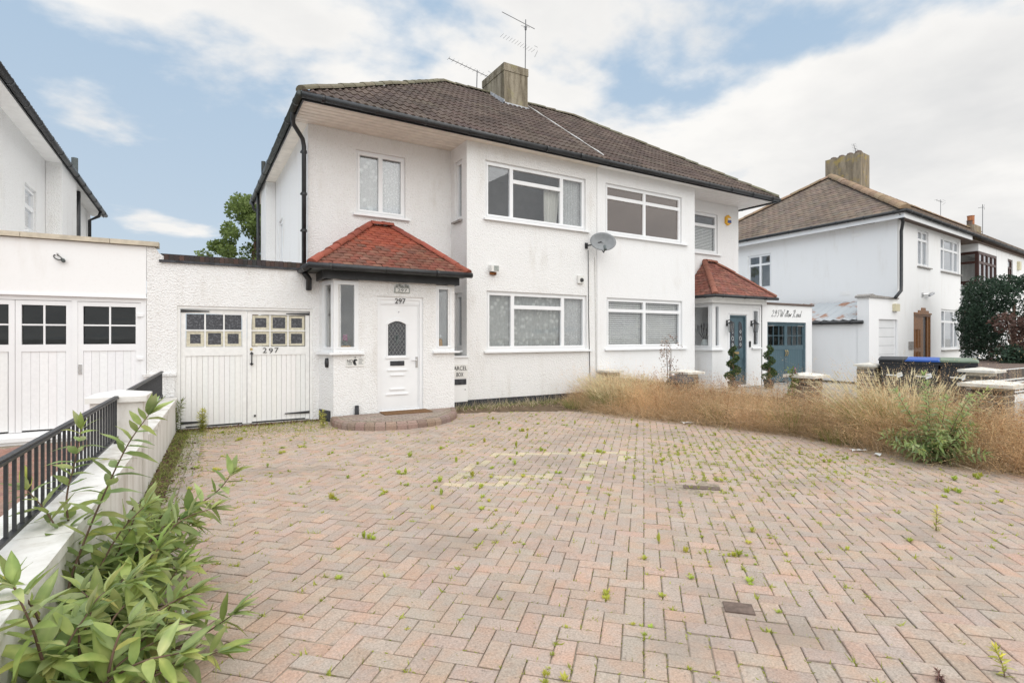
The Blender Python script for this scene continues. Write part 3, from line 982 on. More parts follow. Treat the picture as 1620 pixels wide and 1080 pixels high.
e = 0.045
s0, s1, z0, z1 = UPW
c1, c2, zt = 6.03, 7.40, 4.90
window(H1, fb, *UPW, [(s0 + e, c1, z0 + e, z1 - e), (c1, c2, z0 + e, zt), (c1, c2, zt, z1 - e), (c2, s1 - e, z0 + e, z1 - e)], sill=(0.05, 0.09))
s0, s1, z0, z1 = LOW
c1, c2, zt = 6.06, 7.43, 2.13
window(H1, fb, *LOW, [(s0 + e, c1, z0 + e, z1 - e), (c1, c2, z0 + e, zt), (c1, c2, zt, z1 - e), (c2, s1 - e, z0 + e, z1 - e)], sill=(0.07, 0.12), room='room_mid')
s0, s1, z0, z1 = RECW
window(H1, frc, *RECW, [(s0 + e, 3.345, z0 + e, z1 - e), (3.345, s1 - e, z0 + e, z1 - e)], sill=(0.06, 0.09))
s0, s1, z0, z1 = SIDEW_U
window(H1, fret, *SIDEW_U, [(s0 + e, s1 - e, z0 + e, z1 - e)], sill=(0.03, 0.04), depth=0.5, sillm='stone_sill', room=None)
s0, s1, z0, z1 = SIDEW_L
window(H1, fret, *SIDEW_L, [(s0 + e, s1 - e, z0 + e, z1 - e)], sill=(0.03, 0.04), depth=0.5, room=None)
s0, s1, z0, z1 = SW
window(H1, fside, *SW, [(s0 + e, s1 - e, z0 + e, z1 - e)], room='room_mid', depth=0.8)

# curtains hang inside: things of their own
def curtain(fr, s0, s1, z0, z1, n, mat, label, folds=9, amp=0.02, cat='curtain', name='lace_curtain', taper=0.0):
    m = MB(); k = max(24, int((s1 - s0) / 0.02)); rows = 8
    ph = random.uniform(0, 6)
    for j in range(rows + 1):
        z = z0 + (z1 - z0) * j / rows
        for i in range(k + 1):
            t = i / k
            s = s0 + (s1 - s0) * t * (1 - taper * (1 - j / rows) * 0.5)
            a = amp * (0.6 + 0.4 * (1 - j / rows)) * (math.sin(ph + t * folds * 6.283 + 0.9 * math.sin(t * 9 + j * 0.15)) + 0.4 * math.sin(t * folds * 14))
            m.v.append(fr.T(s, n + a, z))
    for j in range(rows):
        for i in range(k):
            p = j * (k + 1) + i; m.f.append((p, p + 1, p + k + 2, p + k + 1))
    return single(name, m, mat, fr.T((s0 + s1) / 2, n, z0), label, cat, None, True)
curtain(fb, 5.43, 6.05, 1.22, 2.42, -0.15, 'lace', 'floral lace curtain behind the left pane of the ground floor window of house 297', 5, 0.012)
curtain(fb, 6.06, 7.42, 1.22, 2.44, -0.165, 'lace', 'gathered floral lace curtain across the middle of the lower window of house 297', 14, 0.022)
curtain(fb, 7.43, 8.08, 1.22, 2.42, -0.15, 'net', 'plain net curtain behind the right pane of the ground floor window of house 297', 6, 0.016)
curtain(fb, 7.0, 7.42, 4.05, 4.88, -0.18, 'curtain', 'cream curtain gathered beside the middle pane of the upper bay window', 6, 0.03, taper=0.35, name='curtain')
curtain(fb, 7.43, 8.04, 4.05, 5.2, -0.16, 'net', 'net curtain behind the right pane of the upper bay window', 7, 0.018)
curtain(frc, 2.88, 3.34, 4.0, 5.22, -0.15, 'lace', 'floral lace curtain in the left pane of the window above the red porch', 4, 0.01)
curtain(frc, 3.35, 3.83, 4.0, 5.22, -0.16, 'net', 'hanging net curtain in the right pane of the window above the red porch', 7, 0.02)

# ---- porch of 297
def red_tile(u, v):
    k = smoothstep(0.25, 0.8, v + random.uniform(-0.22, 0.22))
    a = random.choice([(0.175, 0.068, 0.048), (0.20, 0.072, 0.05), (0.165, 0.08, 0.058), (0.205, 0.10, 0.07)])
    return jitter(tuple(p * (1 - k) + q * k for p, q in zip(a, (0.335, 0.088, 0.052))), 0.12)
def porch_roof(house, x0, x1, y0, ez, tx0, tx1, ty, tz, colfn, hipcol, left_ind):
    m = MB()
    A, B, C_, D = (x0, y0, ez), (x1, y0, ez), (tx1, ty, tz), (tx0, ty, tz); E, F_ = (x0, ty, ez), (x1, ty, ez)
    m.quad(A, B, C_, D); m.quad(E, A, D); m.quad(B, F_, C_); m.quad(A, E, F_, B)
    rf = part('porch_roof', m, 'plinth_black', house)
    tile = flat_tile(0.168, 0.165, 0.013)
    V = Vector((0, ty - y0, tz - ez)); L = V.length
    tile_slope(rf, (x0, y0 - 0.02, ez), (1, 0, 0), V, [(0, 0), (x1 - x0, 0), (tx1 - x0, L), (tx0 - x0, L)], 0.168, 0.118, tile, 'clay_tile', colfn, True, 0.5, 'porch_tile', 0.012, 0.006)
    Vs = Vector((tx0 - x0, 0, tz - ez)); Ls = Vs.length
    tile_slope(rf, (x0, ty, ez), (0, -1, 0), Vs, [(0, 0), (ty - y0, 0), (0.0, Ls)], 0.168, 0.118, tile, 'clay_tile', colfn, left_ind, 0.5, 'porch_tile', 0.012, 0.006)
    Vr = Vector((tx1 - x1, 0, tz - ez)); Lr = Vr.length
    tile_slope(rf, (x1, y0, ez), (0, 1, 0), Vr, [(0, 0), (ty - y0, 0), (ty - y0, Lr)], 0.168, 0.118, tile, 'clay_tile', colfn, False, 0.5, 'porch_tile', 0.012, 0.006)
    caps_along(rf, (x0, y0, ez + 0.02), (tx0, ty - 0.02, tz + 0.03), 0.075, 0.33, 'clay_tile', hipcol, 'hip_tile')
    caps_along(rf, (x1, y0, ez + 0.02), (tx1, ty - 0.02, tz + 0.03), 0.075, 0.33, 'clay_tile', hipcol, 'hip_tile')
    caps_along(rf, (tx0, ty - 0.06, tz + 0.02), (tx1, ty - 0.06, tz + 0.02), 0.085, 0.22, 'clay_tile', hipcol, 'ridge_tile')
    return rf
porch_roof(H1, 1.66, 4.50, 9.06, 2.66, 3.12, 3.55, 10.79, 3.74, red_tile, lambda: jitter((0.285, 0.085, 0.058), 0.14), False)
PY = 9.4; fp = Fr((0, PY), (1, 0)); fpl = Fr((1.94, 9.9), (0.14, -0.5)); fpr = Fr((4.36, PY), (0, 1))
PW1, PW2 = (2.08, 2.51, 1.22, 2.455), (3.975, 4.36, 1.22, 2.455)
DOOR = (2.845, 3.715, 0.07, 2.205)
m = MB()
wall(m, fp, 2.08, 4.36, 0, 2.47, [(2.0801, 2.51, 1.22, 2.47), (3.975, 4.3599, 1.22, 2.47), DOOR])
wall(m, fpl, 0, 0.519, 0, 2.47, [(0.10, 0.5189, 1.22, 2.47)]); wall(m, fpr, 0, 1.39, 0, 2.47, [(0.001, 0.9, 1.22, 2.47)])
part('porch_wall', m, 'roughcast_white', H1)
m = MB()
ya, yb_, xa, xb = 9.52, 10.78, 2.20, 4.25
m.quad((1.95, yb_, 0.1), (xb, yb_, 0.1), (xb, yb_, 2.46), (1.95, yb_, 2.46)); m.quad((xb, 9.45, 0.1), (xb, yb_, 0.1), (xb, yb_, 1.2), (xb, 9.45, 1.2)); m.quad((1.95, 9.92, 0.1), (1.95, yb_, 0.1), (1.95, yb_, 2.46), (1.95, 9.92, 2.46)); m.quad((xa, ya, 0.1), (xb, ya, 0.1), (xb, yb_, 0.1), (xa, yb_, 0.1)); m.quad((2.1, 9.42, 2.462), (4.34, 9.42, 2.462), (4.34, yb_, 2.462), (2.1, yb_, 2.462))
part('porch_lining', m, 'soffit_white', H1)
window(H1, fp, *PW1, [(2.125, 2.465, 1.265, 2.41)], room=None, inset=0.004, lw=0.03, name='porch_window')
window(H1, fp, *PW2, [(4.0, 4.295, 1.265, 2.41)], room=None, inset=0.004, lw=0.03, name='porch_window')
window(H1, fpl, 0.10, 0.513, 1.22, 2.455, [(0.145, 0.468, 1.265, 2.41)], room=None, inset=0.006, lw=0.03, name='porch_window')
window(H1, fpr, 0.006, 0.9, 1.22, 2.455, [(0.05, 0.855, 1.265, 2.41)], room=None, inset=0.006, lw=0.03, name='porch_window')
part('porch_sill', MB().box(2.0, 2.60, 9.33, 9.41, 1.165, 1.20).fbox(fpl, 0.02, 0.50, 1.165, 1.20, -0.02, 0.07), 'pvc', H1)
part('porch_sill', MB().box(3.90, 4.44, 9.33, 9.41, 1.165, 1.20).box(4.352, 4.44, 9.412, 10.2, 1.165, 1.20), 'pvc', H1)
part('porch_fascia', MB().box(1.89, 4.42, 9.30, 9.33, 2.462, 2.60).box(1.89, 1.92, 9.332, 10.79, 2.462, 2.60).box(4.39, 4.42, 9.332, 10.79, 2.462, 2.60).box(2.012, 4.388, 9.333, 10.78, 2.475, 2.48), 'black_plastic', H1)
part('porch_soffit', MB().box(1.70, 4.47, 9.08, 9.298, 2.595, 2.615).box(1.70, 1.888, 9.30, 10.79, 2.595, 2.615), 'green_black_plastic', H1)
gutter(H1, (1.60, 9.03, 2.635), (4.55, 9.03, 2.635), 0.052)
gutter(H1, (1.62, 9.03, 2.63), (1.62, 10.75, 2.63), 0.052)
downpipe(H1, [(1.66, 9.72, 2.58), (1.75, 9.8, 2.48), (1.76, 9.86, 2.30)], 0.05)
plinth(H1, fp, 2.08, 2.84, 0.10); plinth(H1, fp, 3.72, 4.36, 0.10)
part('plinth', MB().fbox(fpl, 0.02, 0.42, -0.03, 0.19, -0.01, 0.01), 'plinth_black', H1)
part('drain_gully', MB().box(2.44, 2.50, 9.33, 9.398, 0.0, 0.20).tube([(2.47, 9.36, 0.2), (2.47, 9.36, 0.27)], 0.035, 8), 'plinth_black', H1)
# front door
s0, s1, z0, z1 = DOOR
fm = MB(); fm.ring(fp, s0, s1, z0, z1, 0.055, -0.10, -0.03); fm.fbox(fp, s0 + 0.055, s1 - 0.055, 2.075, z1 - 0.055, -0.09, -0.045)
dfr = part('door_frame', fm, 'pvc', H1)
part('frame_bead', MB().ring(fp, s0 + 0.055, s1 - 0.055, 0.125, 2.073, 0.022, -0.09, -0.052), 'pvc', dfr)
lettering('297', fp, 3.18, 2.085, -0.026, 0.135, 'lettering_black', dfr, 0.20)
a0, a1, b0, b1 = 2.925, 3.635, 0.15, 2.05
GL = (3.06, 3.40, 1.13, 1.70)
dm = MB()
zs = [b0, GL[2], GL[3], b1]
for (p, q, r_, t_) in ((a0, a1, b0, GL[2]), (a0, GL[0], GL[2], GL[3]), (GL[1], a1, GL[2], GL[3]), (a0, a1, 1.78, b1)):
    dm.fbox(fp, p, q, r_, t_, -0.11, -0.062)
arc = [(GL[0] + (GL[1] - GL[0]) * i / 10, GL[3] + 0.06 * math.sin(math.pi * i / 10)) for i in range(11)]
dm.prism(fp, [(a0, 1.78), (a0, GL[3])] + arc + [(a1, GL[3]), (a1, 1.78)], -0.11, -0.062)
door = part('front_door', dm, 'pvc', H1)
part('pane', MB().prism(fp, [(GL[0], GL[2]), (GL[1], GL[2])] + arc[::-1], -0.095, -0.085), 'glass_obscure', door)
lm = MB()                                                        # leaded lattice
def bar(mb, fr, p, q, w, n0, n1):
    d = Vector((q[0] - p[0], q[1] - p[1])); d.normalize(); nx, nz = -d.y * w / 2, d.x * w / 2
    mb.prism(fr, [(p[0] - nx, p[1] - nz), (q[0] - nx, q[1] - nz), (q[0] + nx, q[1] + nz), (p[0] + nx, p[1] + nz)], n0, n1)
for k in range(-4, 7):
    for sg in (1, -1):
        pts = []
        for t_ in np.linspace(0, 1, 40):
            s = GL[0] + (GL[1] - GL[0]) * t_; z = GL[2] + 0.10 * k + (sg * (t_ - 0.5) + 0.5) * 0.50
            if GL[2] < z < GL[3] + 0.03: pts.append((s, z))
        if len(pts) > 3: bar(lm, fp, pts[0], pts[-1], 0.0035, -0.085, -0.081)
part('leading', lm, 'sign_grey', door)
fl = MB()
for k in range(5):
    t_ = k * 1.2566 + 0.3
    fl.prism(fp, [(3.23 + 0.02 * math.cos(t_) + 0.022 * math.cos(a), 1.46 + 0.028 * math.sin(t_) + 0.022 * math.sin(a)) for a in np.linspace(0, 5.6, 8)], -0.084, -0.079)
fl.prism(fp, [(3.226, 1.30), (3.234, 1.30), (3.234, 1.44), (3.226, 1.44)], -0.084, -0.079)
fl.prism(fp, [(3.23, 1.35), (3.27, 1.38), (3.285, 1.42), (3.24, 1.39)], -0.084, -0.0785); fl.prism(fp, [(3.23, 1.33), (3.175, 1.40), (3.19, 1.36)], -0.084, -0.0785)
part('glass_flower', fl, 'sign_print', door)
mo = MB()
mo.fbox(fp, GL[0] - 0.05, GL[1] + 0.05, GL[2] - 0.055, GL[2] - 0.02, -0.062, -0.045); mo.fbox(fp, GL[0] - 0.03, GL[0] - 0.005, GL[2] - 0.018, GL[3], -0.062, -0.05); mo.fbox(fp, GL[1] + 0.005, GL[1] + 0.03, GL[2] - 0.018, GL[3], -0.062, -0.05)
oa = [(x, z + 0.03) for x, z in arc]
mo.prism(fp, [(arc[0][0] - 0.045, arc[0][1])] + arc + [(arc[-1][0] + 0.045, arc[-1][1])] + [(x, z + 0.022) for x, z in oa[::-1]], -0.062, -0.048)
for (p, q, z) in ((3.04, 3.42, 0.85), (3.10, 3.37, 0.76), (3.09, 3.38, 0.50), (3.02, 3.44, 0.41)):
    mo.fbox(fp, p, q, z, z + 0.022, -0.062, -0.044)
part('moulding', mo, 'pvc', door)
part('letter_slot', MB().fbox(fp, 3.10, 3.365, 0.945, 1.03, -0.062, -0.048), 'plinth_black', door)
part('handle', MB().fbox(fp, 3.585, 3.625, 0.90, 1.10, -0.062, -0.05).tube([fp.T(3.605, -0.03, 1.04), fp.T(3.50, -0.03, 1.04)], 0.009, 6).tube([fp.T(3.605, -0.05, 1.04), fp.T(3.605, -0.03, 1.04)], 0.009, 6), 'chrome', door)
part('spy_hole', MB().tube([fp.T(3.26, -0.062, 1.93), fp.T(3.26, -0.054, 1.93)], 0.012, 10), 'chrome', door)

# things fixed on or standing in the porch
t = thing('house_number_plaque', 'small grey relief plaque above the white front door', 'plaque', fp.T(3.3, 0, 2.29))
part('plate', MB().fbox(fp, 3.155, 3.445, 2.275, 2.375, 0.002, 0.022), 'sign_grey', t)
part('relief', MB().fbox(fp, 3.175, 3.425, 2.29, 2.36, 0.022, 0.027), 'sign_white', t)
lettering('297', fp, 3.21, 2.297, 0.028, 0.075, 'sign_print', t, 0.18)
m = MB()
for i, (x, z) in enumerate(((3.2, 2.40), (3.26, 2.415), (3.31, 2.39), (3.37, 2.41), (3.415, 2.395))):
    m.lathe([(0.002, -0.025), (0.022, -0.012), (0.024, 0.008), (0.004, 0.024)], 8, fp.T(x, 0.02, z))
part('relief_leaves', m, 'sign_grey', t)
t = thing('doorstep_sign', 'white NO sign with black round symbol under the left porch window', 'sign', fp.T(2.45, 0, 0.96))
part('plate', MB().fbox(fp, 2.295, 2.61, 0.955, 1.11, 0.002, 0.014), 'sign_white', t)
lettering('NO', fp, 2.308, 1.025, 0.016, 0.078, 'lettering_black', t, 0.095)
m = MB(); m.prism(fp, [(2.45 + 0.043 * math.cos(a), 1.03 + 0.055 * math.sin(a)) for a in np.linspace(0.5, 5.4, 16)] + [(2.462, 1.0), (2.45, 1.05)], 0.0145, 0.0165); m.prism(fp, [(2.436, 1.10), (2.456, 1.10), (2.452, 1.12), (2.44, 1.12)], 0.015, 0.0165)
part('symbol', m, 'lettering_black', t)
m = MB()
for z in (1.012, 0.998, 0.984): m.fbox(fp, 2.315, 2.395, z, z + 0.005, 0.0145, 0.0158)
for z in (1.085, 1.068, 1.05, 1.028, 1.010, 0.99): m.fbox(fp, 2.505, 2.59 - 0.012 * (int(z * 1000) % 3), z, z + 0.006, 0.0145, 0.0158)
part('printed_lines', m, 'sign_print', t)
fpb = Fr((0, 9.94), (1, 0))
t = thing('parcel_box', 'white PARCEL BOX panel with black slot between porch and bay', 'parcel box', (4.64, 9.94, 0))
part('front_panel', MB().fbox(fpb, 4.37, 4.915, 0, 1.04, -0.04, 0.0), 'smooth_white', t)
part('ledge', MB().fbox(fpb, 4.37, 4.935, 1.043, 1.075, -0.30, 0.035), 'pvc', t)
sg = part('sign', MB().fbox(fpb, 4.44, 4.91, 0.62, 0.905, 0.002, 0.010), 'sign_white', t)
lettering('PARCEL', fpb, 4.545, 0.785, 0.012, 0.12, 'lettering_black', sg, 0.345); lettering('BOX', fpb, 4.65, 0.655, 0.012, 0.12, 'lettering_black', sg, 0.155)
part('slot', MB().fbox(fpb, 4.60, 4.875, 0.485, 0.60, 0.002, 0.012), 'plinth_black', t)
part('plinth', MB().fbox(fpb, 4.37, 4.912, -0.03, 0.13, 0.001, 0.006), 'plinth_black', t)
part('lock', MB().tube([fpb.T(4.85, 0.0, 0.38), fpb.T(4.85, 0.012, 0.38)], 0.01, 8), 'black_iron', t)
single('door_sensor', MB().lathe([(0.001, -0.085), (0.04, -0.075), (0.047, 0.0), (0.04, 0.075), (0.001, 0.085)], 12, (2.02, 9.60, 1.02)), 'black_plastic', (2.02, 9.60, 1.02), 'black rounded box on the left side of the white porch', 'sensor', None, True)
# ornaments on the porch sills, seen through the glass
t = thing('flower_ornament', 'small pink flower pot on the left porch window sill', 'ornament', (2.30, 9.50, 1.255))
part('book_stack', MB().box(2.20, 2.40, 9.45, 9.56, 1.255, 1.285).box(2.215, 2.385, 9.455, 9.555, 1.287, 1.315), 'ornament_tan', t)
part('pot', MB().lathe([(0.03, 0), (0.042, 0.05), (0.038, 0.06)], 10, (2.30, 9.5, 1.318)), 'sign_print', t)
m = MB()
for i in range(14):
    a = i * 2.4; m.lathe([(0.002, -0.018), (0.018, 0), (0.002, 0.018)], 5, (2.30 + 0.03 * math.cos(a), 9.5 + 0.03 * math.sin(a), 1.41 + 0.007 * i))
part('flower', m, 'ornament_pink', t)
t = thing('wooden_ornament', 'small tan ornament on the right porch window sill', 'ornament', (4.10, 9.50, 1.255))
part('body', MB().lathe([(0.045, 0), (0.05, 0.06), (0.042, 0.15), (0.03, 0.18)], 10, (4.10, 9.5, 1.255)), 'ornament_tan', t)
part('head', MB().lathe([(0.002, 0), (0.03, 0.02), (0.035, 0.05), (0.002, 0.085)], 10, (4.10, 9.5, 1.436)), 'vase_white', t)

# step in front of the door: curved edge of bullnose bricks
DS = thing('doorstep', 'low curved brick doorstep in front of the white front door', 'step', (3.1, 8.9, 0))
def step_edge(t):
    # outline from the porch left round to the parcel box
    pts = [(2.02, 9.38), (1.98, 8.90), (2.10, 8.55), (2.45, 8.25), (2.95, 8.12), (3.45, 8.18), (3.85, 8.45), (4.15, 8.85), (4.38, 9.38)]
    f = t * (len(pts) - 1); i = min(int(f), len(pts) - 2); u = f - i
    p = [Vector(pts[max(0, min(len(pts) - 1, i + k))]) for k in (-1, 0, 1, 2)]
    return 0.5 * ((2 * p[1]) + (p[2] - p[0]) * u + (2 * p[0] - 5 * p[1] + 4 * p[2] - p[3]) * u * u + (3 * p[1] - p[0] - 3 * p[2] + p[3]) * u ** 3)
NS = 24
edge = [step_edge(i / 48) for i in range(49)]
m = MB(); inner = []
for i, p in enumerate(edge):
    d = (edge[min(48, i + 1)] - edge[max(0, i - 1)]).normalized(); nin = Vector((-d.y, d.x))
    inner.append(p + nin * 0.11)
m.v = [(p.x, p.y, 0.109) for p in inner]; m.f = [tuple(range(len(inner)))]
part('tread', m, 'mortar_grey', DS)
m = MB()
tp = []
for gx in range(14):
    for gy in range(14):
        x, y = 2.05 + gx * 0.18, 8.12 + gy * 0.095
        x += 0.09 * (gy % 2)
        if all(polyin(q, [(p.x, p.y) for p in inner]) for q in ((x, y), (x + 0.17, y), (x, y + 0.085), (x + 0.17, y + 0.085))) and y + 0.085 < 9.39:
            o = piece('tread_brick', tp[0] if tp else tp.append(white_attr(MB().box(0, 0.172, 0, 0.088, -0.03, 0.004).mesh('tread_brick'))) or tp[0], DS, (x, y, 0.113), (0, 0, random.gauss(0, 0.008)), jitter((0.30, 0.24, 0.20), 0.12))
tp[0].materials.append(MAT['brick'])
for k in range(NS):
    i0, i1 = k * 2, k * 2 + 2
    mb = MB(); prof = [(0, -0.02), (0, 0.065), (0.014, 0.098), (0.04, 0.114), (0.105, 0.116), (0.105, -0.02)]
    for q in (0, 1, 2):
        p, nn = edge[i0 + q], (inner[i0 + q] - edge[i0 + q]).normalized()
        sh = (edge[i1] - edge[i0]).normalized() * (0.006 if q == 0 else (-0.006 if q == 2 else 0))
        for a, z in prof: mb.v.append((p.x + nn.x * a + sh.x, p.y + nn.y * a + sh.y, z + random.gauss(0, 0.001)))
    n = len(prof)
    for q in (0, 1):
        for a in range(n): mb.f.append((q * n + a, q * n + (a + 1) % n, (q + 1) * n + (a + 1) % n, (q + 1) * n + a))
    mb.f.append(tuple(range(n))); mb.f.append(tuple(range(3 * n - 1, 2 * n - 1, -1)))
    me = white_attr(mb.mesh('edge_brick', (3.1, 8.9, 0)))
    o = obj('edge_brick', me, 'brick', DS); o.color = (*jitter((0.26, 0.19, 0.155), 0.18), 1)
m = MB()
for p, q in zip(edge, edge[1:]):
    nn = Vector((-(q - p).y, (q - p).x)).normalized() * 0.012
    m.quad((p.x + nn.x, p.y + nn.y, -0.02), (q.x + nn.x, q.y + nn.y, -0.02), (q.x + nn.x, q.y + nn.y, 0.1), (p.x + nn.x, p.y + nn.y, 0.1))
part('joint_mortar', m, 'mortar_grey', DS)
single('doormat', MB().hexa([(2.85, 8.98, 0.119), (3.72, 8.94, 0.119), (3.74, 9.33, 0.119), (2.87, 9.37, 0.119), (2.855, 8.985, 0.135), (3.715, 8.945, 0.135), (3.735, 9.325, 0.135), (2.875, 9.365, 0.135)]), 'doormat', (3.3, 9.15, 0.119), 'brown coir doormat on the curved step', 'doormat')

# fixed on the bay front
t = thing('floodlight', 'small white floodlight on a rusty bracket above the lower bay window', 'floodlight', fb.T(5.56, 0, 2.9))
part('bracket', MB().fbox(fb, 5.46, 5.60, 2.80, 2.855, 0.002, 0.06), 'rust', t)
part('housing', MB().hexa([fb.T(5.44, 0.13, 2.86), fb.T(5.62, 0.13, 2.86), fb.T(5.62, 0.01, 2.88), fb.T(5.44, 0.01, 2.88), fb.T(5.44, 0.13, 2.99), fb.T(5.62, 0.13, 2.99), fb.T(5.62, 0.01, 3.01), fb.T(5.44, 0.01, 3.01)]), 'sign_white', t)
part('lens', MB().fbox(fb, 5.50, 5.615, 2.875, 2.985, 0.131, 0.137), 'sign_grey', t)
t = thing('security_camera', 'small white box with a black eye right of the floodlight on the bay', 'camera', fb.T(7.9, 0, 2.8))
part('housing', MB().fbox(fb, 7.82, 7.99, 2.74, 2.92, 0.002, 0.06), 'sign_white', t)
o = obj('eye', MB().lathe([(0.05, -0.004), (0.045, 0.02), (0.001, 0.03)], 12).mesh('eye'), 'black_plastic', t)
o.rotation_euler = (R(90), 0, 0); o.location = Vector(fb.T(7.92, 0.064, 2.815)) - wpos(t)
t = thing('satellite_dish', 'grey oval satellite dish on the wall between the two bay windows', 'satellite dish', fb.T(8.3, 0, 3.6))
me = MB()
nr, na = 6, 24
for i in range(nr + 1):
    r_ = i / nr
    for k in range(na):
        a = 2 * math.pi * k / na; me.v.append((0.31 * r_ * math.cos(a), -0.06 * r_ * r_ + 0.06, 0.235 * r_ * math.sin(a)))
for i in range(nr):
    for k in range(na): me.f.append((i * na + k, i * na + (k + 1) % na, (i + 1) * na + (k + 1) % na, (i + 1) * na + k))
d = obj('dish', me.mesh('dish', (0, 0, 0), True), 'dish_grey', t); d.location = (0.02, -0.36, 0.12); d.rotation_euler = (R(-14), R(6), R(-34))
sol = d.modifiers.new('thickness', 'SOLIDIFY'); sol.thickness = 0.006
ex = Vector(fb.T(8.3, 0, 3.6))
part('arm', MB().tube([ex + Vector((0.02, -0.34, -0.10)), ex + Vector((-0.10, -0.52, -0.17)), ex + Vector((-0.16, -0.64, -0.10))], 0.014, 6), 'black_iron', t)
part('receiver', MB().tube([ex + Vector((-0.17, -0.66, -0.13)), ex + Vector((-0.12, -0.58, -0.03))], 0.035, 8), 'sign_print', t)
part('bracket', MB().tube([ex + Vector((-0.2, -0.0, 0.05)), ex + Vector((-0.18, -0.16, 0.05)), ex + Vector((0.02, -0.30, 0.12))], 0.018, 6), 'black_iron', t)
part('wall_plate', MB().fbox(fb, 8.06, 8.14, 3.58, 3.72, 0.002, 0.02), 'black_iron', t)
m = MB().tube([fb.T(8.14, 0.03, 3.55), fb.T(8.16, 0.012, 3.3), fb.T(8.17, 0.012, 2.0), fb.T(8.22, 0.012, 0.1)], 0.009, 5)
single('aerial_cable', m, 'cable_dark', fb.T(8.17, 0.012, 0.1), 'dark cable running down the wall from the satellite dish', 'cable')
single('aerial_cable', MB().tube([fb.T(8.36, 0.012, 3.4), fb.T(8.37, 0.012, 2.8), fb.T(8.41, 0.012, 0.3)], 0.008, 5), 'cable_white', fb.T(8.4, 0.012, 0.3), 'pale cable down the joint between the two houses', 'cable')
# ------------------------------------------------------------ garage of 297
G1 = thing('garage', 'white roughcast flat-roofed garage with double doors numbered 297', 'garage', (0.8, 10.5, 0))
fg = Fr((0, 9.9), (1, 0)); GD = (-0.205, 1.835, 0.0, 1.965)
m = MB(); wall(m, fg, -0.60, 1.945, 0, 2.66, [GD], 0.16)
m.quad((-0.60, 9.9, 2.66), (1.905, 9.9, 2.66), (1.905, 16, 2.66), (-0.60, 16, 2.66))
part('wall', m, 'roughcast_white', G1)
part('pillar', MB().box(-0.63, -0.235, 9.86, 9.898, 0, 0.86).box(-0.65, -0.215, 9.84, 9.898, 0.862, 0.90), 'roughcast_white', G1)
part('parapet_mortar', MB().box(-0.35, 1.9, 9.895, 10.0, 2.66, 2.735), 'mortar_grey', G1)
pb = white_attr(MB().box(0.003, 0.066, -0.02, 0.11, 0, 0.095).mesh('parapet_brick')); pb.materials.append(MAT['brick'])
x = -0.38
while x < 1.86:
    piece('parapet_brick', pb, G1, (x, 9.89, 2.668 + random.gauss(0, 0.005)), (0, random.gauss(0, 0.02), 0), jitter(random.choice([(0.055, 0.048, 0.045), (0.07, 0.055, 0.05), (0.045, 0.042, 0.042), (0.06, 0.05, 0.045), (0.085, 0.06, 0.05)]), 0.2)); x += 0.069
part('felt_edge', MB().box(-0.44, 1.92, 9.86, 9.888, 2.635, 2.672).box(-0.42, 1.9, 9.93, 10.4, 2.74, 2.775), 'plinth_black', G1)
fm = MB(); fm.fbox(fg, GD[0], GD[0] + 0.045, 0, 1.92, -0.13, -0.02); fm.fbox(fg, GD[1] - 0.045, GD[1], 0, 1.92, -0.13, -0.02); fm.fbox(fg, GD[0], GD[1], 1.922, 1.964, -0.14, -0.015)
part('door_frame', fm, 'painted_timber', G1)
bd = {}
def garage_leaf(garage, fr, a, b, z0, z1, win, cols, rows, bw, mat_fr, paint, pane_fn, n=-0.05, rail=0.10, sill_rail=0.14, nm='garage_door'):
    """framed leaf: glazed top, boarded bottom"""
    m = MB(); st = 0.065
    m.fbox(fr, a, a + st, z0, z1, n - 0.045, n); m.fbox(fr, b - st, b, z0, z1, n - 0.045, n)
    m.fbox(fr, a + st, b - st, z1 - 0.065, z1, n - 0.045, n); m.fbox(fr, a + st, b - st, win - sill_rail, win, n - 0.045, n)
    w = (b - a - 2 * st); hgt = z1 - 0.065 - win; bar_ = 0.022
    for i in range(1, cols):
        c = a + st + w * i / cols; m.fbox(fr, c - bar_ / 2, c + bar_ / 2, win, z1 - 0.065, n - 0.04, n - 0.006)
    for j in range(1, rows):
        z = win + hgt * j / rows; m.fbox(fr, a + st, b - st, z - bar_ / 2, z + bar_ / 2, n - 0.038, n - 0.008)
    leaf = part(nm, m, mat_fr, garage)
    for i in range(cols):
        for j in range(rows):
            p0, p1 = a + st + w * i / cols + 0.012, a + st + w * (i + 1) / cols - 0.012
            q0, q1 = win + hgt * j / rows + 0.012, win + hgt * (j + 1) / rows - 0.012
            pane_fn(leaf, fr, p0, p1, q0, q1, i, j, n)
    me = white_attr(MB().box(garage['gap'], bw - garage['gap'], 0, 0.02, z0 + 0.02, win - sill_rail).mesh('board')); me.materials.append(MAT[paint])
    x = a + st; k = 0
    while x < b - st - 0.01:
        ww = min(bw, b - st - x)
        o = piece('board', me, leaf, fr.T(x, n - 0.012, 0), (0, 0, math.atan2(fr.d.y, fr.d.x)), jitter(garage['board_col'], 0.025)); o.scale = (ww / bw, 1, 1); x += bw
    part('board_backing', MB().fbox(fr, a + st, b - st, z0 + 0.02, win - sill_rail, n - 0.045, n - 0.036), garage['backing'], leaf)
    return leaf
def pane_old(leaf, fr, p0, p1, q0, q1, i, j, n):
    part('pane', MB().fbox(fr, p0, p1, q0, q1, n - 0.034, n - 0.028), 'glass_obscure', leaf)
    if j == 0 or leaf['masked']:
        w = random.uniform(0.028, 0.05)                      # cream masking left round the glass
        part('pane_border', MB().ring(fr, p0, p1, q0, q1, w, n - 0.028, n - 0.024), 'cream_timber', leaf)
G1['board_col'] = (0.80, 0.795, 0.775); G1['backing'] = 'soffit_cream'; G1['gap'] = 0.002
class LeafFlag: pass
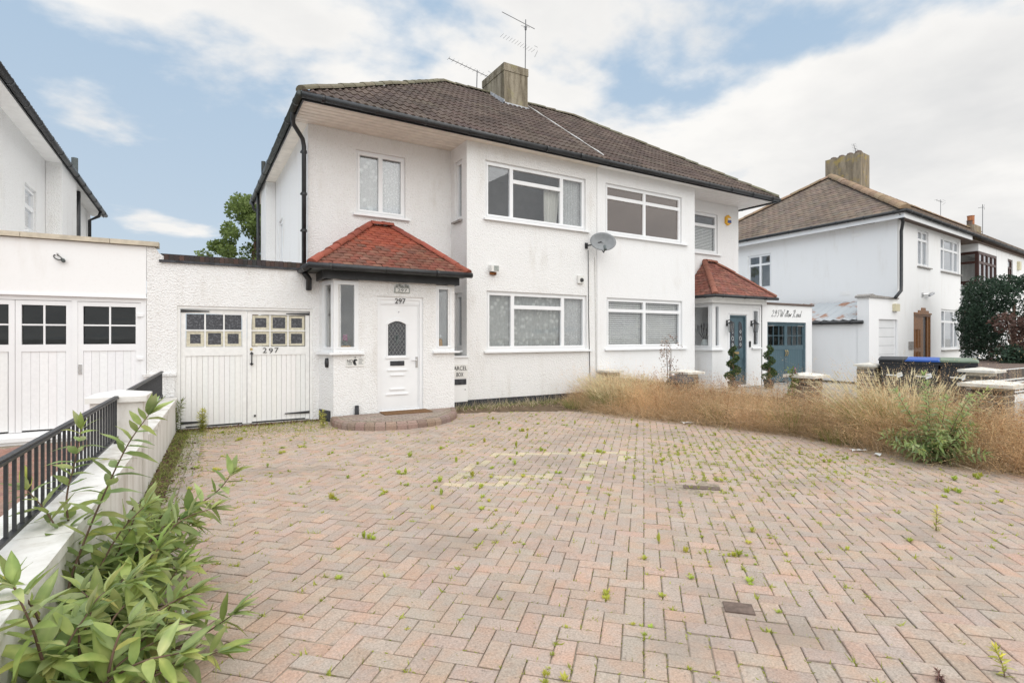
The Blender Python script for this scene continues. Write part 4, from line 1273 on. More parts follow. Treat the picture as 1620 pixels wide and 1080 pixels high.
_old = part
def part_flag(name, mb, mat, parent, smooth=False):
    o = _old(name, mb, mat, parent, smooth)
    if name == 'garage_door':
        o['masked'] = MASK[0]
    return o
part = part_flag
MASK = [False]
l1 = garage_leaf(G1, fg, -0.155, 0.785, 0.02, 1.915, 1.305, 3, 2, 0.078, 'painted_timber', 'board', pane_old)
MASK[0] = True
l2 = garage_leaf(G1, fg, 0.795, 1.785, 0.02, 1.915, 1.305, 3, 2, 0.078, 'painted_timber', 'board', pane_old)
part = _old
del G1['board_col'], G1['backing'], G1['gap']
for o in (l1, l2):
    del o['masked']
lettering('2', fg, 1.03, 1.20, -0.045, 0.125, 'black_iron', l2, 0.065); lettering('9', fg, 1.125, 1.195, -0.045, 0.125, 'black_iron', l2, 0.065); lettering('7', fg, 1.215, 1.20, -0.045, 0.125, 'black_iron', l2, 0.065)
def strap(leaf, fr, a, b, z, n):
    dd = 1 if b > a else -1
    m = MB(); m.prism(fr, [(a, z - 0.022), (b, z - 0.007), (b, z + 0.007), (a, z + 0.022)][::dd], n - 0.004, n + 0.008)
    c = a - dd * 0.03; m.fbox(fr, min(a, c) , max(a, c), z - 0.09, z + 0.075, n - 0.004, n + 0.012)
    part('hinge', m, 'black_iron', leaf)
strap(l1, fg, -0.17, 0.24, 1.885, -0.045); strap(l1, fg, -0.15, 0.2, 0.10, -0.045); strap(l2, fg, 1.80, 1.40, 1.875, -0.045); strap(l2, fg, 1.80, 1.38, 0.14, -0.045)
part('handle', MB().tube([fg.T(0.86, -0.03, 1.02), fg.T(0.86, -0.015, 1.05), fg.T(0.86, -0.015, 1.16), fg.T(0.86, -0.03, 1.19)], 0.01, 6).prism(fg, [(0.83, 1.19), (0.86, 1.17), (0.89, 1.19), (0.86, 1.225)], -0.05, -0.035).prism(fg, [(0.83, 1.02), (0.86, 0.985), (0.89, 1.02), (0.86, 1.04)], -0.05, -0.035), 'black_iron', l2)
part('lock', MB().tube([fg.T(0.855, -0.05, 1.265), fg.T(0.855, -0.035, 1.265)], 0.022, 10), 'brass', l2)
part('bolt_plate', MB().fbox(fg, 0.895, 0.925, 0.12, 0.155, -0.05, -0.042), 'black_iron', l2)
part('threshold', MB().box(-0.2, 1.83, 9.90, 10.03, -0.03, 0.012), 'concrete', G1)

# ------------------------------------------------------------ garage of the left neighbour, glazed white pvc doors
G0 = thing('garage', 'smooth white garage with white plastic glazed doors and sandstone coping', 'garage', (-2.4, 10.5, 0))
GO = (-3.4, -0.615, 0.07, 2.055)
m = MB(); wall(m, fg, -6.5, -0.605, 0, 2.86, [GO], 0.12)
m.quad((-6.5, 9.9, 2.86), (-0.605, 9.9, 2.86), (-0.605, 16, 2.86), (-6.5, 16, 2.86))
part('wall', m, 'smooth_white', G0)
# curved shoulder down to the lower garage
prof = [(-0.60, 2.66), (-0.33, 2.66), (-0.34, 2.70), (-0.38, 2.73), (-0.44, 2.77), (-0.47, 2.83), (-0.50, 2.86), (-0.60, 2.86)]
part('shoulder', MB().prism(fg, prof, -0.25, 0.001), 'roughcast_white', G0)
x = -6.5
for L in (1.45, 1.5, 1.5, 1.0, 0.62):
    part('coping_stone', MB().hexa([(x + 0.003, 9.84, 2.868), (min(x + L, -0.44) - 0.003, 9.84, 2.868), (min(x + L, -0.44) - 0.003, 10.15, 2.868), (x + 0.003, 10.15, 2.868), (x + 0.003, 9.84, 2.935), (min(x + L, -0.44) - 0.003, 9.84, 2.935), (min(x + L, -0.44) - 0.003, 10.15, 2.96), (x + 0.003, 10.15, 2.96)]), 'coping_sand', G0); x += L
part('door_frame', MB().ring(fg, *GO, 0.06, -0.11, -0.02).fbox(fg, -1.5, -1.435, 0.13, 1.995, -0.11, -0.018), 'pvc', G0)
part('drip_edge', MB().fbox(fg, -3.4, -0.60, 2.058, 2.075, 0.002, 0.03), 'pvc', G0)
part('threshold', MB().box(-3.4, -0.62, 9.80, 9.898, 0.02, 0.075).box(-3.4, -0.62, 9.83, 9.898, -0.03, 0.018), 'pvc', G0)
def pane_pvc(leaf, fr, p0, p1, q0, q1, i, j, n):
    part('pane', MB().fbox(fr, p0, p1, q0, q1, n - 0.034, n - 0.028), 'glass_dark', leaf)
G0['board_col'] = (0.82, 0.825, 0.83); G0['backing'] = 'pvc'; G0['gap'] = 0.0011
l = []
for a, b in ((-3.335, -2.74), (-2.735, -2.12), (-2.115, -1.50), (-1.435, -0.675)):
    l.append(garage_leaf(G0, fg, a, b, 0.135, 1.99, 1.365, 2, 2, 0.095, 'pvc', 'board', pane_pvc, -0.03, sill_rail=0.10))
del G0['board_col'], G0['backing'], G0['gap']
part('handle', MB().fbox(fg, -1.425, -1.385, 0.93, 1.07, -0.03, -0.015).tube([fg.T(-1.405, -0.015, 1.0), fg.T(-1.405, -0.008, 1.0)], 0.012, 8), 'chrome', l[3])
for z in (1.78, 1.12, 0.35):
    part('hinge', MB().fbox(fg, -0.72, -0.645, z, z + 0.045, -0.03, -0.004), 'pvc', l[3])
m = MB(); P = fg.T
m.quad(P(-3.4, -1.2, 0.1), P(-0.7, -1.2, 0.1), P(-0.7, -1.2, 2.2), P(-3.4, -1.2, 2.2)); m.quad(P(-0.66, -0.13, 0.1), P(-0.66, -1.2, 0.1), P(-0.66, -1.2, 2.2), P(-0.66, -0.13, 2.2)); m.quad(P(-3.4, -0.13, 2.2), P(-0.66, -0.13, 2.2), P(-0.66, -1.2, 2.2), P(-3.4, -1.2, 2.2))
part('room_lining', m, 'room_dark', G0)
t = thing('broken_lamp_fitting', 'bare looped wire lamp fitting on the smooth white garage wall', 'lamp', fg.T(-1.63, 0, 2.6))
part('wire_loop', MB().tube([fg.T(-1.70 + 0.05 * math.sin(a) + 0.05, 0.03 + 0.03 * math.sin(a), 2.61 + 0.03 * math.cos(a) - 0.02 * math.sin(a)) for a in np.linspace(0, 5.6, 12)], 0.008, 5), 'cable_dark', t)
part('socket', MB().tube([fg.T(-1.60, 0.0, 2.585), fg.T(-1.58, 0.06, 2.56)], 0.025, 8), 'sign_print', t)
part('bulb_holder', MB().tube([fg.T(-1.66, 0.0, 2.67), fg.T(-1.65, 0.03, 2.65)], 0.012, 6), 'chrome', t)

# ------------------------------------------------------------ left neighbour's house, its flank
H0 = thing('detached_house', 'white roughcast house flank with black gutter rising behind the coped garage', 'house', (-6.0, 14.0, 0))
fl = Fr((-2.85, 9.5), (0, 1))
LW = (4.55, 5.45, 3.62, 4.55)
m = MB(); wall(m, fl, 0, 12.5, 0, 5.50, [LW], 0.12); m.box(-2.845, -2.55, 15.75, 17.5, 0, 5.49)
m.quad((-9, 9.5, 0), (-2.85, 9.5, 0), (-2.85, 9.5, 5.5), (-9, 9.5, 5.5)); m.quad((-2.85, 22, 0), (-9, 22, 0), (-9, 22, 5.5), (-2.85, 22, 5.5))
part('wall', m, 'roughcast_white', H0)
window(H0, fl, *LW, [(LW[0] + e, LW[1] - e, 3.665, 4.13), (LW[0] + e, LW[1] - e, 4.13, 4.505)], room='room_mid', depth=0.8, sill=(0.04, 0.04))
m = MB(); zr = 5.50
A, B = (-2.5, 9.0, 5.56), (-2.5, 22.3, 5.56); Cc, D = (-7, 18, 8.4), (-7, 13.2, 8.4)
m.quad(A, B, Cc, D); m.quad((-11.5, 9.0, 5.56), A, D); m.quad(B, (-11.5, 22.3, 5.56), Cc)
lr = part('roof', m, 'black_plastic', H0)
Vv = Vector((-4.5, 0, 2.84)); tile_slope(lr, (-2.5, 9.0, 5.56), (0, 1, 0), Vv, [(0, 0), (13.3, 0), (9.0, Vv.length), (4.2, Vv.length)], 0.3, 0.345, roll_tile(0.30, 0.385, 0.022), 'roof_tile', brown_tile, False)
part('fascia', MB().box(-2.545, -2.52, 9.0, 22.25, 5.44, 5.55), 'black_plastic', H0)
part('soffit', MB().box(-2.848, -2.547, 9.0, 22.2, 5.45, 5.465), 'soffit_white', H0)
gutter(H0, (-2.47, 9.0, 5.50), (-2.47, 22.2, 5.50), 0.06)
downpipe(H0, [(-2.5, 21.3, 5.45), (-2.55, 21.3, 5.3), (-2.78, 21.3, 5.15), (-2.78, 21.3, 2.0)], 0.045)
downpipe(H0, [(-2.72, 18.6, 5.44), (-2.72, 18.6, 2.0)], 0.10)
part('flue', MB().tube([(-2.75, 18.6, 5.6), (-2.75, 18.6, 6.35)], 0.075, 10), 'sign_print', H0)

# ------------------------------------------------------------ house 295
H2 = thing('semi_detached_house', 'bright white house with blue-grey front door and yellow alarm box, right half of the pair', 'house', (11.9, 12.0, 0))
mx = lambda x: 2 * XM - x
fret2 = Fr((mx(4.92), YF), (0, 1)); fside2 = Fr((mx(1.91), YR), (0, 1))
UP2, LO2 = (8.71, 11.42, 4.01, 5.26), (8.75, 11.44, 1.19, 2.44)
RE2 = (12.80, 13.95, 4.02, 5.24)
m = MB()
wall(m, fb, XM + 0.004, mx(4.92), 0, EZ - 0.05, [UP2, LO2]); wall(m, fret2, 0, 0.8, 0, EZ - 0.05)
wall(m, frc, mx(4.92), mx(1.91), 0, EZ - 0.05, [RE2]); wall(m, fside2, 0, YB_ - YR, 0, EZ - 0.05)
part('wall', m, 'roughcast_bright', H2)
part('joint_strip', MB().fbox(fb, XM + 0.006, XM + 0.14, 0, EZ - 0.06, 0.001, 0.012), 'roughcast_bright', H2)
roof_half(H2, False); eaves(H2, False)
plinth(H2, fb, XM + 0.15, mx(4.92))
s0, s1, z0, z1 = UP2; c1 = 10.06
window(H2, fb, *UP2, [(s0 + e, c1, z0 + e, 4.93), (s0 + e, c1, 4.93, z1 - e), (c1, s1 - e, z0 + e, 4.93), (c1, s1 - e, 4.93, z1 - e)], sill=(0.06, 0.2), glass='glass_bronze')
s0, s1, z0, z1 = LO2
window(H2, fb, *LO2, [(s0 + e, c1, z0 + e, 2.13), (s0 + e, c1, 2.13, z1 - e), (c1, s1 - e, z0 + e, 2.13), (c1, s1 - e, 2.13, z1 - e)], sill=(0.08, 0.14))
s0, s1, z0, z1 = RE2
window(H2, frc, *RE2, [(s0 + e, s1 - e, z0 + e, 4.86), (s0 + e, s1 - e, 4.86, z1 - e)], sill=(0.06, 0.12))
def blind(fr, s0, s1, z0, z1, n, label, pitch=0.052, tilt=0.55):
    t = thing('venetian_blind', label, 'blind', fr.T((s0 + s1) / 2, n, z0))
    m = MB(); z = z0 + 0.03
    while z < z1 - 0.03:
        m.quad(fr.T(s0, n + 0.02, z - 0.016 * tilt * 2), fr.T(s1, n + 0.02, z - 0.016 * tilt * 2), fr.T(s1, n - 0.02, z + 0.016 * tilt * 2), fr.T(s0, n - 0.02, z + 0.016 * tilt * 2)); z += pitch
    o = part('slats', m, 'soffit_white', t); o['kind'] = 'stuff'
    part('head_rail', MB().fbox(fr, s0, s1, z1 - 0.04, z1, n - 0.02, n + 0.02), 'soffit_white', t)
    m = MB()
    for k in (0.12, 0.5, 0.88): m.fbox(fr, s0 + (s1 - s0) * k, s0 + (s1 - s0) * k + 0.006, z0, z1 - 0.04, n + 0.021, n + 0.024)
    part('cord', m, 'soffit_white', t)
blind(fb, 8.82, 10.03, 1.25, 2.40, -0.145, 'white slatted blind in the left half of the lower bay window of house 295')
blind(fb, 10.10, 11.38, 1.25, 2.40, -0.145, 'white slatted blind in the right half of the lower bay window of house 295')
blind(frc, 12.88, 13.88, 4.08, 4.86, -0.145, 'white slatted blind in the upper window above the red porch of house 295', 0.045, 0.65)
def red_tile2(u, v):
    return jitter(random.choice([(0.22, 0.09, 0.07), (0.25, 0.10, 0.075), (0.20, 0.095, 0.075), (0.27, 0.12, 0.09)]), 0.14)
P2 = (12.55, 14.80); P2Y = 9.9
porch_roof(H2, 12.27, 15.02, 9.58, 2.63, 13.30, 13.74, 10.79, 3.72, red_tile2, lambda: jitter((0.27, 0.115, 0.08), 0.12), True)
fq = Fr((0, P2Y), (1, 0)); fql = Fr((P2[0], 10.79), (0, -1))
D2 = (13.30, 14.08, 0.06, 2.10)
m = MB()
wall(m, fq, *P2, 0, 2.46, [(12.5501, 12.90, 1.14, 2.40), (14.36, 14.72, 1.16, 2.32), D2]); wall(m, fql, 0, 0.89, 0, 2.46, [(0.12, 0.8899, 1.14, 2.40)]); m.quad((P2[1], P2Y, 0), (P2[1], 10.79, 0), (P2[1], 10.79, 2.46), (P2[1], P2Y, 2.46))
part('porch_wall', m, 'roughcast_bright', H2)
m = MB(); m.quad((12.6, 10.77, 0.1), (14.75, 10.77, 0.1), (14.75, 10.77, 2.46), (12.6, 10.77, 2.46)); m.quad((12.6, 10.02, 0.1), (14.75, 10.02, 0.1), (14.75, 10.77, 0.1), (12.6, 10.77, 0.1)); m.quad((12.57, 9.92, 2.455), (14.78, 9.92, 2.455), (14.78, 10.78, 2.455), (12.57, 10.78, 2.455))
part('porch_lining', m, 'soffit_white', H2)
window(H2, fq, 12.55, 12.90, 1.14, 2.40, [(12.60, 12.85, 1.19, 2.35)], room=None, inset=0.004, lw=0.03, name='porch_window')
window(H2, fql, 0.12, 0.884, 1.14, 2.40, [(0.17, 0.83, 1.19, 2.35)], room=None, inset=0.006, lw=0.03, name='porch_window')
window(H2, fq, 14.36, 14.72, 1.16, 2.32, [(14.40, 14.68, 1.205, 2.275)], room=None, inset=0.02, lw=0.03, name='porch_window', sill=(0.05, 0.05))
part('porch_sill', MB().box(12.47, 13.0, 9.83, 9.898, 1.085, 1.125).box(12.47, 12.548, 9.90, 10.79, 1.085, 1.125), 'pvc', H2)
part('porch_fascia', MB().box(12.42, 14.92, 9.80, 9.83, 2.43, 2.56).box(12.42, 12.45, 9.832, 10.79, 2.43, 2.56), 'soffit_white', H2)
part('porch_soffit', MB().box(12.3, 15.0, 9.60, 9.798, 2.562, 2.58).box(12.3, 12.55, 9.80, 10.79, 2.562, 2.58), 'soffit_white', H2)
gutter(H2, (12.22, 9.55, 2.60), (15.08, 9.55, 2.60), 0.045); gutter(H2, (12.24, 9.55, 2.60), (12.24, 10.79, 2.60), 0.045)
part('door_canopy', MB().fbox(fq, 13.26, 14.12, 2.13, 2.16, 0.0, 0.03), 'pvc', H2)
dm = MB(); s0, s1, z0, z1 = D2
dm.ring(fq, s0, s1, z0, z1, 0.045, -0.10, -0.02)
part('door_frame', dm, 'blue_grey_paint', H2)
d2 = part('front_door', MB().fbox(fq, s0 + 0.047, s1 - 0.047, z0 + 0.047, z1 - 0.047, -0.10, -0.06), 'blue_grey_paint', H2)
for c in (13.51, 13.87):
    part('pane', MB().prism(fq, [(c - 0.085, 1.10), (c + 0.085, 1.16), (c + 0.085, 1.75), (c + 0.05, 1.88), (c - 0.05, 1.92), (c - 0.085, 1.85)], -0.0595, -0.052), 'glass_obscure', d2)
    mm = MB()
    for (zc, rr) in ((1.62, 0.03), (1.42, 0.045), (1.24, 0.03)):
        mm.tube([fq.T(c + rr * math.cos(a), -0.05, zc + rr * 1.4 * math.sin(a)) for a in np.linspace(0, 6.283, 13)], 0.007, 5, False)
    part('glass_pattern', mm, 'vase_white', d2)
    part('moulding', MB().ring(fq, c - 0.11, c + 0.11, 0.22, 0.85, 0.02, -0.0595, -0.045), 'blue_grey_paint', d2)
part('letter_plate', MB().fbox(fq, 13.58, 13.80, 0.96, 1.03, -0.0595, -0.045), 'brass', d2)
part('handle', MB().fbox(fq, 13.36, 13.40, 0.98, 1.16, -0.0595, -0.04), 'chrome', d2)
part('door_reveal', MB().fbox(fq, 13.22, 13.298, 0.0, 2.12, 0.001, 0.012).fbox(fq, 14.082, 14.16, 0.0, 2.12, 0.001, 0.012), 'pvc', H2)
t = thing('dried_flower_vase', 'pale vase of dried grasses behind the porch window of house 295', 'vase', (12.78, 10.35, 1.12))
part('vase', MB().lathe([(0.05, 0), (0.10, 0.08), (0.11, 0.16), (0.06, 0.26), (0.065, 0.28)], 12, (12.78, 10.35, 1.12)), 'vase_white', t, True)
m = MB()
for i in range(14):
    a = i * 2.4; b = 0.10 + 0.09 * (i % 3); top = Vector((12.78 + b * math.cos(a), 10.35 + b * math.sin(a), 1.75 + 0.18 * ((i * 7) % 5) / 5))
    m.tube([(12.78, 10.35, 1.35), top - Vector((0, 0, 0.2)), top - Vector((0, 0, 0.08)), top], [0.004, 0.008, 0.022, 0.003], 5)
part('dried_stems', m, 'grass_straw', t)
def lantern(x, label):
    t = thing('wall_lantern', label, 'lantern', fq.T(x, 0, 1.62), 0, 'lanterns beside the blue-grey door')
    f = Fr((0, P2Y - 0.15), (1, 0))
    part('bracket', MB().fbox(fq, x - 0.03, x + 0.03, 1.78, 1.95, 0.002, 0.02).tube([fq.T(x, 0.02, 1.92), fq.T(x, 0.10, 1.96), fq.T(x, 0.15, 1.90)], 0.011, 6), 'black_iron', t)
    part('roof', MB().lathe([(0.10, 0), (0.085, 0.025), (0.03, 0.07), (0.012, 0.09)], 6, fq.T(x, 0.15, 1.84)), 'black_iron', t)
    part('glass', MB().lathe([(0.055, 0), (0.082, 0.22)], 6, fq.T(x, 0.15, 1.615)), 'glass', t)
    m = MB()
    for k in range(6):
        a = 2 * math.pi * k / 6; c = fq.T(x, 0.15, 0); m.tube([(c[0] + 0.058 * math.cos(a), c[1] + 0.058 * math.sin(a), 1.61), (c[0] + 0.085 * math.cos(a), c[1] + 0.085 * math.sin(a), 1.84)], 0.007, 4)
    m.lathe([(0.06, 0), (0.06, 0.015), (0.02, 0.02)], 6, fq.T(x, 0.15, 1.595))
    part('cage', m, 'black_iron', t)
lantern(13.17, 'black glass wall lantern on the left of the blue-grey front door'); lantern(14.30, 'black glass wall lantern between the blue-grey front door and narrow window')
single('door_bell', MB().fbox(fq, 14.19, 14.25, 1.16, 1.34, 0.013, 0.035), 'black_plastic', fq.T(14.22, 0, 1.2), 'small black doorbell right of the blue-grey door', 'doorbell')
t = thing('alarm_box', 'yellow hexagonal alarm box with blue panel high on house 295', 'alarm', frc.T(14.38, 0, 5.1))
part('housing', MB().prism(frc, [(14.27, 5.02), (14.38, 4.95), (14.50, 5.02), (14.50, 5.20), (14.38, 5.28), (14.27, 5.20)], 0.002, 0.07), 'alarm_yellow', t)
part('panel', MB().prism(frc, [(14.33, 5.02), (14.50, 5.03), (14.498, 5.12), (14.33, 5.10)], 0.0705, 0.076), 'alarm_blue', t)
part('badge', MB().prism(frc, [(14.34, 5.12), (14.49, 5.13), (14.49, 5.18), (14.34, 5.17)], 0.0705, 0.076), 'litter_white', t)

# ---- garage of 295
G2 = thing('garage', 'white garage with blue-grey double doors and black script lettering', 'garage', (16.3, 10.5, 0))
fg2 = Fr((0, 9.98), (1, 0)); GD2 = (15.22, 17.32, 0.0, 1.93)
m = MB(); wall(m, fg2, 14.96, 17.66, 0, 2.47, [GD2], 0.16); m.quad((14.96, 9.98, 2.47), (17.66, 9.98, 2.47), (17.66, 16, 2.47), (14.96, 16, 2.47)); m.quad((17.66, 9.98, 0), (17.66, 16, 0), (17.66, 16, 2.47), (17.66, 9.98, 2.47))
part('wall', m, 'smooth_white', G2)
for k in range(6):
    part('coping_tile', MB().box(14.9 + k * 0.47, 14.9 + k * 0.47 + 0.465, 9.93, 10.2, 2.472 + random.uniform(0, 0.008), 2.53), 'drain_brown', G2)
part('door_frame', MB().fbox(fg2, GD2[0], GD2[0] + 0.05, 0, 1.88, -0.14, -0.03).fbox(fg2, GD2[1] - 0.05, GD2[1], 0, 1.88, -0.14, -0.03).fbox(fg2, GD2[0], GD2[1], 1.882, 1.929, -0.15, -0.025), 'blue_grey_paint', G2)
def pane_bl(leaf, fr, p0, p1, q0, q1, i, j, n):
    part('pane', MB().fbox(fr, p0, p1, q0, q1, n - 0.034, n - 0.028), 'glass_dark', leaf)
G2['board_col'] = (0.082, 0.135, 0.16); G2['backing'] = 'blue_grey_paint'; G2['gap'] = 0.002
b1 = garage_leaf(G2, fg2, 15.272, 16.265, 0.02, 1.875, 1.20, 3, 2, 0.10, 'blue_grey_paint', 'board', pane_bl)
b2 = garage_leaf(G2, fg2, 16.275, 17.268, 0.02, 1.875, 1.20, 3, 2, 0.10, 'blue_grey_paint', 'board', pane_bl)
del G2['board_col'], G2['backing'], G2['gap']
m = MB(); P = fg2.T
m.quad(P(15.25, -0.8, 0.1), P(17.3, -0.8, 0.1), P(17.3, -0.8, 2), P(15.25, -0.8, 2))
part('room_lining', m, 'room_dark', G2)
for lf, x in ((b1, 16.22), (b2, 16.32)):
    part('handle', MB().tube([fg2.T(x, -0.04, 0.86), fg2.T(x, -0.01, 0.92), fg2.T(x, -0.01, 1.0), fg2.T(x, -0.04, 1.04)], 0.014, 6), 'brass', lf)
part('hinge', MB().fbox(fg2, 15.29, 15.62, 1.80, 1.83, -0.049, -0.04), 'chrome', b1); part('hinge', MB().fbox(fg2, 16.9, 17.25, 1.80, 1.83, -0.049, -0.04), 'chrome', b2)
# script house name in flowing strokes
t = thing('house_name_lettering', 'black script lettering 295 Willow Road above the blue-grey garage doors', 'lettering', fg2.T(16.2, 0, 2.1))
def stroke(pts, x, k=0.3, w=0.011):
    P_ = []
    for i in range(len(pts) - 1):
        p = [Vector(pts[max(0, min(len(pts) - 1, i + q))]) for q in (-1, 0, 1, 2)]
        for u in np.linspace(0, 1, 5)[:-1]:
            v = 0.5 * ((2 * p[1]) + (p[2] - p[0]) * u + (2 * p[0] - 5 * p[1] + 4 * p[2] - p[3]) * u * u + (3 * p[1] - p[0] - 3 * p[2] + p[3]) * u ** 3)
            P_.append(v)
    P_.append(Vector(pts[-1]))
    return MB().tube([fg2.T(x + (p.x + 0.32 * p.y) * k, 0.008, 2.10 + p.y * k) for p in P_], [w * (0.7 + 0.5 * abs(math.sin(i * 0.5))) for i in range(len(P_))], 5)
SCRIPT = [
 ('two', [[(0.05, .75), (.2, 1), (.4, .85), (.3, .5), (0, .05), (.12, .08), (.3, 0), (.5, .12)]], 0.17),
 ('nine', [[(.42, .8), (.25, 1), (.08, .75), (.22, .5), (.42, .75), (.42, .9), (.4, .4), (.2, 0), (.05, .1)]], 0.17),
 ('five', [[(.5, 1), (.2, .98), (.12, .6), (.35, .62), (.42, .3), (.25, 0), (.02, .12)]], 0.20),
 ('letter_w', [[(-.25, .75), (-.05, 1.1), (.12, .95), (.15, .3), (.22, 0), (.42, .5), (.5, .9), (.5, .2), (.6, 0), (.85, .6), (.95, 1.1), (1.1, 1.05)]], 0.32),
 ('letter_i', [[(0, .1), (.12, .5), (.1, .05), (.25, .1)]], 0.08),
 ('letter_l', [[(0, .1), (.2, .9), (.12, 1.0), (.06, .3), (.2, .05)]], 0.07),
 ('letter_l', [[(0, .1), (.2, .9), (.12, 1.0), (.06, .3), (.2, .05)]], 0.07),
 ('letter_o', [[(.2, .5), (.03, .3), (.12, 0), (.28, .25), (.2, .5), (.38, .45)]], 0.10),
 ('letter_w', [[(0, .5), (.06, .05), (.22, .4), (.26, .05), (.42, .5), (.5, .45)]], 0.23),
 ('letter_r', [[(-.1, .9), (.1, 1.1), (.2, .95), (.12, 0), (0, .05)], [(.12, .95), (.4, 1.15), (.5, .8), (.2, .55), (.4, .2), (.6, .0), (.75, .15)]], 0.23),
 ('letter_o', [[(.2, .5), (.03, .3), (.12, 0), (.28, .25), (.2, .5), (.38, .45)]], 0.10),
 ('letter_a', [[(.28, .5), (.08, .45), (.05, .05), (.25, .3), (.3, .5), (.28, .08), (.4, .12)]], 0.12),
 ('letter_d', [[(.28, .45), (.08, .42), (.05, .05), (.25, .3), (.42, 1.05), (.32, .5), (.3, .08), (.45, .12)]], 0.14)]
x = 15.42
for nm, sts, adv in SCRIPT:
    m = MB()
    for s_ in sts:
        q = stroke(s_, x, 0.20, 0.0048); i = len(m.v); m.v += q.v; m.f += [tuple(i + a for a in f) for f in q.f]
    part(nm, m, 'lettering_black', t); x += adv * 0.80

# ------------------------------------------------------------ right neighbours
H3 = thing('semi_detached_house', 'white house with brown tiled hip roof and carved wooden front door', 'house', (23, 11, 0))
e3 = Vector((0.997, 0.077)); A3 = Vector((20.3, 8.6)); b3 = Vector((0.064, 1.0)).normalized()
f3 = Fr(A3, e3); Bk = A3 + b3 * 10.5; f3s = Fr(Bk, -b3); L3 = 6.55
W3a, W3b, W3c, D3 = (1.85, 2.91, 4.0, 5.3), (4.2, 6.36, 3.99, 5.3), (4.26, 6.36, 0.97, 2.53), (1.45, 3.15, 0.05, 2.27)
sw3 = (10.5 - 5.89, 10.5 - 4.75, 3.5, 4.95)
m = MB(); wall(m, f3, 0, L3, 0, 5.55, [W3a, W3b, W3c, D3]); wall(m, f3s, 0, 10.5, 0, 5.55, [sw3])
ret = Fr(f3.T(L3, 0, 0)[:2], (-e3.y, e3.x)); wall(m, ret, 0, 1.5, 0, 5.55)
part('wall', m, 'smooth_white', H3)
def grid_lights(s0, s1, z0, z1, cs, zt, e=0.045):
    xs = [s0 + e] + cs + [s1 - e]; out = []
    for a, b in zip(xs, xs[1:]): out += [(a, b, z0 + e, zt), (a, b, zt, z1 - e)]
    return out
window(H3, f3, *W3a, grid_lights(*W3a, [2.35], 4.95), sill=(0.06, 0.2), sillm='stone_sill', room='room_mid')
window(H3, f3, *W3b, grid_lights(*W3b, [4.65, 5.75], 4.85), sill=(0.0, 0.25), sillm='stone_sill', room='room_mid', depth=1.0)
window(H3, f3, *W3c, grid_lights(*W3c, [4.75, 5.8], 2.05), sill=(0.0, 0.15), sillm='stone_sill', room='room_mid', depth=1.0)
window(H3, f3s, *sw3, grid_lights(*sw3, [sw3[0] + 0.6], 4.52), room='room_mid', depth=0.8)
s0, s1, z0, z1 = D3
dm = MB().ring(f3, s0, s1, z0, z1, 0.07, -0.10, -0.01)
dm.prism(f3, [(s0, z1), (s1, z1), (s1, z1 + 0.06), (s1 - 0.3, z1 + 0.06), (s1 - 0.3, z1 + 0.14), (s1 - 0.6, z1 + 0.14), (s1 - 0.62, z1 + 0.24), (s0 + 0.72, z1 + 0.24), (s0 + 0.7, z1 + 0.14), (s0 + 0.4, z1 + 0.14), (s0 + 0.4, z1 + 0.06), (s0, z1 + 0.06)], 0.0, 0.03)
part('door_frame', dm, 'oak_door', H3)
d3 = part('front_door', MB().fbox(f3, s0 + 0.072, s0 + 0.85, z0 + 0.07, z1 - 0.072, -0.10, -0.04).fbox(f3, s0 + 0.852, s1 - 0.072, z0 + 0.07, 0.55, -0.10, -0.04).fbox(f3, s0 + 0.852, s0 + 1.05, 0.552, z1 - 0.072, -0.10, -0.04).fbox(f3, s1 - 0.25, s1 - 0.072, 0.552, z1 - 0.072, -0.10, -0.04), 'oak_door', H3)
part('pane', MB().fbox(f3, s0 + 1.05, s1 - 0.25, 0.552, z1 - 0.074, -0.09, -0.08), 'glass_obscure', d3)
for c, a, b in ((s0 + 0.28, 0.3, 0.95), (s0 + 0.62, 0.3, 0.95), (s0 + 0.28, 1.05, 1.75), (s0 + 0.62, 1.05, 1.75)):
    part('panel', MB().ring(f3, c - 0.12, c + 0.12, a, b, 0.03, -0.039, -0.02), 'oak_door', d3)
part('sign', MB().fbox(f3, s0 - 0.48, s0 - 0.04, 1.02, 1.30, 0.002, 0.02), 'stone_sill', H3)
Zc = 5.62; off = 0.35
Ef = A3 - b3 * off - e3 * 0.35
roofm = MB()
c0 = Vector((Ef.x, Ef.y, Zc)); c1 = c0 + Vector((e3.x, e3.y, 0)) * 31; c2 = c0 + Vector((b3.x, b3.y, 0)) * 10.2
pk = Vector((24.5, 13.0, 8.58)); pk2 = pk + Vector((e3.x, e3.y, 0)) * 22; c3 = c2 + Vector((e3.x, e3.y, 0)) * 31
for q in ((c0, c1, pk2, pk), (c2, c0, pk), (c3, c2, pk, pk2), (c1, c3, pk2)): roofm.quad(*q)
r3 = part('roof', roofm, 'drain_brown', H3)
def tan_tile(u, v): return jitter(random.choice([(0.205, 0.155, 0.12), (0.185, 0.142, 0.115), (0.225, 0.17, 0.13), (0.195, 0.155, 0.125)]), 0.10)
def slope_on(parent, a, b, c, w, g, tile, mat, cf, ind, nm='tile', d=None):
    """tile the triangle (or quad) a-b-c(-d), a-b being the eave"""
    a, b, c = Vector(a), Vector(b), Vector(c); U = (b - a).normalized(); N = U.cross(c - a).normalized(); V = N.cross(U)
    pts = [(0, 0), ((b - a).length, 0), ((c - a).dot(U), (c - a).dot(V))]
    if d is not None: pts.append(((Vector(d) - a).dot(U), (Vector(d) - a).dot(V)))
    tile_slope(parent, a, U, V, pts, w, g, tile, mat, cf, ind, 0.5, nm, 0.02)
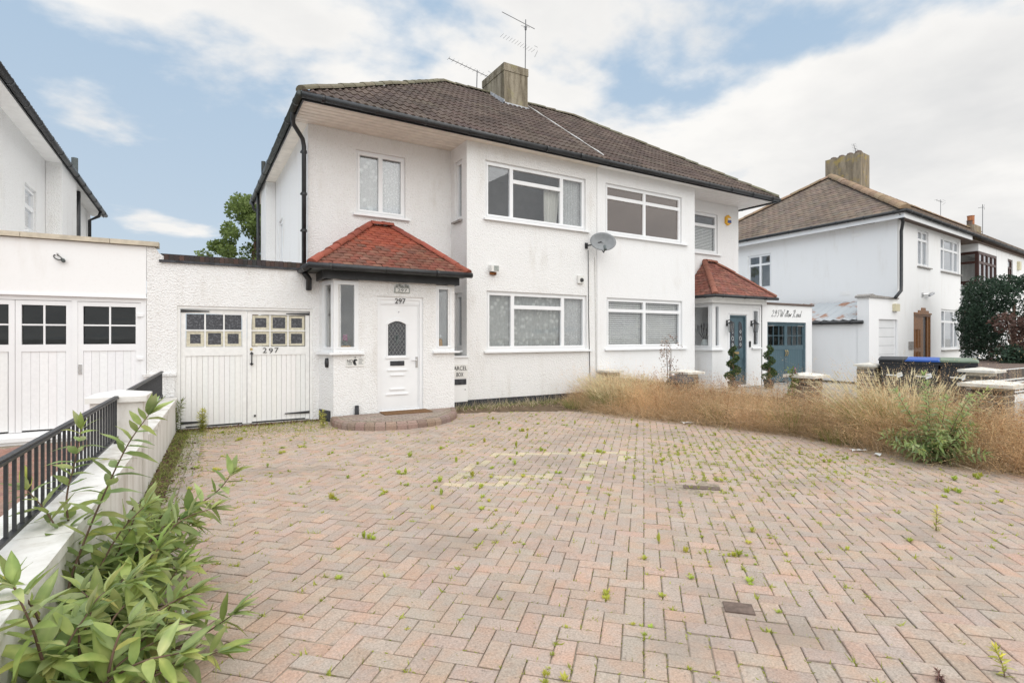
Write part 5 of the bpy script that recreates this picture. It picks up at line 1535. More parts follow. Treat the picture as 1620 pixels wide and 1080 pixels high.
slope_on(r3, c2, c0, pk, 0.27, 0.21, flat_tile(0.27, 0.25, 0.014), 'roof_tile', tan_tile, False)
slope_on(r3, c0, c1, pk2, 0.27, 0.21, flat_tile(0.27, 0.25, 0.014), 'roof_tile', tan_tile, False, 'tile', pk)
cf3 = lambda: jitter((0.30, 0.21, 0.14), 0.14)
caps_along(r3, c0 + Vector((0, 0, 0.04)), pk + Vector((0, 0, 0.04)), 0.16, 0.42, 'ridge_tile', cf3, 'hip_tile'); caps_along(r3, c2 + Vector((0, 0, 0.04)), pk + Vector((0, 0, 0.04)), 0.13, 0.42, 'ridge_tile', cf3, 'hip_tile'); caps_along(r3, pk + Vector((0, 0, 0.04)), pk2 + Vector((0, 0, 0.04)), 0.13, 0.42, 'ridge_tile', cf3)
fc = Fr((26.0, 13.7), e3)
ch = part('chimney', MB().fbox(Fr((25.45, 12.2), e3), 0, 0.88, 6.8, 9.68, -1.5, 0.0), 'chimney_lichen', r3)
for k in range(4):
    part('chimney_pot', MB().lathe([(0.16, 0), (0.155, 0.06), (0.11, 0.13), (0.02, 0.165)], 10, (25.68, 12.42 + k * 0.36, 9.682)), 'drain_brown', ch)
gutter(H3, c0 + Vector((-0.03, -0.04, -0.03)), c2 + Vector((-0.03, 0, -0.03)), 0.06); gutter(H3, c0 + Vector((-0.03, -0.04, -0.03)), c1 + Vector((0, -0.04, -0.03)), 0.06)
fe = Fr((c0.x, c0.y), e3); fes = Fr((c2.x, c2.y), -b3)
part('fascia', MB().fbox(fe, 0.03, 7.2, Zc - 0.24, Zc - 0.03, -0.06, -0.03).fbox(fes, 0, 10.17, Zc - 0.24, Zc - 0.03, -0.06, -0.03), 'pvc', H3)
part('soffit', MB().fbox(fe, 0.5, 25, Zc - 0.20, Zc - 0.18, -2.0, -0.062), 'drain_brown', H3)
dp = A3 + e3 * 0.0
downpipe(H3, [(c0.x + 0.05, c0.y + 0.15, Zc - 0.1), (20.33, 8.45, 5.3), (20.33, 8.5, 5.0), (20.33, 8.5, 3.3), (20.2, 8.45, 3.0), (19.8, 8.45, 2.75)], 0.05)
t = thing('wall_lamp', 'bare white lamp bracket above the wooden front door', 'lamp', f3.T(2.4, 0, 3.0))
part('bracket', MB().fbox(f3, 2.2, 2.3, 2.9, 3.05, 0.002, 0.03).tube([f3.T(2.25, 0.03, 2.98), f3.T(2.5, 0.12, 3.02), f3.T(2.85, 0.15, 3.07)], 0.03, 6), 'chrome', t)
part('head', MB().tube([f3.T(2.55, 0.13, 2.95), f3.T(2.9, 0.16, 3.06)], 0.04, 8), 'lead_grey', t)
for k, (x, z) in enumerate(((9.0, 5.05), (8.6, 2.98))):
    part('air_brick', MB().fbox(f3s, x, x + 0.32, z, z + 0.14, 0.002, 0.012), 'soffit_white', H3)

# garage of that house, sectional door, corrugated lean-to
G3 = thing('garage', 'white garage with horizontally panelled white door and corrugated rusty roof', 'garage', (19.2, 9.5, 0))
f4 = Fr((0, 8.6), (1, 0)); GD3 = (19.05, 20.3, 0, 2.04)
m = MB(); wall(m, f4, 18.43, 20.3, 0, 2.72, [GD3], 0.10); m.quad((18.43, 8.95, 0), (18.43, 8.6, 0), (18.43, 8.6, 2.72), (18.43, 8.95, 2.72)); m.quad((18.43, 8.6, 2.72), (20.3, 8.6, 2.72), (20.3, 8.95, 2.72), (18.43, 8.95, 2.72)); m.quad((20.3, 8.95, 0), (18.43, 8.95, 0), (18.43, 8.95, 2.72), (20.3, 8.95, 2.72))
m.quad((18.44, 15, 0), (18.44, 8.96, 0), (18.44, 8.96, 1.96), (18.44, 15, 1.96))
part('wall', m, 'painted_block', G3)
part('coping', MB().prism(f4, [(18.37, 2.722), (20.3, 2.722), (20.3, 2.77), (18.75, 2.80), (18.55, 2.84), (18.37, 2.78)], -0.40, 0.05), 'stone_sill', G3)
for k in range(7):
    z = 0.03 + k * 0.288
    part('door_panel', MB().fbox(f4, 19.06, 20.29, z, z + 0.28, -0.09, -0.06), 'pvc', G3)
part('door_backing', MB().fbox(f4, 19.05, 20.29, 0, 2.04, -0.10, -0.092), 'plinth_black', G3)
m = MB(); n = 60
for j, (x, z) in enumerate(((18.36, 2.02), (20.25, 2.72))):
    for i in range(n + 1):
        y = 8.97 + 6.0 * i / n; m.v.append((x, y, z + 0.025 * math.sin(i * math.pi / 1.5)))
m.f = [(i, i + 1, n + 2 + i, n + 1 + i) for i in range(n)]
part('corrugated_roof', m, 'corrugated_sheet', G3)
gutter(G3, (18.36, 8.75, 1.94), (18.36, 14.8, 1.94), 0.06)
single('wall_lamp', MB().fbox(f4, 19.95, 20.25, 2.32, 2.56, 0.002, 0.10), 'lamp_cream', f4.T(20.1, 0, 2.32), 'square cream lamp above the white panelled garage door', 'lamp')

# the far house with the brown bay window
H4 = thing('semi_detached_house', 'white house with dark brown framed bay window behind the conifer', 'house', (30, 10, 0))
fbA = Fr((28.5, 9.06), e3); P = fbA.T
W5 = [(4.55, 5.45, 4.0, 5.15), (8.0, 9.2, 3.9, 5.0)]
m = MB(); wall(m, fbA, 2.7, 14, 0, 5.5, W5)
m.fbox(fbA, 0, 2.69, 0, 0.9, -1.6, 0); m.fbox(fbA, 0, 2.69, 2.6, 3.72, -1.6, 0); m.fbox(fbA, 0, 2.69, 5.1, 5.5, -1.6, 0)
part('wall', m, 'smooth_white', H4)
fbS = Fr(P(0, -1.6, 0)[:2], tuple(Vector(P(0, 0, 0)[:2]) - Vector(P(0, -1.6, 0)[:2])))
for z0, z1 in ((3.74, 5.09), (0.92, 2.58)):
    zt = z0 + (z1 - z0) * 0.66
    window(H4, fbA, 0.0, 2.69, z0, z1, [(0.06 + k * 0.64, 0.06 + (k + 1) * 0.64, z0 + 0.06, zt) for k in range(4)] + [(0.06 + k * 0.64, 0.06 + (k + 1) * 0.64, zt, z1 - 0.06) for k in range(4)], fm='brown_frame', inset=0.01, fw=0.06, lw=0.05, room=None, name='bay_window')
    window(H4, fbS, 0.02, 1.59, z0, z1, [(0.08, 0.8, z0 + 0.06, zt), (0.8, 1.53, z0 + 0.06, zt), (0.08, 0.8, zt, z1 - 0.06), (0.8, 1.53, zt, z1 - 0.06)], fm='brown_frame', inset=0.01, fw=0.06, lw=0.05, room=None, name='bay_window')
    part('bay_lining', MB().fbox(fbA, 0.6, 2.6, z0, z1, -1.55, -0.7), 'room_mid', H4)
part('bay_sill', MB().fbox(fbA, -0.08, 2.75, 3.66, 3.735, -0.5, 0.07), 'brown_frame', H4)
for w in W5:
    c = (w[0] + w[1]) / 2
    window(H4, fbA, *w, [(w[0] + e, c, w[2] + e, w[3] - 0.4), (c, w[1] - e, w[2] + e, w[3] - 0.4), (w[0] + e, w[1] - e, w[3] - 0.4, w[3] - e)], fm='brown_frame', room='room_mid', depth=0.8)
part('alarm', MB().fbox(fbA, 6.2, 6.55, 4.75, 5.15, 0.002, 0.1), 'lamp_cream', H4)
ch4 = part('chimney', MB().fbox(Fr((44.0, 14.2), e3), 0, 1.5, 7.0, 8.85, -0.7, 0), 'chimney_lichen', H4)
part('chimney_pot', MB().lathe([(0.2, 0), (0.2, 0.62), (0.23, 0.66)], 8, (44.5, 14.55, 8.85)), 'terracotta', ch4); part('chimney_pot', MB().lathe([(0.16, 0), (0.16, 0.25), (0.2, 0.28)], 8, (44.15, 14.5, 8.85)), 'drain_brown', ch4)

# ------------------------------------------------------------ aerials
def aerial(base, h, boom, blen, label, nel=9, tilt=0.0, r=0.014, pitch=0.10):
    t = thing('tv_aerial', label, 'aerial', base, 0, 'roof aerials')
    b = Vector(base); d = Vector(boom).normalized(); top = b + Vector((0.02, 0, h))
    part('mast', MB().tube([b, top], r, 6), 'aerial_metal', t)
    c = b + Vector((0, 0, h * 0.93)); s = d.cross(Vector((0, 0, 1))).normalized()
    part('boom', MB().tube([c - d * blen * 0.3, c + d * blen * 0.7], r * 0.7, 5), 'aerial_metal', t)
    m = MB()
    for k in range(nel):
        p = c + d * blen * (-0.25 + 0.95 * k / (nel - 1)); m.tube([p - s * pitch, p + s * pitch], r * 0.35, 4)
    q = c - d * blen * 0.3
    for k in (-1, 1): m.tube([q + Vector((0, 0, 0.05 * k)) - s * 0.16, q + Vector((0, 0, 0.17 * k)) + s * 0.0], r * 0.4, 4)
    part('element', m, 'aerial_metal', t)
    return t
t = aerial((8.53, 13.4, 9.0), 1.95, (-0.95, 0.0, 0.13), 1.15, 'tall television aerial strapped to the right of the chimney of house 297', 12)
part('clamp', MB().box(8.43, 8.56, 13.32, 13.48, 9.05, 9.20), 'rust', t)
t.children[1].location.z = -0.68; t.children[2].location.z = -0.68
part('top_cross', MB().tube([(8.39, 13.4, 10.72), (8.69, 13.4, 10.76)], 0.006, 4).tube([(8.53, 13.25, 10.7), (8.57, 13.55, 10.8)], 0.006, 4).lathe([(0.03, 0), (0.035, 0.08), (0.01, 0.14)], 8, (8.55, 13.4, 10.64)), 'aerial_metal', t)
aerial((7.21, 14.0, 8.7), 0.66, (-1, 0.0, 0.16), 1.3, 'television aerial on the ridge left of the chimney of house 297', 10)
aerial((27.4, 13.4, 9.3), 1.25, (-0.8, -0.3, 0.15), 0.9, 'television aerial beside the lichen covered chimney of the brown roofed house', 6)
aerial((39.5, 14.4, 8.2), 1.7, (-0.9, 0.1, 0.1), 0.7, 'short television aerial on the brown roof left of the far chimney', 4)
aerial((46.3, 14.5, 7.6), 2.9, (-0.3, 0.9, 0.0), 0.3, 'thin aerial mast right of the far chimney', 2, 0, 0.02)
# ------------------------------------------------------------ left boundary wall, pier and railings
BW = thing('boundary_wall', 'low white painted wall with a capped pier along the left of the driveway', 'wall', (-0.6, 6.1, 0))
ang = math.atan2(0.047, 1.0)
fwl = Fr((wallX(0.0), 0.0), (0.047, 1.0))              # outward normal to the drive (+X)
def wseg(a, b, n0, n1, z0, z1): return MB().fbox(fwl, a, b, z0, z1, n0, n1)
part('wall', wseg(-1.0, 5.92, -0.36, 0.0, -0.05, 0.47), 'wall_white_worn', BW); part('wall', wseg(6.30, 9.83, -0.36, 0.0, -0.05, 0.47), 'wall_white_worn', BW)
y = -1.0
while y < 5.9:
    b = min(y + 0.62, 5.915); part('coping', MB().fbox(fwl, y + 0.003, b - 0.003, 0.473, 0.525, -0.38, 0.015), 'wall_white_worn', BW); y += 0.62
y = 6.30
while y < 9.8:
    b = min(y + 0.62, 9.82); part('coping', MB().fbox(fwl, y + 0.003, b - 0.003, 0.473, 0.525, -0.38, 0.015), 'wall_white_worn', BW); y += 0.62
pr_ = part('pier', wseg(5.925, 6.295, -0.385, 0.004, -0.05, 0.885), 'wall_white_worn', BW)
m = MB(); P = fwl.T
c = [P(5.89, 0.035, 0.888), P(6.33, 0.035, 0.888), P(6.33, -0.415, 0.888), P(5.89, -0.415, 0.888)]
u_ = [(x, y, 0.938) for x, y, z in c]; ap = P(6.11, -0.19, 0.985)
m.quad(*c[::-1])
for k in range(4): m.quad(c[k], c[(k + 1) % 4], u_[(k + 1) % 4], u_[k]); m.quad(u_[k], u_[(k + 1) % 4], ap)
part('cap', m, 'wall_white_worn', pr_)
bar_me = MB().box(-0.007, 0.007, -0.007, 0.007, 0.585, 0.925).mesh('bar'); bar_me.materials.append(MAT['black_iron'])
def railing(a, b, label):
    t = thing('railing', label, 'railing', P((a + b) / 2, -0.19, 0), 0, 'black railings on the left boundary wall')
    part('handrail', MB().fbox(fwl, a, b, 0.925, 0.938, -0.212, -0.168).fbox(fwl, a, b, 0.9385, 0.948, -0.205, -0.175), 'black_iron', t)
    part('bottom_rail', MB().fbox(fwl, a, b, 0.57, 0.585, -0.205, -0.175).fbox(fwl, a + 0.02, a + 0.05, 0.526, 0.57, -0.205, -0.175).fbox(fwl, b - 0.05, b - 0.02, 0.526, 0.57, -0.205, -0.175), 'black_iron', t)
    n = int((b - a) / 0.105)
    for k in range(n):
        s = a + 0.03 + (b - a - 0.06) * k / (n - 1); piece('bar', bar_me, t, P(s, -0.19, 0), (0, 0, -ang))
railing(1.2, 5.91, 'black iron railing on the low white wall in front of the capped pier')
railing(6.31, 9.80, 'black iron railing on the low white wall between the capped pier and the garage')

# ------------------------------------------------------------ brick piers and low brick walls to the right
brick_me = white_attr(MB().hexa([(0, 0, 0), (0.205, 0, 0), (0.205, 0.095, 0), (0, 0.095, 0), (0.003, 0.003, 0.06), (0.202, 0.003, 0.06), (0.202, 0.092, 0.06), (0.003, 0.092, 0.06)]).mesh('brick')); brick_me.materials.append(MAT['brick'])
BRC = [(0.11, 0.095, 0.085), (0.085, 0.078, 0.075), (0.15, 0.125, 0.105), (0.19, 0.155, 0.12), (0.07, 0.066, 0.066)]
def pier(x, y, ztop, label, w=0.33, capw=0.5, rz=0.0, bare=False):
    t = thing('brick_pier', label, 'pier', (x, y, 0), rz, 'brick piers with pale caps')
    hh = ztop - 0.075
    obj('mortar_core', MB().box(-w / 2 + 0.008, w / 2 - 0.008, -w / 2 + 0.008, w / 2 - 0.008, -0.03, hh).mesh('mortar_core'), 'mortar_cream', t)
    z = 0.0; row = 0; org = Vector((0, 0, 0))
    while z + 0.06 < hh + 0.005:
        h2 = w / 2
        # four sides, a stretcher and a half bat each, alternating
        for k in range(4):
            a = k * math.pi / 2
            for off, sc in (((-h2, 1.0), (-h2 + 0.217, 0.5)) if row % 2 == 0 else ((-h2, 0.5), (-h2 + 0.113, 1.0))):
                dx, dy = off, -h2
                px_, py_ = dx * math.cos(a) - dy * math.sin(a), dx * math.sin(a) + dy * math.cos(a)
                o = piece('brick', brick_me, t, (px_, py_, z + 0.004), (0, 0, a), jitter(random.choice(BRC), 0.2), org); o.scale = (sc, 0.4, 1)
        z += 0.075; row += 1
    c = capw / 2; m = MB()
    m.box(-c, c, -c, c, hh + 0.002, hh + 0.042)
    i = len(m.v); m.v += [(-c, -c, hh + 0.0425), (c, -c, hh + 0.0425), (c, c, hh + 0.0425), (-c, c, hh + 0.0425), (0, 0, ztop + 0.012)]
    m.f += [(i, i + 1, i + 4), (i + 1, i + 2, i + 4), (i + 2, i + 3, i + 4), (i + 3, i, i + 4)]
    obj('cap', m.mesh('cap'), 'cap_stone', t)
    return t
PIERS = [(8.62, 9.72, 0.70), (8.62, 7.42, 0.80), (8.62, 4.96, 0.885), (8.62, 2.60, 0.925)]
pier(*PIERS[0], 'brick pier with pale cap against the bay wall between the two houses', capw=0.46)
pier(*PIERS[1], 'brick pier with pale cap beside the black kettle barbecue')
pier(*PIERS[2], 'brick pier with pale cap in front of the blue-grey garage doors')
pier(*PIERS[3], 'large pale capped brick pier at the right edge behind the silvery bush', capw=0.54)
pier(11.45, 3.60, 0.95, 'brick pier with pale cap at the right of the green lidded bin', rz=0.0)
pier(12.05, 5.62, 0.93, 'brick pier half hidden behind the black lidded bin', capw=0.42, rz=0.0)
sold = white_attr(MB().box(0.004, 0.064, -0.052, 0.052, 0, 0.205).mesh('soldier_brick')); sold.materials.append(MAT['brick'])
def low_wall(a, b, z, label, along='y', x=8.62, grp='low brick walls', mort='mortar_cream', th=0.105):
    t = thing('garden_wall', label, 'wall', ((x, (a + b) / 2, 0) if along == 'y' else ((a + b) / 2, x, 0)), 0, grp)
    z0 = z - 0.215
    if along == 'y': part('mortar_core', MB().box(x - 0.046, x + 0.046, a, b, -0.03, z - 0.008), mort, t)
    else: part('mortar_core', MB().box(a, b, x - 0.046, x + 0.046, -0.03, z - 0.008), mort, t)
    s = a + 0.01
    while s < b - 0.07:
        loc = (x, s, z0) if along == 'y' else (s, x, z0)
        piece('soldier_brick', sold, t, loc, (0, 0, R(90) if along == 'y' else 0), jitter(random.choice(BRC), 0.2)); s += 0.078
    zz_ = z0 - 0.075; row = 0
    while zz_ > 0.15:
        s = a + 0.01 + (0.11 if row % 2 else 0)
        while s < b - 0.21:
            loc = (x + 0.048, s, zz_) if along == 'y' else (s, x - 0.048, zz_)
            o = piece('brick', brick_me, t, loc, (0, 0, R(90) if along == 'y' else 0), jitter(random.choice(BRC), 0.2)); o.scale = (1, 1.02, 1); s += 0.22
        zz_ -= 0.075; row += 1
low_wall(7.60, 9.54, 0.52, 'low brick wall from the bay to the pier by the barbecue')
low_wall(5.14, 7.24, 0.45, 'low brick wall behind the dry grass between two capped piers')
low_wall(2.78, 4.78, 0.45, 'low brick wall behind the silvery bush between two capped piers')
low_wall(13.6, 18.5, 0.745, 'low wall of upright grey bricks with white joints below the conifer', 'x', 4.5, 'low brick walls', 'litter_white')
struct('raised_bed', MB().box(15.6, 24, 4.55, 7.4, -0.03, 0.70), 'drain_brown')

# ------------------------------------------------------------ wheelie bins
def wheelie_bin(loc, rz, lidm, label, sticker=True, w=0.58, lid_over=0.03):
    t = thing('wheelie_bin', label, 'bin', loc, rz, 'wheelie bins behind the dry grass')
    d = 0.70; hgt = 0.98
    m = MB()
    a, b = (w * 0.80 / 2, d * 0.76 / 2), (w / 2, d / 2)
    m.hexa([(-a[0], -a[1], 0.06), (a[0], -a[1], 0.06), (a[0], a[1], 0.06), (-a[0], a[1], 0.06), (-b[0], -b[1], hgt), (b[0], -b[1], hgt), (b[0], b[1], hgt), (-b[0], b[1], hgt)])
    m.box(-b[0] - 0.018, b[0] + 0.018, -b[1] - 0.018, b[1] + 0.012, hgt - 0.055, hgt + 0.012)
    me = m.mesh('body'); o = obj('body', me, 'bin_black', t)
    bv = o.modifiers.new('edge', 'BEVEL'); bv.width = 0.012; bv.segments = 2
    m = MB(); x = w / 2 + lid_over; n = 8; prof = []
    for i in range(n + 1):
        tt = i / n; prof.append((-d / 2 - 0.05 + (d + 0.09) * tt, hgt + 0.018 + 0.075 * math.sin(math.pi * (0.12 + 0.76 * tt))))
    for sx_ in (-x, -x * 0.86, x * 0.86, x):
        for (y, z) in prof: m.v.append((sx_, y, z - (0.03 if abs(sx_) == x else 0)))
    for k in range(3):
        for i in range(n): p = k * (n + 1) + i; m.f.append((p, p + n + 1, p + n + 2, p + 1))
    base = len(m.v)
    for sx_ in (-x, x):
        for (y, z) in prof: m.v.append((sx_, y, hgt + 0.013))
    for i in range(n):
        m.f.append((i, i + 1, base + i + 1, base + i)); q = 3 * (n + 1); m.f.append((q + i + 1, q + i, base + n + 1 + i, base + n + 2 + i))
    m.f.append((0, base, base + n + 1, 3 * (n + 1), 2 * (n + 1), n + 1))
    obj('lid', m.mesh('lid', (0, 0, 0), False), lidm, t)
    obj('handle', MB().tube([(-w * 0.38, d / 2 + 0.07, hgt), (w * 0.38, d / 2 + 0.07, hgt)], 0.016, 8).mesh('handle'), 'bin_black', t)
    for sx_ in (-1, 1):
        wm = MB().tube([(sx_ * (w * 0.43), d * 0.36, 0.10), (sx_ * (w * 0.43 + 0.045), d * 0.36, 0.10)], 0.10, 14)
        obj('wheel', wm.mesh('wheel'), 'black_plastic', t)
    if sticker:
        f = Fr((0, -d / 2 * 0.945), (1, 0))
        mm = MB().prism(f, [(-0.12, 0.70), (0.05, 0.69), (0.05, 0.65), (0.15, 0.70), (0.13, 0.78), (0.06, 0.76), (0.04, 0.72), (-0.12, 0.725)], 0.006, 0.012)
        obj('sticker', mm.mesh('sticker'), 'litter_white', t)
    return t
vr = -R(71)
wheelie_bin((12.30, 5.27, 0), vr + 0.05, 'bin_black', 'black wheelie bin with black lid, leftmost of the three bins', w=0.45)
wheelie_bin((12.42, 4.80, 0), vr - 0.03, 'bin_blue', 'black wheelie bin with bright blue lid', w=0.49)
wheelie_bin((12.60, 4.32, 0), vr + 0.02, 'bin_green', 'black wheelie bin with pale green lid', w=0.53)

# ------------------------------------------------------------ kettle barbecue, litter
t = thing('kettle_barbecue', 'black kettle barbecue standing in the dry grass by a brick pier', 'barbecue', (8.22, 7.22, 0))
obj('bowl', MB().lathe([(0.05, 0.36), (0.17, 0.40), (0.25, 0.48), (0.275, 0.56)], 20).mesh('bowl', (0, 0, 0), True), 'black_iron', t)
obj('lid', MB().lathe([(0.285, 0.563), (0.28, 0.60), (0.22, 0.68), (0.10, 0.725), (0.01, 0.735)], 20).mesh('lid', (0, 0, 0), True), 'black_iron', t)
obj('lid_handle', MB().tube([(-0.05, 0, 0.73), (-0.045, 0, 0.77), (0.045, 0, 0.77), (0.05, 0, 0.73)], 0.01, 6).mesh('lid_handle'), 'black_plastic', t)
for k in range(3):
    a = k * 2.094 + 0.4; obj('leg', MB().tube([(0.17 * math.cos(a), 0.17 * math.sin(a), 0.42), (0.28 * math.cos(a), 0.28 * math.sin(a), 0)], 0.012, 6).mesh('leg'), 'chrome', t)
def litter(loc, sx_, sy_, label, rz=0.0, mat='litter_white'):
    m = MB(); n = 5
    for i in range(n + 1):
        for j in range(3): m.v.append((sx_ * (i / n - 0.5) * (1 - 0.15 * (j == 1)), sy_ * (j / 2 - 0.5) * (1 + 0.3 * math.sin(i * 2)), 0.012 + 0.02 * abs(math.sin(i * 1.9 + j))))
    for i in range(n):
        for j in range(2): p = i * 3 + j; m.f.append((p, p + 3, p + 4, p + 1))
    o = obj('litter', m.mesh('litter'), mat); o.location = loc; o.rotation_euler = (0, 0, rz); tag(o, label, 'litter', 'scraps of litter')
    s = o.modifiers.new('thick', 'SOLIDIFY'); s.thickness = 0.004
litter((7.22, 6.18, 0.0), 0.24, 0.10, 'crumpled white wrapper at the edge of the dry grass', -0.4)
litter((7.35, 3.55, 0.0), 0.20, 0.06, 'scrap of white paper on the paving beside the silvery bush', -0.6); litter((7.28, 3.30, 0.0), 0.10, 0.06, 'small grey white scrap just in front of the silvery bush', 0.3)
litter((-0.02, 3.35, 0.0), 0.09, 0.06, 'small crumpled white wrapper below the big leafy bush', 0.5)
# ------------------------------------------------------------ plants
def np_obj(name, V, Q, mat, cols=None, parent=None, kind=None):
    me = bpy.data.meshes.new(name)
    n, q = len(V), len(Q); k = Q.shape[1]
    me.vertices.add(n); me.vertices.foreach_set('co', np.asarray(V, np.float32).ravel())
    me.loops.add(q * k); me.loops.foreach_set('vertex_index', np.asarray(Q, np.int32).ravel())
    me.polygons.add(q); me.polygons.foreach_set('loop_start', np.arange(0, q * k, k, dtype=np.int32))
    me.update(calc_edges=True)
    ca = me.color_attributes.new('Col', 'FLOAT_COLOR', 'POINT')
    if cols is None:
        cols = np.ones((n, 3))
    ca.data.foreach_set('color', np.concatenate([cols, np.ones((n, 1))], 1).astype(np.float32).ravel())
    o = obj(name, me, mat, parent)
    if kind: o['kind'] = kind
    return o
def strips(base, direc, length, width, bend, seg=3, rng=RNG):
    """tapered curved blades: arrays base(n,3), direc(n,3) unit, length(n), width(n), bend(n,3)"""
    n = len(base); t = np.linspace(0, 1, seg + 1)
    ctr = base[:, None, :] + direc[:, None, :] * (length[:, None] * t)[..., None] + bend[:, None, :] * (t ** 2)[None, :, None]
    side = np.cross(direc, rng.normal(size=(n, 3))); side /= np.linalg.norm(side, axis=1, keepdims=True) + 1e-9
    w = width[:, None] * (1 - t ** 1.5 * 0.93)[None, :]
    L = ctr - side[:, None, :] * w[..., None]; Rr = ctr + side[:, None, :] * w[..., None]
    V = np.stack([L, Rr], 2).reshape(-1, 3)
    b = (np.arange(n) * (seg + 1) * 2)[:, None] + (np.arange(seg) * 2)[None, :]
    Q = np.stack([b, b + 1, b + 3, b + 2], -1).reshape(-1, 4)
    return V, Q, ctr, side
def colvar(n, per, lo=0.75, hi=1.25, tint=None):
    c = np.repeat(RNG.uniform(lo, hi, (n, 1)), 3, 1)
    if tint is not None: c = c * tint
    return np.repeat(c, per, 0)
def specks(ctr, n, size, spread, rng=RNG):
    """tiny seed bits around points"""
    k = len(ctr); P = np.repeat(ctr, n, 0) + rng.normal(size=(k * n, 3)) * spread
    d1 = rng.normal(size=(k * n, 3)); d1 /= np.linalg.norm(d1, axis=1, keepdims=True); d2 = np.cross(d1, rng.normal(size=(k * n, 3))); d2 /= np.linalg.norm(d2, axis=1, keepdims=True) + 1e-9
    s = size * rng.uniform(0.6, 1.5, (k * n, 1))
    V = np.stack([P - d1 * s, P - d2 * s * 0.4, P + d1 * s, P + d2 * s * 0.4], 1).reshape(-1, 3)
    return V, np.arange(k * n * 4).reshape(-1, 4)
def cat(parts):
    Vs, Qs, Cs, off = [], [], [], 0
    for V, Q, C in parts:
        Vs.append(V); Qs.append(Q + off); Cs.append(C); off += len(V)
    return np.concatenate(Vs), np.concatenate(Qs), np.concatenate(Cs)
def border_x(y):
    pts = [(6.95, 9.4), (6.8, 8.6), (6.7, 8.1)] + BORDER[3:]
    pts = pts[::-1]
    ys = [p[1] for p in pts]; xs = [p[0] for p in pts]
    return np.interp(y, ys, xs)

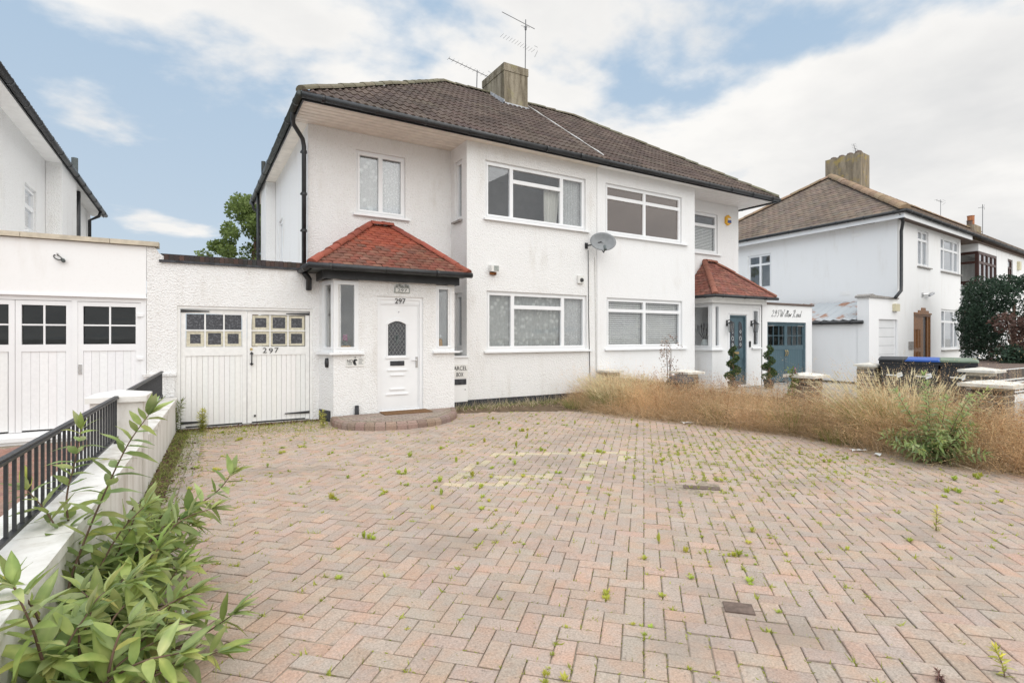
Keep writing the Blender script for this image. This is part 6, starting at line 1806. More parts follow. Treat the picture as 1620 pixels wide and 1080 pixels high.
# dry seeding grass along the right of the drive
def dry_grass():
    N = 20000
    y = RNG.uniform(1.2, 9.3, N * 3); x = border_x(y) + (8.5 - border_x(y)) * RNG.uniform(0, 1, N * 3) ** 0.85
    x = x - RNG.normal(0.05, 0.10, len(x)); clump = np.sin(x * 9.0 + 2.0 * np.sin(y * 5.0)) * np.sin(y * 8.0 + 1.5 * np.sin(x * 6.0)); keep = (x < 8.52) & (x > 5.8) & (RNG.uniform(-1.3, 0.9, len(x)) < clump + 0.25); x, y = x[keep][:N], y[keep][:N]
    n = len(x); inn = np.clip((x - border_x(y)) / 0.9, 0, 1)
    pat = 0.5 + 0.5 * np.sin(x * 3.1 + np.sin(y * 2.3) * 1.5) * np.cos(y * 2.7 + x)
    H = (0.26 + 0.44 * inn ** 0.7) * RNG.uniform(0.6, 1.2, n) * (0.82 + 0.35 * pat) * np.interp(y, [1, 3, 5.5, 7, 9], [1.75, 1.65, 1.45, 1.22, 1.05]) + 0.04
    base = np.stack([x, y, np.full(n, -0.01)], 1)
    d = np.stack([RNG.normal(-0.12, 0.38, n), RNG.normal(0, 0.40, n), np.ones(n)], 1); d /= np.linalg.norm(d, axis=1, keepdims=True)
    bend = np.stack([RNG.normal(-0.06, 0.22, n), RNG.normal(0, 0.22, n), -RNG.uniform(0, 0.20, n)], 1) * H[:, None] / 0.5
    hue = np.stack([np.ones(n), 0.89 + 0.14 * RNG.uniform(0, 1, n) * pat, 0.76 + 0.30 * pat * RNG.uniform(0, 1, n)], 1) * RNG.uniform(0.55, 1.25, (n, 1)) * (0.82 + 0.3 * pat)[:, None]
    low = 0.5 + 0.5 * np.sin(x * 1.9 + y * 1.3) * np.sin(y * 2.1 - x * 0.7 + 0.8)
    hue = hue * (0.72 + 0.42 * low)[:, None] * np.array([1.0, 0.97, 0.92])
    H = H * (0.68 + 0.40 * low)
    clear = np.hypot(x - 7.3, (y - 8.1) * 1.2) < 0.55
    H = np.where(clear, H * 0.45, H)
    clear = np.hypot(x - 7.5, y - 2.75) < 0.42
    H = np.where(clear, H * 0.3, H)
    V, Q, ctr, _ = strips(base, d, H, RNG.uniform(0.0010, 0.0034, n), bend)
    parts = [(V, Q, np.repeat(hue, 8, 0))]
    sel = RNG.uniform(0, 1, n) < 0.8
    for lev, k, spr in ((3, 9, 0.026), (2, 8, 0.036)):
        c = ctr[sel][:, lev, :]; v, q = specks(c, k, 0.0062, np.array([spr, spr, spr * 1.7]))
        parts.append((v, q, np.repeat(np.repeat(hue[sel], k, 0), 4, 0) * np.array([1.03, 0.96, 0.9])))
    # tangled low thatch
    M = 24000; yy = RNG.uniform(1.2, 9.2, M); xx = border_x(yy) - 0.06 + (8.5 - border_x(yy)) * RNG.uniform(0, 1, M)
    d = RNG.normal(size=(M, 3)); d[:, 2] = np.abs(d[:, 2]) * 0.5; d /= np.linalg.norm(d, axis=1, keepdims=True)
    V, Q, _, _ = strips(np.stack([xx, yy, RNG.uniform(0, 1, M) ** 1.4 * (0.08 + 0.50 * np.clip((xx - border_x(yy)) / 0.7, 0, 1))], 1), d, RNG.uniform(0.1, 0.34, M), RNG.uniform(0.0012, 0.0030, M), RNG.normal(0, 0.09, (M, 3)))
    parts.append((V, Q, colvar(M, 8, 0.45, 1.1, np.array([[1.0, 0.94, 0.86]]))))
    # rust-brown dock stalks, thicker and darker
    K = 420; ys = RNG.uniform(1.8, 7.9, K); xs = border_x(ys) + (8.4 - border_x(ys)) * RNG.uniform(0.15, 1, K)
    dd = np.stack([RNG.normal(-0.05, 0.25, K), RNG.normal(0, 0.25, K), np.ones(K)], 1); dd /= np.linalg.norm(dd, axis=1, keepdims=True)
    V, Q, cc, _ = strips(np.stack([xs, ys, np.zeros(K)], 1), dd, RNG.uniform(0.4, 0.8, K), RNG.uniform(0.003, 0.005, K), RNG.normal(0, 0.06, (K, 3)))
    parts.append((V, Q, np.tile(np.array([[0.42, 0.27, 0.19]]), (len(V), 1))))
    for lev in (2, 3):
        v, q = specks(cc[:, lev, :], 16, 0.010, np.array([0.018, 0.018, 0.07])); parts.append((v, q, np.tile(np.array([[0.50, 0.30, 0.20]]), (len(v), 1)) * RNG.uniform(0.7, 1.3, (len(v), 1))))
    # flattened stalks straggling over the edge of the paving
    K = 2600; ys = RNG.uniform(1.9, 8.2, K); xs = border_x(ys) + RNG.normal(-0.02, 0.13, K)
    dd = np.stack([RNG.normal(-0.5, 0.6, K), RNG.normal(0, 0.8, K), RNG.uniform(0.05, 0.5, K)], 1); dd /= np.linalg.norm(dd, axis=1, keepdims=True)
    V, Q, _, _ = strips(np.stack([xs, ys, np.full(K, 0.004)], 1), dd, RNG.uniform(0.08, 0.3, K), RNG.uniform(0.0012, 0.003, K), np.stack([np.zeros(K), np.zeros(K), -RNG.uniform(0.02, 0.12, K)], 1))
    V[:, 2] = np.maximum(V[:, 2], 0.003); parts.append((V, Q, colvar(K, 8, 0.5, 1.1)))
    V, Q, C = cat(parts)
    V[:, 2] = np.maximum(V[:, 2], -0.011)
    o = np_obj('dry_grass', V, Q, 'grass_dry', C, kind='stuff')
    tag(o, 'tall dry reddish brown grass gone to seed along the right of the driveway', 'grass')
dry_grass()
def tussock(name, cx, cy, r, n, h, mats, label, seeds, lean=(0, 0), cat_='grass clump'):
    t = thing(name, label, cat_, (cx, cy, 0))
    for frac, mat, hh, w, nm in mats:
        k = int(n * frac); a = RNG.uniform(0, 6.283, k); rr = r * np.sqrt(RNG.uniform(0, 1, k))
        base = np.stack([rr * np.cos(a), rr * np.sin(a), np.full(k, -0.01)], 1)
        d = np.stack([base[:, 0] / r * 0.45 + RNG.normal(lean[0], 0.16, k), base[:, 1] / r * 0.45 + RNG.normal(lean[1], 0.16, k), np.ones(k)], 1); d /= np.linalg.norm(d, axis=1, keepdims=True)
        H = h * hh * RNG.uniform(0.6, 1.15, k)
        bend = np.stack([d[:, 0] * 0.35, d[:, 1] * 0.35, -0.12 * np.ones(k)], 1) * H[:, None]
        V, Q, ctr, _ = strips(base, d, H, w * RNG.uniform(0.6, 1.3, k), bend)
        parts = [(V, Q, colvar(k, 8, 0.7, 1.3))]
        if nm == 'seed_stems' and seeds:
            c = ctr[:, 3, :]; dirn = ctr[:, 3, :] - ctr[:, 2, :]; dirn /= np.linalg.norm(dirn, axis=1, keepdims=True)
            v, q, _, _ = strips(c - dirn * 0.10, dirn, np.full(k, 0.12), RNG.uniform(0.004, 0.008, k), np.zeros((k, 3))); parts.append((v, q, colvar(k, 8, 0.95, 1.35)))
            v, q = specks(c - dirn * 0.05, 6, 0.008, 0.014); parts.append((v, q, np.ones((len(v), 3)) * 1.1))
        V, Q, C = cat(parts); o = np_obj(nm, V, Q, mat, C, t, 'stuff')
    return t
tussock('grass_tussock', 7.55, 8.15, 0.5, 2400, 0.68, [(0.6, 'grass_green', 0.72, 0.0046, 'blades'), (0.4, 'grass_straw', 1.12, 0.0022, 'seed_stems')], 'green grass tussock with pale straw seed heads near the bay of house 295', True, (-0.1, -0.1))
tussock('grass_tussock', 6.95, 8.72, 0.35, 600, 0.3, [(1.0, 'grass_green', 0.8, 0.0032, 'blades')], 'low green grass tuft left of the straw seed heads', False)
tussock('grass_tussock', 8.28, 3.55, 0.34, 1500, 1.02, [(0.6, 'grass_green', 0.85, 0.0044, 'blades'), (0.3, 'grass_straw', 1.05, 0.0024, 'seed_stems')], 'tall yellowish grass tussock in front of the wheelie bins', True, (-0.15, 0.1))
tussock('grass_tussock', 8.3, 3.1, 0.3, 800, 0.85, [(0.45, 'grass_green', 0.8, 0.004, 'blades'), (0.3, 'grass_straw', 1.05, 0.0024, 'seed_stems')], 'straw coloured grass tussock in front of the blue lidded bin', True, (-0.1, -0.1))
tussock('grass_tussock', 7.65, 5.9, 0.2, 220, 0.5, [(1.0, 'grass_green', 0.9, 0.0042, 'blades')], 'green grass tuft in the dry grass near the crumpled wrapper', False)
tussock('grass_tussock', 8.2, 6.6, 0.22, 240, 0.62, [(1.0, 'grass_green', 0.9, 0.0042, 'blades')], 'green grass tuft deep in the dry grass behind the wrapper', False)
tussock('grass_tussock', 7.95, 4.75, 0.24, 300, 0.6, [(1.0, 'grass_green', 0.9, 0.0044, 'blades')], 'tall green grass tuft in the dry grass before the third pier', False)
tussock('grass_tussock', 7.7, 3.95, 0.22, 260, 0.34, [(1.0, 'grass_green', 0.9, 0.004, 'blades')], 'small green grass tuft at the foot of the dry grass left of the silvery bush', False)

# leaves ---------------------------------------------------------------
def leaf_mesh(w, droop, fold, name='leaf', rows=6):
    m = MB()
    for i in range(rows + 1):
        t = i / rows; hw = w * (math.sin(math.pi * min(1, t ** 0.75)) ** 0.9 if 0 < t < 1 else 0.0) + 0.004 * (1 - t)
        zc = -droop * t * t
        for s in (-1, 0, 1): m.v.append((s * hw, t, zc + abs(s) * hw * fold + 0.012 * math.sin(t * 14) * abs(s)))
    for i in range(rows):
        for k in range(2): p = i * 3 + k; m.f.append((p, p + 1, p + 4, p + 3))
    return m
LEAVES = [leaf_mesh(0.15, 0.10, 0.35), leaf_mesh(0.17, 0.28, 0.30), leaf_mesh(0.13, 0.42, 0.40), leaf_mesh(0.15, -0.06, 0.45), leaf_mesh(0.16, 0.20, 0.1)]
def vein(me):
    for i, v in enumerate(me.vertices):
        k = (1.32, 1.28, 1.22) if i % 3 == 1 else ((0.92, 0.95, 0.9) if (i // 3) % 2 else (1.0, 1.0, 1.0))
        me.color_attributes['Col'].data[i].color = (*k, 1)
def leaf_matrix(d, roll, up=Vector((0, 0, 1))):
    d = d.normalized(); x = d.cross(up)
    if x.length < 1e-3: x = Vector((1, 0, 0))
    x.normalize(); z = x.cross(d)
    return Matrix((x, d, z)).transposed() @ Matrix.Rotation(roll, 3, 'Y')
def leafy_plant(name, label, base, stems, mat, cat_, node=0.06, size=(0.07, 0.16), ind=300, stem_r=0.006, tip=4, tint=(1, 1, 1), start=0.15, whorl=2, slim=1.0, seed=1):
    rnd = random.Random(seed)
    t = thing(name, label, cat_, base); b0 = Vector(base)
    mes = []
    for l in LEAVES:
        me = white_attr(l.mesh('leaf', (0, 0, 0), True)); vein(me); me.materials.append(MAT[mat]); mes.append(me)
    recs = []
    for si, st in enumerate(stems):
        pts = [Vector(p) for p in st]; dense = []
        for i in range(len(pts) - 1):
            p = [pts[max(0, min(len(pts) - 1, i + q))] for q in (-1, 0, 1, 2)]
            for u in np.linspace(0, 1, 7)[:-1]:
                dense.append(0.5 * ((2 * p[1]) + (p[2] - p[0]) * u + (2 * p[0] - 5 * p[1] + 4 * p[2] - p[3]) * u * u + (3 * p[1] - p[0] - 3 * p[2] + p[3]) * u ** 3))
        dense.append(pts[-1]); n = len(dense)
        L = sum((b - a).length for a, b in zip(dense, dense[1:]))
        m = MB().tube([d for d in dense], [stem_r * (1 - 0.75 * i / n) for i in range(n)], 6)
        o = obj('stem', m.mesh('stem', base, True), 'stem_brown', t); white_attr(o.data)
        acc, nxt, k = 0.0, L * start, 0
        for a, b in zip(dense, dense[1:]):
            sl = (b - a).length
            while acc + sl > nxt and nxt <= L:
                p = a + (b - a) * ((nxt - acc) / sl); ax = (b - a).normalized(); f = nxt / L
                s_ = ax.cross(Vector((0.3, 0.2, 1))).normalized(); q_ = s_.cross(ax)
                for w_ in range(whorl):
                    ph = k * 1.571 + w_ * 6.283 / whorl + rnd.uniform(-0.35, 0.35)
                    out = s_ * math.cos(ph) + q_ * math.sin(ph)
                    d = out * rnd.uniform(0.7, 1.0) + ax * rnd.uniform(0.25, 0.65) + Vector((0, 0, rnd.uniform(-0.25, 0.1)))
                    sz = size[0] + (size[1] - size[0]) * math.sin(math.pi * min(0.95, 0.25 + f * 0.62)) * rnd.uniform(0.55, 1.25)
                    recs.append((p, d, sz, rnd.uniform(-0.5, 0.5), f))
                k += 1; nxt += node * rnd.uniform(0.8, 1.25) * (1.15 - 0.5 * f)
            acc += sl
        ax = (dense[-1] - dense[-3]).normalized()
        for k in range(tip):
            a = k * 2.4; out = ax.cross(Vector((0.2, 0.9, 0.3))).normalized(); out2 = out.cross(ax)
            recs.append((dense[-1], ax * rnd.uniform(0.7, 1.3) + (out * math.cos(a) + out2 * math.sin(a)) * rnd.uniform(0.25, 0.7), size[0] + (size[1] - size[0]) * rnd.uniform(0.1, 0.75), rnd.uniform(-0.4, 0.4), 1.0))
    cam_p = Vector((0, 0, 1.48))
    recs.sort(key=lambda r: (r[0] - cam_p).length / r[2])
    st_v, st_f, st_c = [], [], []
    for i, (p, d, sz, roll, f) in enumerate(recs):
        M3 = leaf_matrix(d, roll); k = rnd.randrange(len(LEAVES))
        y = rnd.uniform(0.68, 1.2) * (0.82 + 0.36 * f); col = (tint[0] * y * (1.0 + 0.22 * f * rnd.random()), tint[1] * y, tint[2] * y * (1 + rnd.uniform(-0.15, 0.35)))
        if rnd.random() < 0.05: col = (col[0] * 1.25, col[1] * 1.08, col[2] * 0.85)
        if i < ind:
            o = bpy.data.objects.new('leaf', mes[k]); COL.objects.link(o); o.parent = t
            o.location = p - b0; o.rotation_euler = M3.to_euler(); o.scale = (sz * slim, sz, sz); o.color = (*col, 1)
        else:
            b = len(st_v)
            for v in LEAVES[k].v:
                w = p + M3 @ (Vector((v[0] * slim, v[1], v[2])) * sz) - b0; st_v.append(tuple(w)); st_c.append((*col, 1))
            st_f += [tuple(b + q for q in fc) for fc in LEAVES[k].f]
    if st_v:
        m = MB(); m.v, m.f, m.c = st_v, st_f, st_c
        o = obj('foliage', m.mesh('foliage', (0, 0, 0), True), mat, t); o['kind'] = 'stuff'
    return t
B0 = (-0.38, 3.05, 0)
BUD = [
 [(-0.44, 3.1, 0), (-0.48, 3.18, 0.16), (-0.50, 3.23, 0.29), (-0.45, 3.26, 0.48), (-0.35, 3.25, 0.76), (-0.27, 3.26, 0.95), (-0.19, 3.26, 1.08)],
 [(-0.45, 3.4, 0), (-0.50, 3.5, 0.3), (-0.56, 3.56, 0.6), (-0.53, 3.59, 0.82), (-0.51, 3.63, 0.98)],
 [(-0.42, 3.2, 0), (-0.34, 3.36, 0.26), (-0.1, 3.56, 0.42), (0.12, 3.66, 0.54), (0.2, 3.67, 0.63)],
 [(-0.38, 2.98, 0), (-0.28, 2.93, 0.06), (-0.22, 2.95, 0.12), (-0.17, 2.96, 0.19), (-0.1, 2.98, 0.31), (-0.06, 2.96, 0.38)],
 [(-0.33, 2.9, 0), (-0.18, 2.84, 0.05), (-0.05, 2.83, 0.08), (0.07, 2.83, 0.12), (0.16, 2.82, 0.17)],
 [(-0.40, 2.6, 0), (-0.44, 2.45, 0.3), (-0.46, 2.36, 0.5), (-0.50, 2.33, 0.66)],
 [(-0.42, 3.12, 0), (-0.46, 3.2, 0.16), (-0.39, 3.28, 0.34), (-0.31, 3.34, 0.49), (-0.21, 3.4, 0.59)],
 [(-0.42, 2.9, 0), (-0.46, 2.86, 0.16), (-0.42, 2.82, 0.27), (-0.34, 2.83, 0.35), (-0.24, 2.83, 0.41)],
 [(-0.44, 3.25, 0), (-0.50, 3.36, 0.3), (-0.60, 3.46, 0.56), (-0.70, 3.49, 0.72)],
 [(-0.40, 2.84, 0), (-0.36, 2.79, 0.12), (-0.27, 2.74, 0.17), (-0.15, 2.76, 0.2), (-0.08, 2.79, 0.29)],
 [(-0.40, 2.55, 0), (-0.42, 2.48, 0.25), (-0.38, 2.46, 0.38), (-0.33, 2.48, 0.46)],
 [(-0.40, 3.3, 0), (-0.34, 3.45, 0.1), (-0.2, 3.6, 0.2), (-0.04, 3.65, 0.26)],
 [(-0.40, 2.7, 0), (-0.34, 2.55, 0.2), (-0.25, 2.5, 0.25), (-0.18, 2.52, 0.33)],
 [(-0.42, 3.0, 0), (-0.30, 3.05, 0.22), (-0.22, 3.1, 0.36), (-0.14, 3.12, 0.44)],
 [(-0.42, 2.75, 0), (-0.48, 2.7, 0.28), (-0.52, 2.66, 0.46), (-0.58, 2.62, 0.58)]]
rb = random.Random(44)
for k in range(20):
    bx, by = -0.40 + rb.uniform(-0.05, 0.12), rb.uniform(2.3, 3.4); tx, ty, tz = bx + rb.uniform(-0.12, 0.42), by + rb.uniform(-0.2, 0.3), rb.uniform(0.14, 0.46)
    BUD.append([(bx, by, 0), (bx * 0.7 + tx * 0.3, by * 0.7 + ty * 0.3, tz * 0.6), (bx * 0.35 + tx * 0.65, by * 0.35 + ty * 0.65, tz * 0.92), (tx, ty, tz)])
for k in range(18):
    by = rb.uniform(3.3, 4.7); bx = wallX(by) + rb.uniform(0.06, 0.18); tx, ty, tz = bx + rb.uniform(-0.02, 0.40) * (1.2 - (by - 3.3) * 0.45), by + rb.uniform(-0.25, 0.2), rb.uniform(0.16, 0.52) * (1.15 - (by - 3.3) * 0.3)
    BUD.append([(bx, by, 0), (bx * 0.7 + tx * 0.3, by * 0.7 + ty * 0.3, tz * 0.6), (bx * 0.35 + tx * 0.65, by * 0.35 + ty * 0.65, tz * 0.92), (tx, ty, tz)])
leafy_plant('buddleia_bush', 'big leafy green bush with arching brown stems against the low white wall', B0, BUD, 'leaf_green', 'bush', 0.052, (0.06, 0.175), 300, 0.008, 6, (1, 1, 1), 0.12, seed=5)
S0 = (7.46, 2.78, 0)
SB = []
rr = random.Random(9)
for k in range(38):
    a = rr.uniform(0, 6.283); r_ = rr.uniform(0.12, 0.48); hgt = rr.uniform(0.22, 0.62) * (1.15 - r_)
    if k < 7: hgt = (1.0, 0.86, 0.82, 0.76, 0.70, 0.9, 0.8)[k]; r_ = (0.10, 0.42, 0.32, 0.16, 0.34, 0.05, 0.25)[k]; a = (1.0, 5.4, 2.3, 4.0, 0.2, 3.0, 4.8)[k]
    bx, by = S0[0] + 0.07 * math.cos(a), S0[1] + 0.07 * math.sin(a)
    SB.append([(bx, by, 0), (bx + r_ * 0.35 * math.cos(a), by + r_ * 0.35 * math.sin(a), hgt * 0.5), (bx + r_ * 0.75 * math.cos(a), by + r_ * 0.75 * math.sin(a), hgt * 0.82), (bx + r_ * math.cos(a), by + r_ * math.sin(a), hgt)])
leafy_plant('silver_bush', 'silvery green bush growing at the edge of the dry grass', S0, SB, 'leaf_silver', 'bush', 0.036, (0.05, 0.12), 300, 0.005, 5, (1, 1, 1), 0.1, 2, 0.75, seed=3)

def weed_plant(name, label, base, h, n, mat, whorl=3, leaf=(0.04, 0.09), spread=0.08, slim=0.65, seed=1, node=0.022, grp=None):
    rr = random.Random(seed); st = []
    for k in range(n):
        a = rr.uniform(0, 6.283); s = spread * (0.2 if n == 1 else rr.uniform(0.3, 1)); hh = h * rr.uniform(0.6, 1.0) if k else h
        st.append([base, (base[0] + s * 0.3 * math.cos(a), base[1] + s * 0.3 * math.sin(a), hh * 0.5), (base[0] + s * math.cos(a), base[1] + s * math.sin(a), hh)])
    t = leafy_plant(name, label, base, st, mat, 'weed', node, leaf, 140, 0.003, 5, (1.0, 1.0, 1.0), 0.05, whorl, slim, seed)
    return t
weed_plant('willowherb', 'tall green weed with narrow leaves against the pillar left of the garage doors', (-0.22, 9.66, 0), 0.48, 3, 'leaf_tree', 3, (0.05, 0.10), 0.10, 0.5, 2)
weed_plant('willowherb', 'green weed with narrow leaves in front of the left garage door', (0.14, 9.52, 0), 0.32, 4, 'leaf_weed', 3, (0.04, 0.09), 0.10, 0.55, 3)
weed_plant('willowherb', 'bright green weed at the left end of the curved doorstep', (1.82, 8.95, 0), 0.26, 3, 'leaf_weed', 3, (0.04, 0.07), 0.06, 0.55, 4)
weed_plant('willowherb', 'upright green weed standing alone in the paving at the right', (4.86, 1.80, 0), 0.165, 1, 'leaf_weed', 3, (0.03, 0.055), 0.03, 0.55, 6, 0.014)
weed_plant('willowherb', 'bright green weed by the lower right corner of the paving', (3.02, 0.87, 0), 0.10, 2, 'leaf_weed', 2, (0.03, 0.05), 0.03, 0.6, 8, 0.016)
weed_plant('red_weed', 'small dark red weed in the paving near the lower right corner', (2.75, 1.0, 0), 0.05, 4, 'leaf_brown', 3, (0.015, 0.026), 0.035, 0.6, 9, 0.012)
weed_plant('willowherb', 'small silvery seedling on the paving right of the silvery bush', (7.72, 2.5, 0), 0.20, 1, 'leaf_silver', 2, (0.05, 0.09), 0.03, 0.7, 10, 0.03)

# small weeds in the joints: individuals sharing a few meshes
def tuft_mesh(n, h, spread, w, rnd):
    m = MB()
    for k in range(n):
        a = rnd.uniform(0, 6.283); tl = rnd.uniform(0.2, 1.0) * spread; hh = h * rnd.uniform(0.5, 1.0)
        b = Vector((rnd.uniform(-0.01, 0.01), rnd.uniform(-0.01, 0.01), 0)); tip = b + Vector((tl * math.cos(a), tl * math.sin(a), hh)); s = Vector((-math.sin(a), math.cos(a), 0)) * w * rnd.uniform(0.6, 1.2)
        mid = b.lerp(tip, 0.55) + Vector((0, 0, hh * 0.1)); i = len(m.v)
        m.v += [tuple(b), tuple(mid - s), tuple(tip), tuple(mid + s)]; m.f += [(i, i + 1, i + 2, i + 3)]
    return m
rw = random.Random(21)
TUFTS = []
for k in range(7):
    me = white_attr(tuft_mesh((16, 22, 12, 26, 14, 18, 20)[k], (0.025, 0.035, 0.018, 0.05, 0.07, 0.03, 0.042)[k], (0.03, 0.035, 0.03, 0.035, 0.022, 0.045, 0.03)[k], 0.006, rw).mesh('weed_tuft')); me.materials.append(MAT['leaf_weed']); TUFTS.append(me)
CL = [(3.3, 6.4), (2.51, 5.47), (3.28, 5.17), (3.37, 4.78), (2.35, 4.82), (2.13, 4.24), (4.63, 4.36), (6.39, 5.34), (4.64, 4.73), (5.6, 3.78), (6.38, 3.88), (6.07, 3.32), (6.53, 3.21), (2.16, 2.25), (2.6, 2.27), (3.19, 2.25), (3.36, 2.27), (2.66, 2.09), (1.36, 1.98), (1.6, 1.79), (1.76, 5.75), (1.22, 7.2), (0.21, 9.06), (0.28, 6.81), (0.88, 8.11), (-0.02, 6.38), (0.83, 4.91), (6.38, 4.79), (6.52, 2.88), (6.37, 2.53), (3.66, 2.09), (3.82, 6.88), (4.59, 7.04), (4.6, 7.9), (5.2, 8.3), (0.4, 7.6), (0.9, 9.0), (6.3, 6.9)]
def joint_snap(x, y):
    a, b = (x + y) * C45 / UNIT, (y - x) * C45 / UNIT
    if rw.random() < 0.5: a = round(a)
    else: b = round(b)
    return (a - b) * C45 * UNIT, (a + b) * C45 * UNIT
def weed_label(x, y):
    if y > 8.2 and x < 2.2: w = 'near the garage doors'
    elif y > 6.4: w = 'between the doorstep and the dry grass' if x > 3.0 else 'left of the doorstep'
    elif x < 1.2: w = 'beside the low white wall'
    elif x > 5.2: w = 'near the silvery bush'
    elif y > 4.2: w = 'among the cream blocks'
    elif x > 3.6: w = 'around the sunken dark gap'
    elif x > 2.0: w = 'around the small metal cover'
    else: w = 'right of the big leafy bush'
    return 'small yellow-green weed tuft in the paving joints ' + w
spots = []
while len(spots) < 285:
    if rw.random() < 0.68:
        c = rw.choice(CL); s = 0.22 + 0.06 * math.hypot(*c); p = (rw.gauss(c[0], s), rw.gauss(c[1], s * 0.8))
    else:
        p = (rw.uniform(0, 7.3), rw.uniform(1.0, 9.5))
    p = joint_snap(*p)
    dirn = rw.choice(((C45, C45), (-C45, C45))); step = rw.uniform(0.03, 0.07)
    for q in range(rw.choice((1, 1, 1, 2, 3))):          # weeds follow the joint for a little way
        w = (p[0] + dirn[0] * step * q, p[1] + dirn[1] * step * q)
        if polyin(w, DRIVE_POLY) and not (2.0 < w[0] < 4.4 and w[1] > 7.95) and len(spots) < 285:
            spots.append(w)
for x, y in spots:
    d = math.hypot(x, y); k = rw.randrange(7)
    if d < 3.6: k = rw.choice((0, 2, 2, 5, 5, 1))
    o = bpy.data.objects.new('weed_tuft', TUFTS[k]); COL.objects.link(o)
    s = rw.uniform(0.35, 1.15) * (0.72 + 0.085 * min(d, 7)); o.location = (x, y, -0.003); o.rotation_euler = (0, 0, rw.uniform(0, 6.28)); o.scale = (s, s, s * rw.uniform(0.7, 1.2))
    g = rw.uniform(0.95, 1.3); o.color = (g * rw.uniform(0.85, 1.15), g, g * 0.9, 1)
    tag(o, weed_label(x, y), 'weed', 'weeds in the driveway joints')
def small_growth(name, n, area, mat, h, w, label, cat_='weeds', lo=0.7, hi=1.3, spread=1.0):
    P_ = []
    while len(P_) < n:
        p = area()
        if p: P_.append(p)
    base = np.array(P_); k = len(base)
    d = RNG.normal(size=(k, 3)) * np.array([spread, spread, 0.4]); d[:, 2] = np.abs(d[:, 2]) + 0.35; d /= np.linalg.norm(d, axis=1, keepdims=True)
    V, Q, _, _ = strips(base, d, h * RNG.uniform(0.4, 1.2, k), w * RNG.uniform(0.6, 1.4, k), RNG.normal(0, h * 0.2, (k, 3)), 2)
    V[:, 2] = np.maximum(V[:, 2], -0.01)
    o = np_obj(name, V, Q, mat, colvar(k, 6, lo, hi), kind='stuff'); tag(o, label, cat_)
def moss_area():
    if rw.random() < 0.6:
        c = rw.choice(CL); p = (rw.gauss(c[0], 0.6), rw.gauss(c[1], 0.5))
    else: p = (rw.uniform(0, 7.3), rw.uniform(0.8, 9.6))
    p = joint_snap(*p)
    return (p[0], p[1], -0.008) if polyin(p, DRIVE_POLY) else None
def joint_area():
    c = JW[rw.randrange(len(JW))]; return (c[0] + rw.gauss(0, 0.009), c[1] + rw.gauss(0, 0.009), -0.006)
JW = []
while len(JW) < 1700:
    p = (rw.gauss(5.6, 0.9), rw.gauss(4.0, 0.9)) if rw.random() < 0.4 else (rw.uniform(-0.1, 7.4), rw.uniform(0.9, 9.7) if rw.random() < 0.5 else rw.uniform(3.0, 9.0))
    p = joint_snap(*p)
    if polyin(p, DRIVE_POLY): JW.append(p)
small_growth('joint_seedlings', 15000, joint_area, 'leaf_weed', 0.034, 0.0045, 'tiny yellow-green seedlings all along the driveway joints', 'seedlings', 0.7, 1.25, 0.7)
small_growth('joint_moss', 15000, moss_area, 'leaf_weed', 0.022, 0.004, 'fine moss and seedlings in the paving joints', 'moss', 0.5, 1.05)
def strip_area():
    y = rw.uniform(2.5, 9.75); x = wallX(y) + abs(rw.gauss(0.02, 0.16))
    return (x, y, 0.0)
small_growth('wall_foot_weeds', 4200, strip_area, 'grass_green', 0.055, 0.004, 'low scrubby weeds along the foot of the white boundary wall')
def far_left():
    x, y = rw.uniform(-0.2, 2.0), 9.85 - abs(rw.gauss(0, 0.7)); return (x, y, 0.0)
small_growth('garage_foot_weeds', 3000, far_left, 'leaf_weed', 0.04, 0.004, 'thin low weeds on the paving before the garage', 'weeds', 0.5, 1.1)
def plinth_area():
    x = rw.uniform(4.45, 8.3); y = 9.97 - abs(rw.gauss(0, 0.22)) * (1 + 0.8 * (x > 6)); return (x, y, 0.0)
small_growth('house_foot_weeds', 900, plinth_area, 'grass_green', 0.12, 0.004, 'scrubby weeds along the black plinth below the bay window', 'weeds', 0.6, 1.2, 0.6)
def plinth2():
    x = rw.uniform(4.45, 8.3); y = 9.97 - abs(rw.gauss(0, 0.3)); return (x, y, 0.0)
small_growth('house_foot_dry_weeds', 700, plinth2, 'grass_dry', 0.2, 0.003, 'dry brown weed stalks below the bay window', 'weeds', 0.6, 1.1, 0.5)
def litter_area():
    if rw.random() < 0.6: return (rw.uniform(-0.25, 1.9), 9.86 - abs(rw.gauss(0, 0.10)), 0.006)
    y = rw.uniform(3, 9.7); return (wallX(y) + abs(rw.gauss(0.03, 0.12)), y, 0.006)
small_growth('leaf_litter', 1500, litter_area, 'leaf_brown', 0.035, 0.011, 'dead brown leaves blown against the garage doors and wall', 'leaf litter', 0.7, 1.6, 2.0)

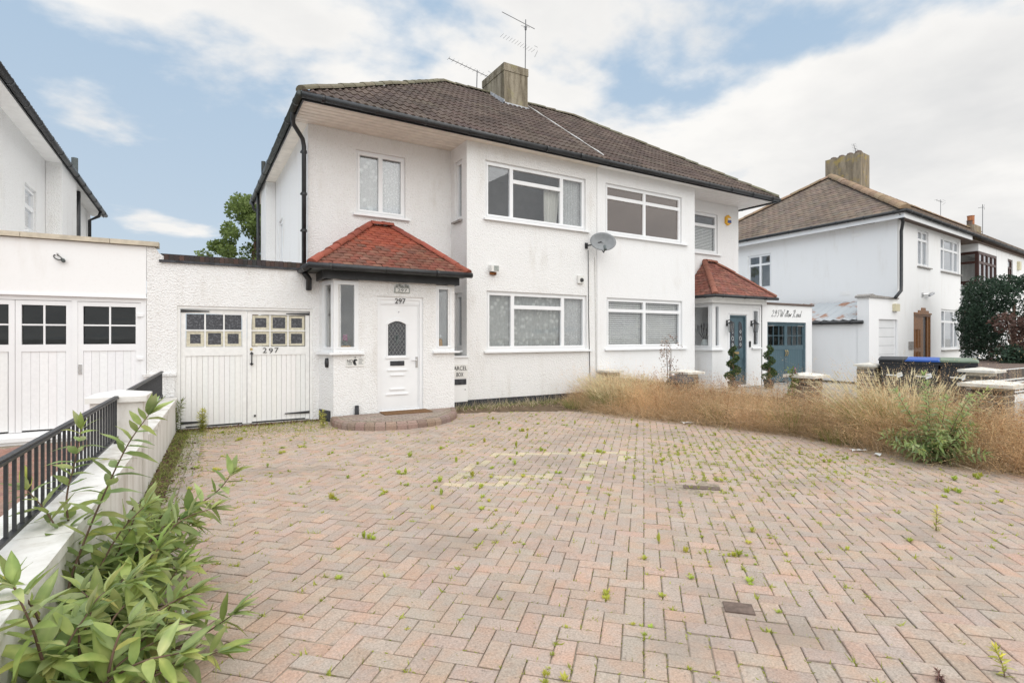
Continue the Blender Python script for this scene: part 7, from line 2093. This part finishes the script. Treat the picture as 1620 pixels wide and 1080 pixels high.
# leaf-cloud foliage ------------------------------------------------------
def cloud(n, lobes, size, rng=RNG, shell=0.55, flat=0.0):
    L = np.array(lobes, float); w = L[:, 3] * L[:, 4] * L[:, 5]; idx = rng.choice(len(L), n, p=w ** 0.67 / (w ** 0.67).sum())
    d = rng.normal(size=(n, 3)); d /= np.linalg.norm(d, axis=1, keepdims=True)
    r = rng.uniform(shell, 1.0, n) ** 0.6
    P_ = L[idx, :3] + d * r[:, None] * L[idx, 3:6]
    a = d + rng.normal(0, 0.7, (n, 3)); a /= np.linalg.norm(a, axis=1, keepdims=True); b = np.cross(a, rng.normal(size=(n, 3))); b /= np.linalg.norm(b, axis=1, keepdims=True)
    s = size * rng.uniform(0.6, 1.4, (n, 1))
    V = np.stack([P_ - a * s * 0.2, P_ + b * s * 0.42 + a * s * 0.35, P_ + a * s, P_ - b * s * 0.42 + a * s * 0.35], 1).reshape(-1, 3)
    return V, np.arange(4 * n).reshape(-1, 4), np.repeat(np.repeat(rng.uniform(0.6, 1.35, (n, 1)), 3, 1), 4, 0)
def tree(name, label, base, trunk, lobes, n, size, mat, cat_='tree', crown='crown', limbs=(), shell=0.4):
    t = thing(name, label, cat_, base)
    for k, (pts, r) in enumerate(trunk):
        o = obj('trunk' if k == 0 else 'limb', MB().tube(pts, [r * (1 - 0.7 * i / (len(pts) - 1)) for i in range(len(pts))], 8).mesh('trunk'), 'stem_brown', t); white_attr(o.data)
    V, Q, C = cloud(n, lobes, size, shell=shell)
    np_obj(crown, V, Q, mat, C, t)
    return t
rt = random.Random(4)
lob = []
for k in range(74):
    zc = rt.uniform(3.6, 9.2); hw = 0.55 + 2.2 * (1 - (zc - 3.6) / 5.6) ** 0.8
    lob.append((rt.uniform(-hw, hw * 0.8), rt.gauss(0, 0.8), zc, rt.uniform(0.35, 0.75), rt.uniform(0.4, 0.8), rt.uniform(0.3, 0.6)))
lob += [(-2.4, 0, 5.9, 0.45, 0.5, 0.25), (-1.9, 0, 6.4, 0.4, 0.5, 0.3), (0.6, 0, 9.4, 0.35, 0.4, 0.4)]
tree('garden_tree', 'leafy green tree rising behind the garage between the houses', (2.95, 33.0, 0), [([(0, 0, 0), (0.1, 0, 3), (0.0, 0, 6), (0.3, 0, 8.6)], 0.2), ([(0, 0, 4), (-1.2, 0, 5.4), (-2.3, 0, 5.9)], 0.06), ([(0, 0, 5), (0.8, 0.3, 7.0), (0.9, 0, 8.6)], 0.07)], lob, 24000, 0.12, 'leaf_tree', shell=0.3)
# clipped dark conifer
rt = random.Random(14); lob = []
for k in range(60):
    a = rt.uniform(0, 6.283); z = rt.uniform(0.5, 2.85); r_ = 1.15 * (1 - 0.25 * abs(z - 1.8) / 1.4)
    lob.append((r_ * math.cos(a) * 1.25, r_ * math.sin(a), z, rt.uniform(0.25, 0.42), rt.uniform(0.25, 0.42), rt.uniform(0.3, 0.5)))
lob += [(rt.uniform(-1, 1), rt.uniform(-0.8, 0.8), 2.9 + rt.uniform(-0.1, 0.12), 0.4, 0.4, 0.25) for _ in range(10)]
tree('conifer', 'large clipped dark green conifer in front of the far white house', (22.95, 6.4, 0.0), [([(0, 0, 0), (0, 0, 1.4), (0.1, 0, 2.6)], 0.12)], [(x, y, z + 0.25, a, b, c) for x, y, z, a, b, c in lob], 30000, 0.05, 'leaf_dark', shell=0.7)
rt = random.Random(15)
lob = [(rt.gauss(0, 0.32), rt.gauss(0, 0.3), rt.uniform(0.9, 2.0), 0.3, 0.3, 0.3) for _ in range(14)]
t = tree('copper_shrub', 'bare reddish brown shrub in front of the dark conifer', (21.1, 5.6, 0.0), [([(0, 0, 0), (0, 0, 1.0), (0.1, 0, 1.9)], 0.03)] + [([(0, 0, 0.5), (0.5 * math.cos(a), 0.4 * math.sin(a), 1.3), (0.7 * math.cos(a), 0.5 * math.sin(a), 2.1)], 0.018) for a in (0.3, 1.5, 2.6, 3.9, 5.1)], lob, 2600, 0.07, 'leaf_brown', 'shrub', 'crown', (), 0.2)
# low dark shrubs at the foot of the conifer
rt = random.Random(17)
tree('ground_shrub', 'low dark green shrub at the foot of the conifer', (21.4, 5.5, 0.0), [([(0, 0, 0), (0, 0, 0.5), (0, 0, 0.8)], 0.03)], [(rt.uniform(-1.1, 1.1), rt.uniform(-0.5, 0.5), 0.75 + rt.uniform(-0.1, 0.25), 0.35, 0.35, 0.3) for _ in range(10)], 2600, 0.07, 'leaf_dark', 'shrub')
# spiral topiary
def topiary(x, y, label, seed):
    t = thing('spiral_topiary', label, 'topiary', (x, y, 0), 0, 'topiaries beside the blue-grey door')
    rt = random.Random(seed); lob = []
    obj('pot', MB().lathe([(0.11, 0), (0.15, 0.22), (0.165, 0.24), (0.15, 0.25)], 14).mesh('pot', (0, 0, 0), True), 'plinth_black', t)
    o = obj('trunk', MB().tube([(0, 0, 0.2), (0.01, 0, 0.7), (0, 0, 1.1)], [0.02, 0.015, 0.008], 6).mesh('trunk'), 'stem_brown', t); white_attr(o.data)
    for k in range(26):
        f = k / 25; a = f * 2.6 * 6.283 + seed; r_ = 0.135 * (1 - 0.6 * f); s = 0.105 * (1 - 0.42 * f)
        lob.append((r_ * math.cos(a), r_ * math.sin(a), 0.34 + 0.84 * f, s, s, s * 0.8))
    V, Q, C = cloud(3200, lob, 0.028, shell=0.6); np_obj('foliage', V, Q, 'leaf_topiary', C, t)
topiary(12.72, 9.35, 'green spiral topiary on the left of the blue-grey front door', 1)
topiary(14.10, 9.20, 'green spiral topiary on the right of the blue-grey front door', 3)
# leggy dead shrub in front of the neighbour's lower window
t = thing('dead_shrub', 'leggy half dead shrub in front of the lower window of house 295', 'shrub', (8.95, 8.2, 0))
rt = random.Random(31)
for k in range(7):
    a = rt.uniform(0, 6.283); hh = rt.uniform(0.95, 1.5); s = rt.uniform(0.05, 0.17)
    o = obj('stem', MB().tube([(0.03 * math.cos(a), 0.03 * math.sin(a), 0), (s * 0.5 * math.cos(a), s * 0.5 * math.sin(a), hh * 0.5), (s * math.cos(a), s * math.sin(a), hh)], [0.008, 0.006, 0.003], 5).mesh('stem'), 'stem_brown', t); white_attr(o.data)
V, Q, C = cloud(480, [(rt.gauss(0, 0.10), rt.gauss(0, 0.1), rt.uniform(0.55, 1.45), 0.07, 0.07, 0.12) for _ in range(24)], 0.026, shell=0.1)
np_obj('dry_leaves', V, Q, 'leaf_tan', C, t)
t = thing('flowering_weed', 'thin branching weed with purple flower head near the wheelie bins', 'weed', (8.35, 5.05, 0))
for k in range(5):
    a = k * 1.3; o = obj('stem', MB().tube([(0, 0, 0), (0.04 * math.cos(a), 0.04 * math.sin(a), 0.5), (0.10 * math.cos(a), 0.10 * math.sin(a), 0.85 + 0.05 * k)], [0.006, 0.004, 0.002], 5).mesh('stem'), 'stem_brown', t); white_attr(o.data)
V, Q, C = cloud(260, [(0.05 * math.cos(k), 0.05 * math.sin(k), 0.3 + 0.09 * k, 0.06, 0.06, 0.05) for k in range(8)], 0.04, shell=0.1); np_obj('foliage', V, Q, 'leaf_tree', C, t)
obj('flower', MB().lathe([(0.004, 0), (0.02, 0.03), (0.012, 0.09), (0.002, 0.13)], 8, (0.10, 0.0, 0.85)).mesh('flower'), 'ornament_pink', t)
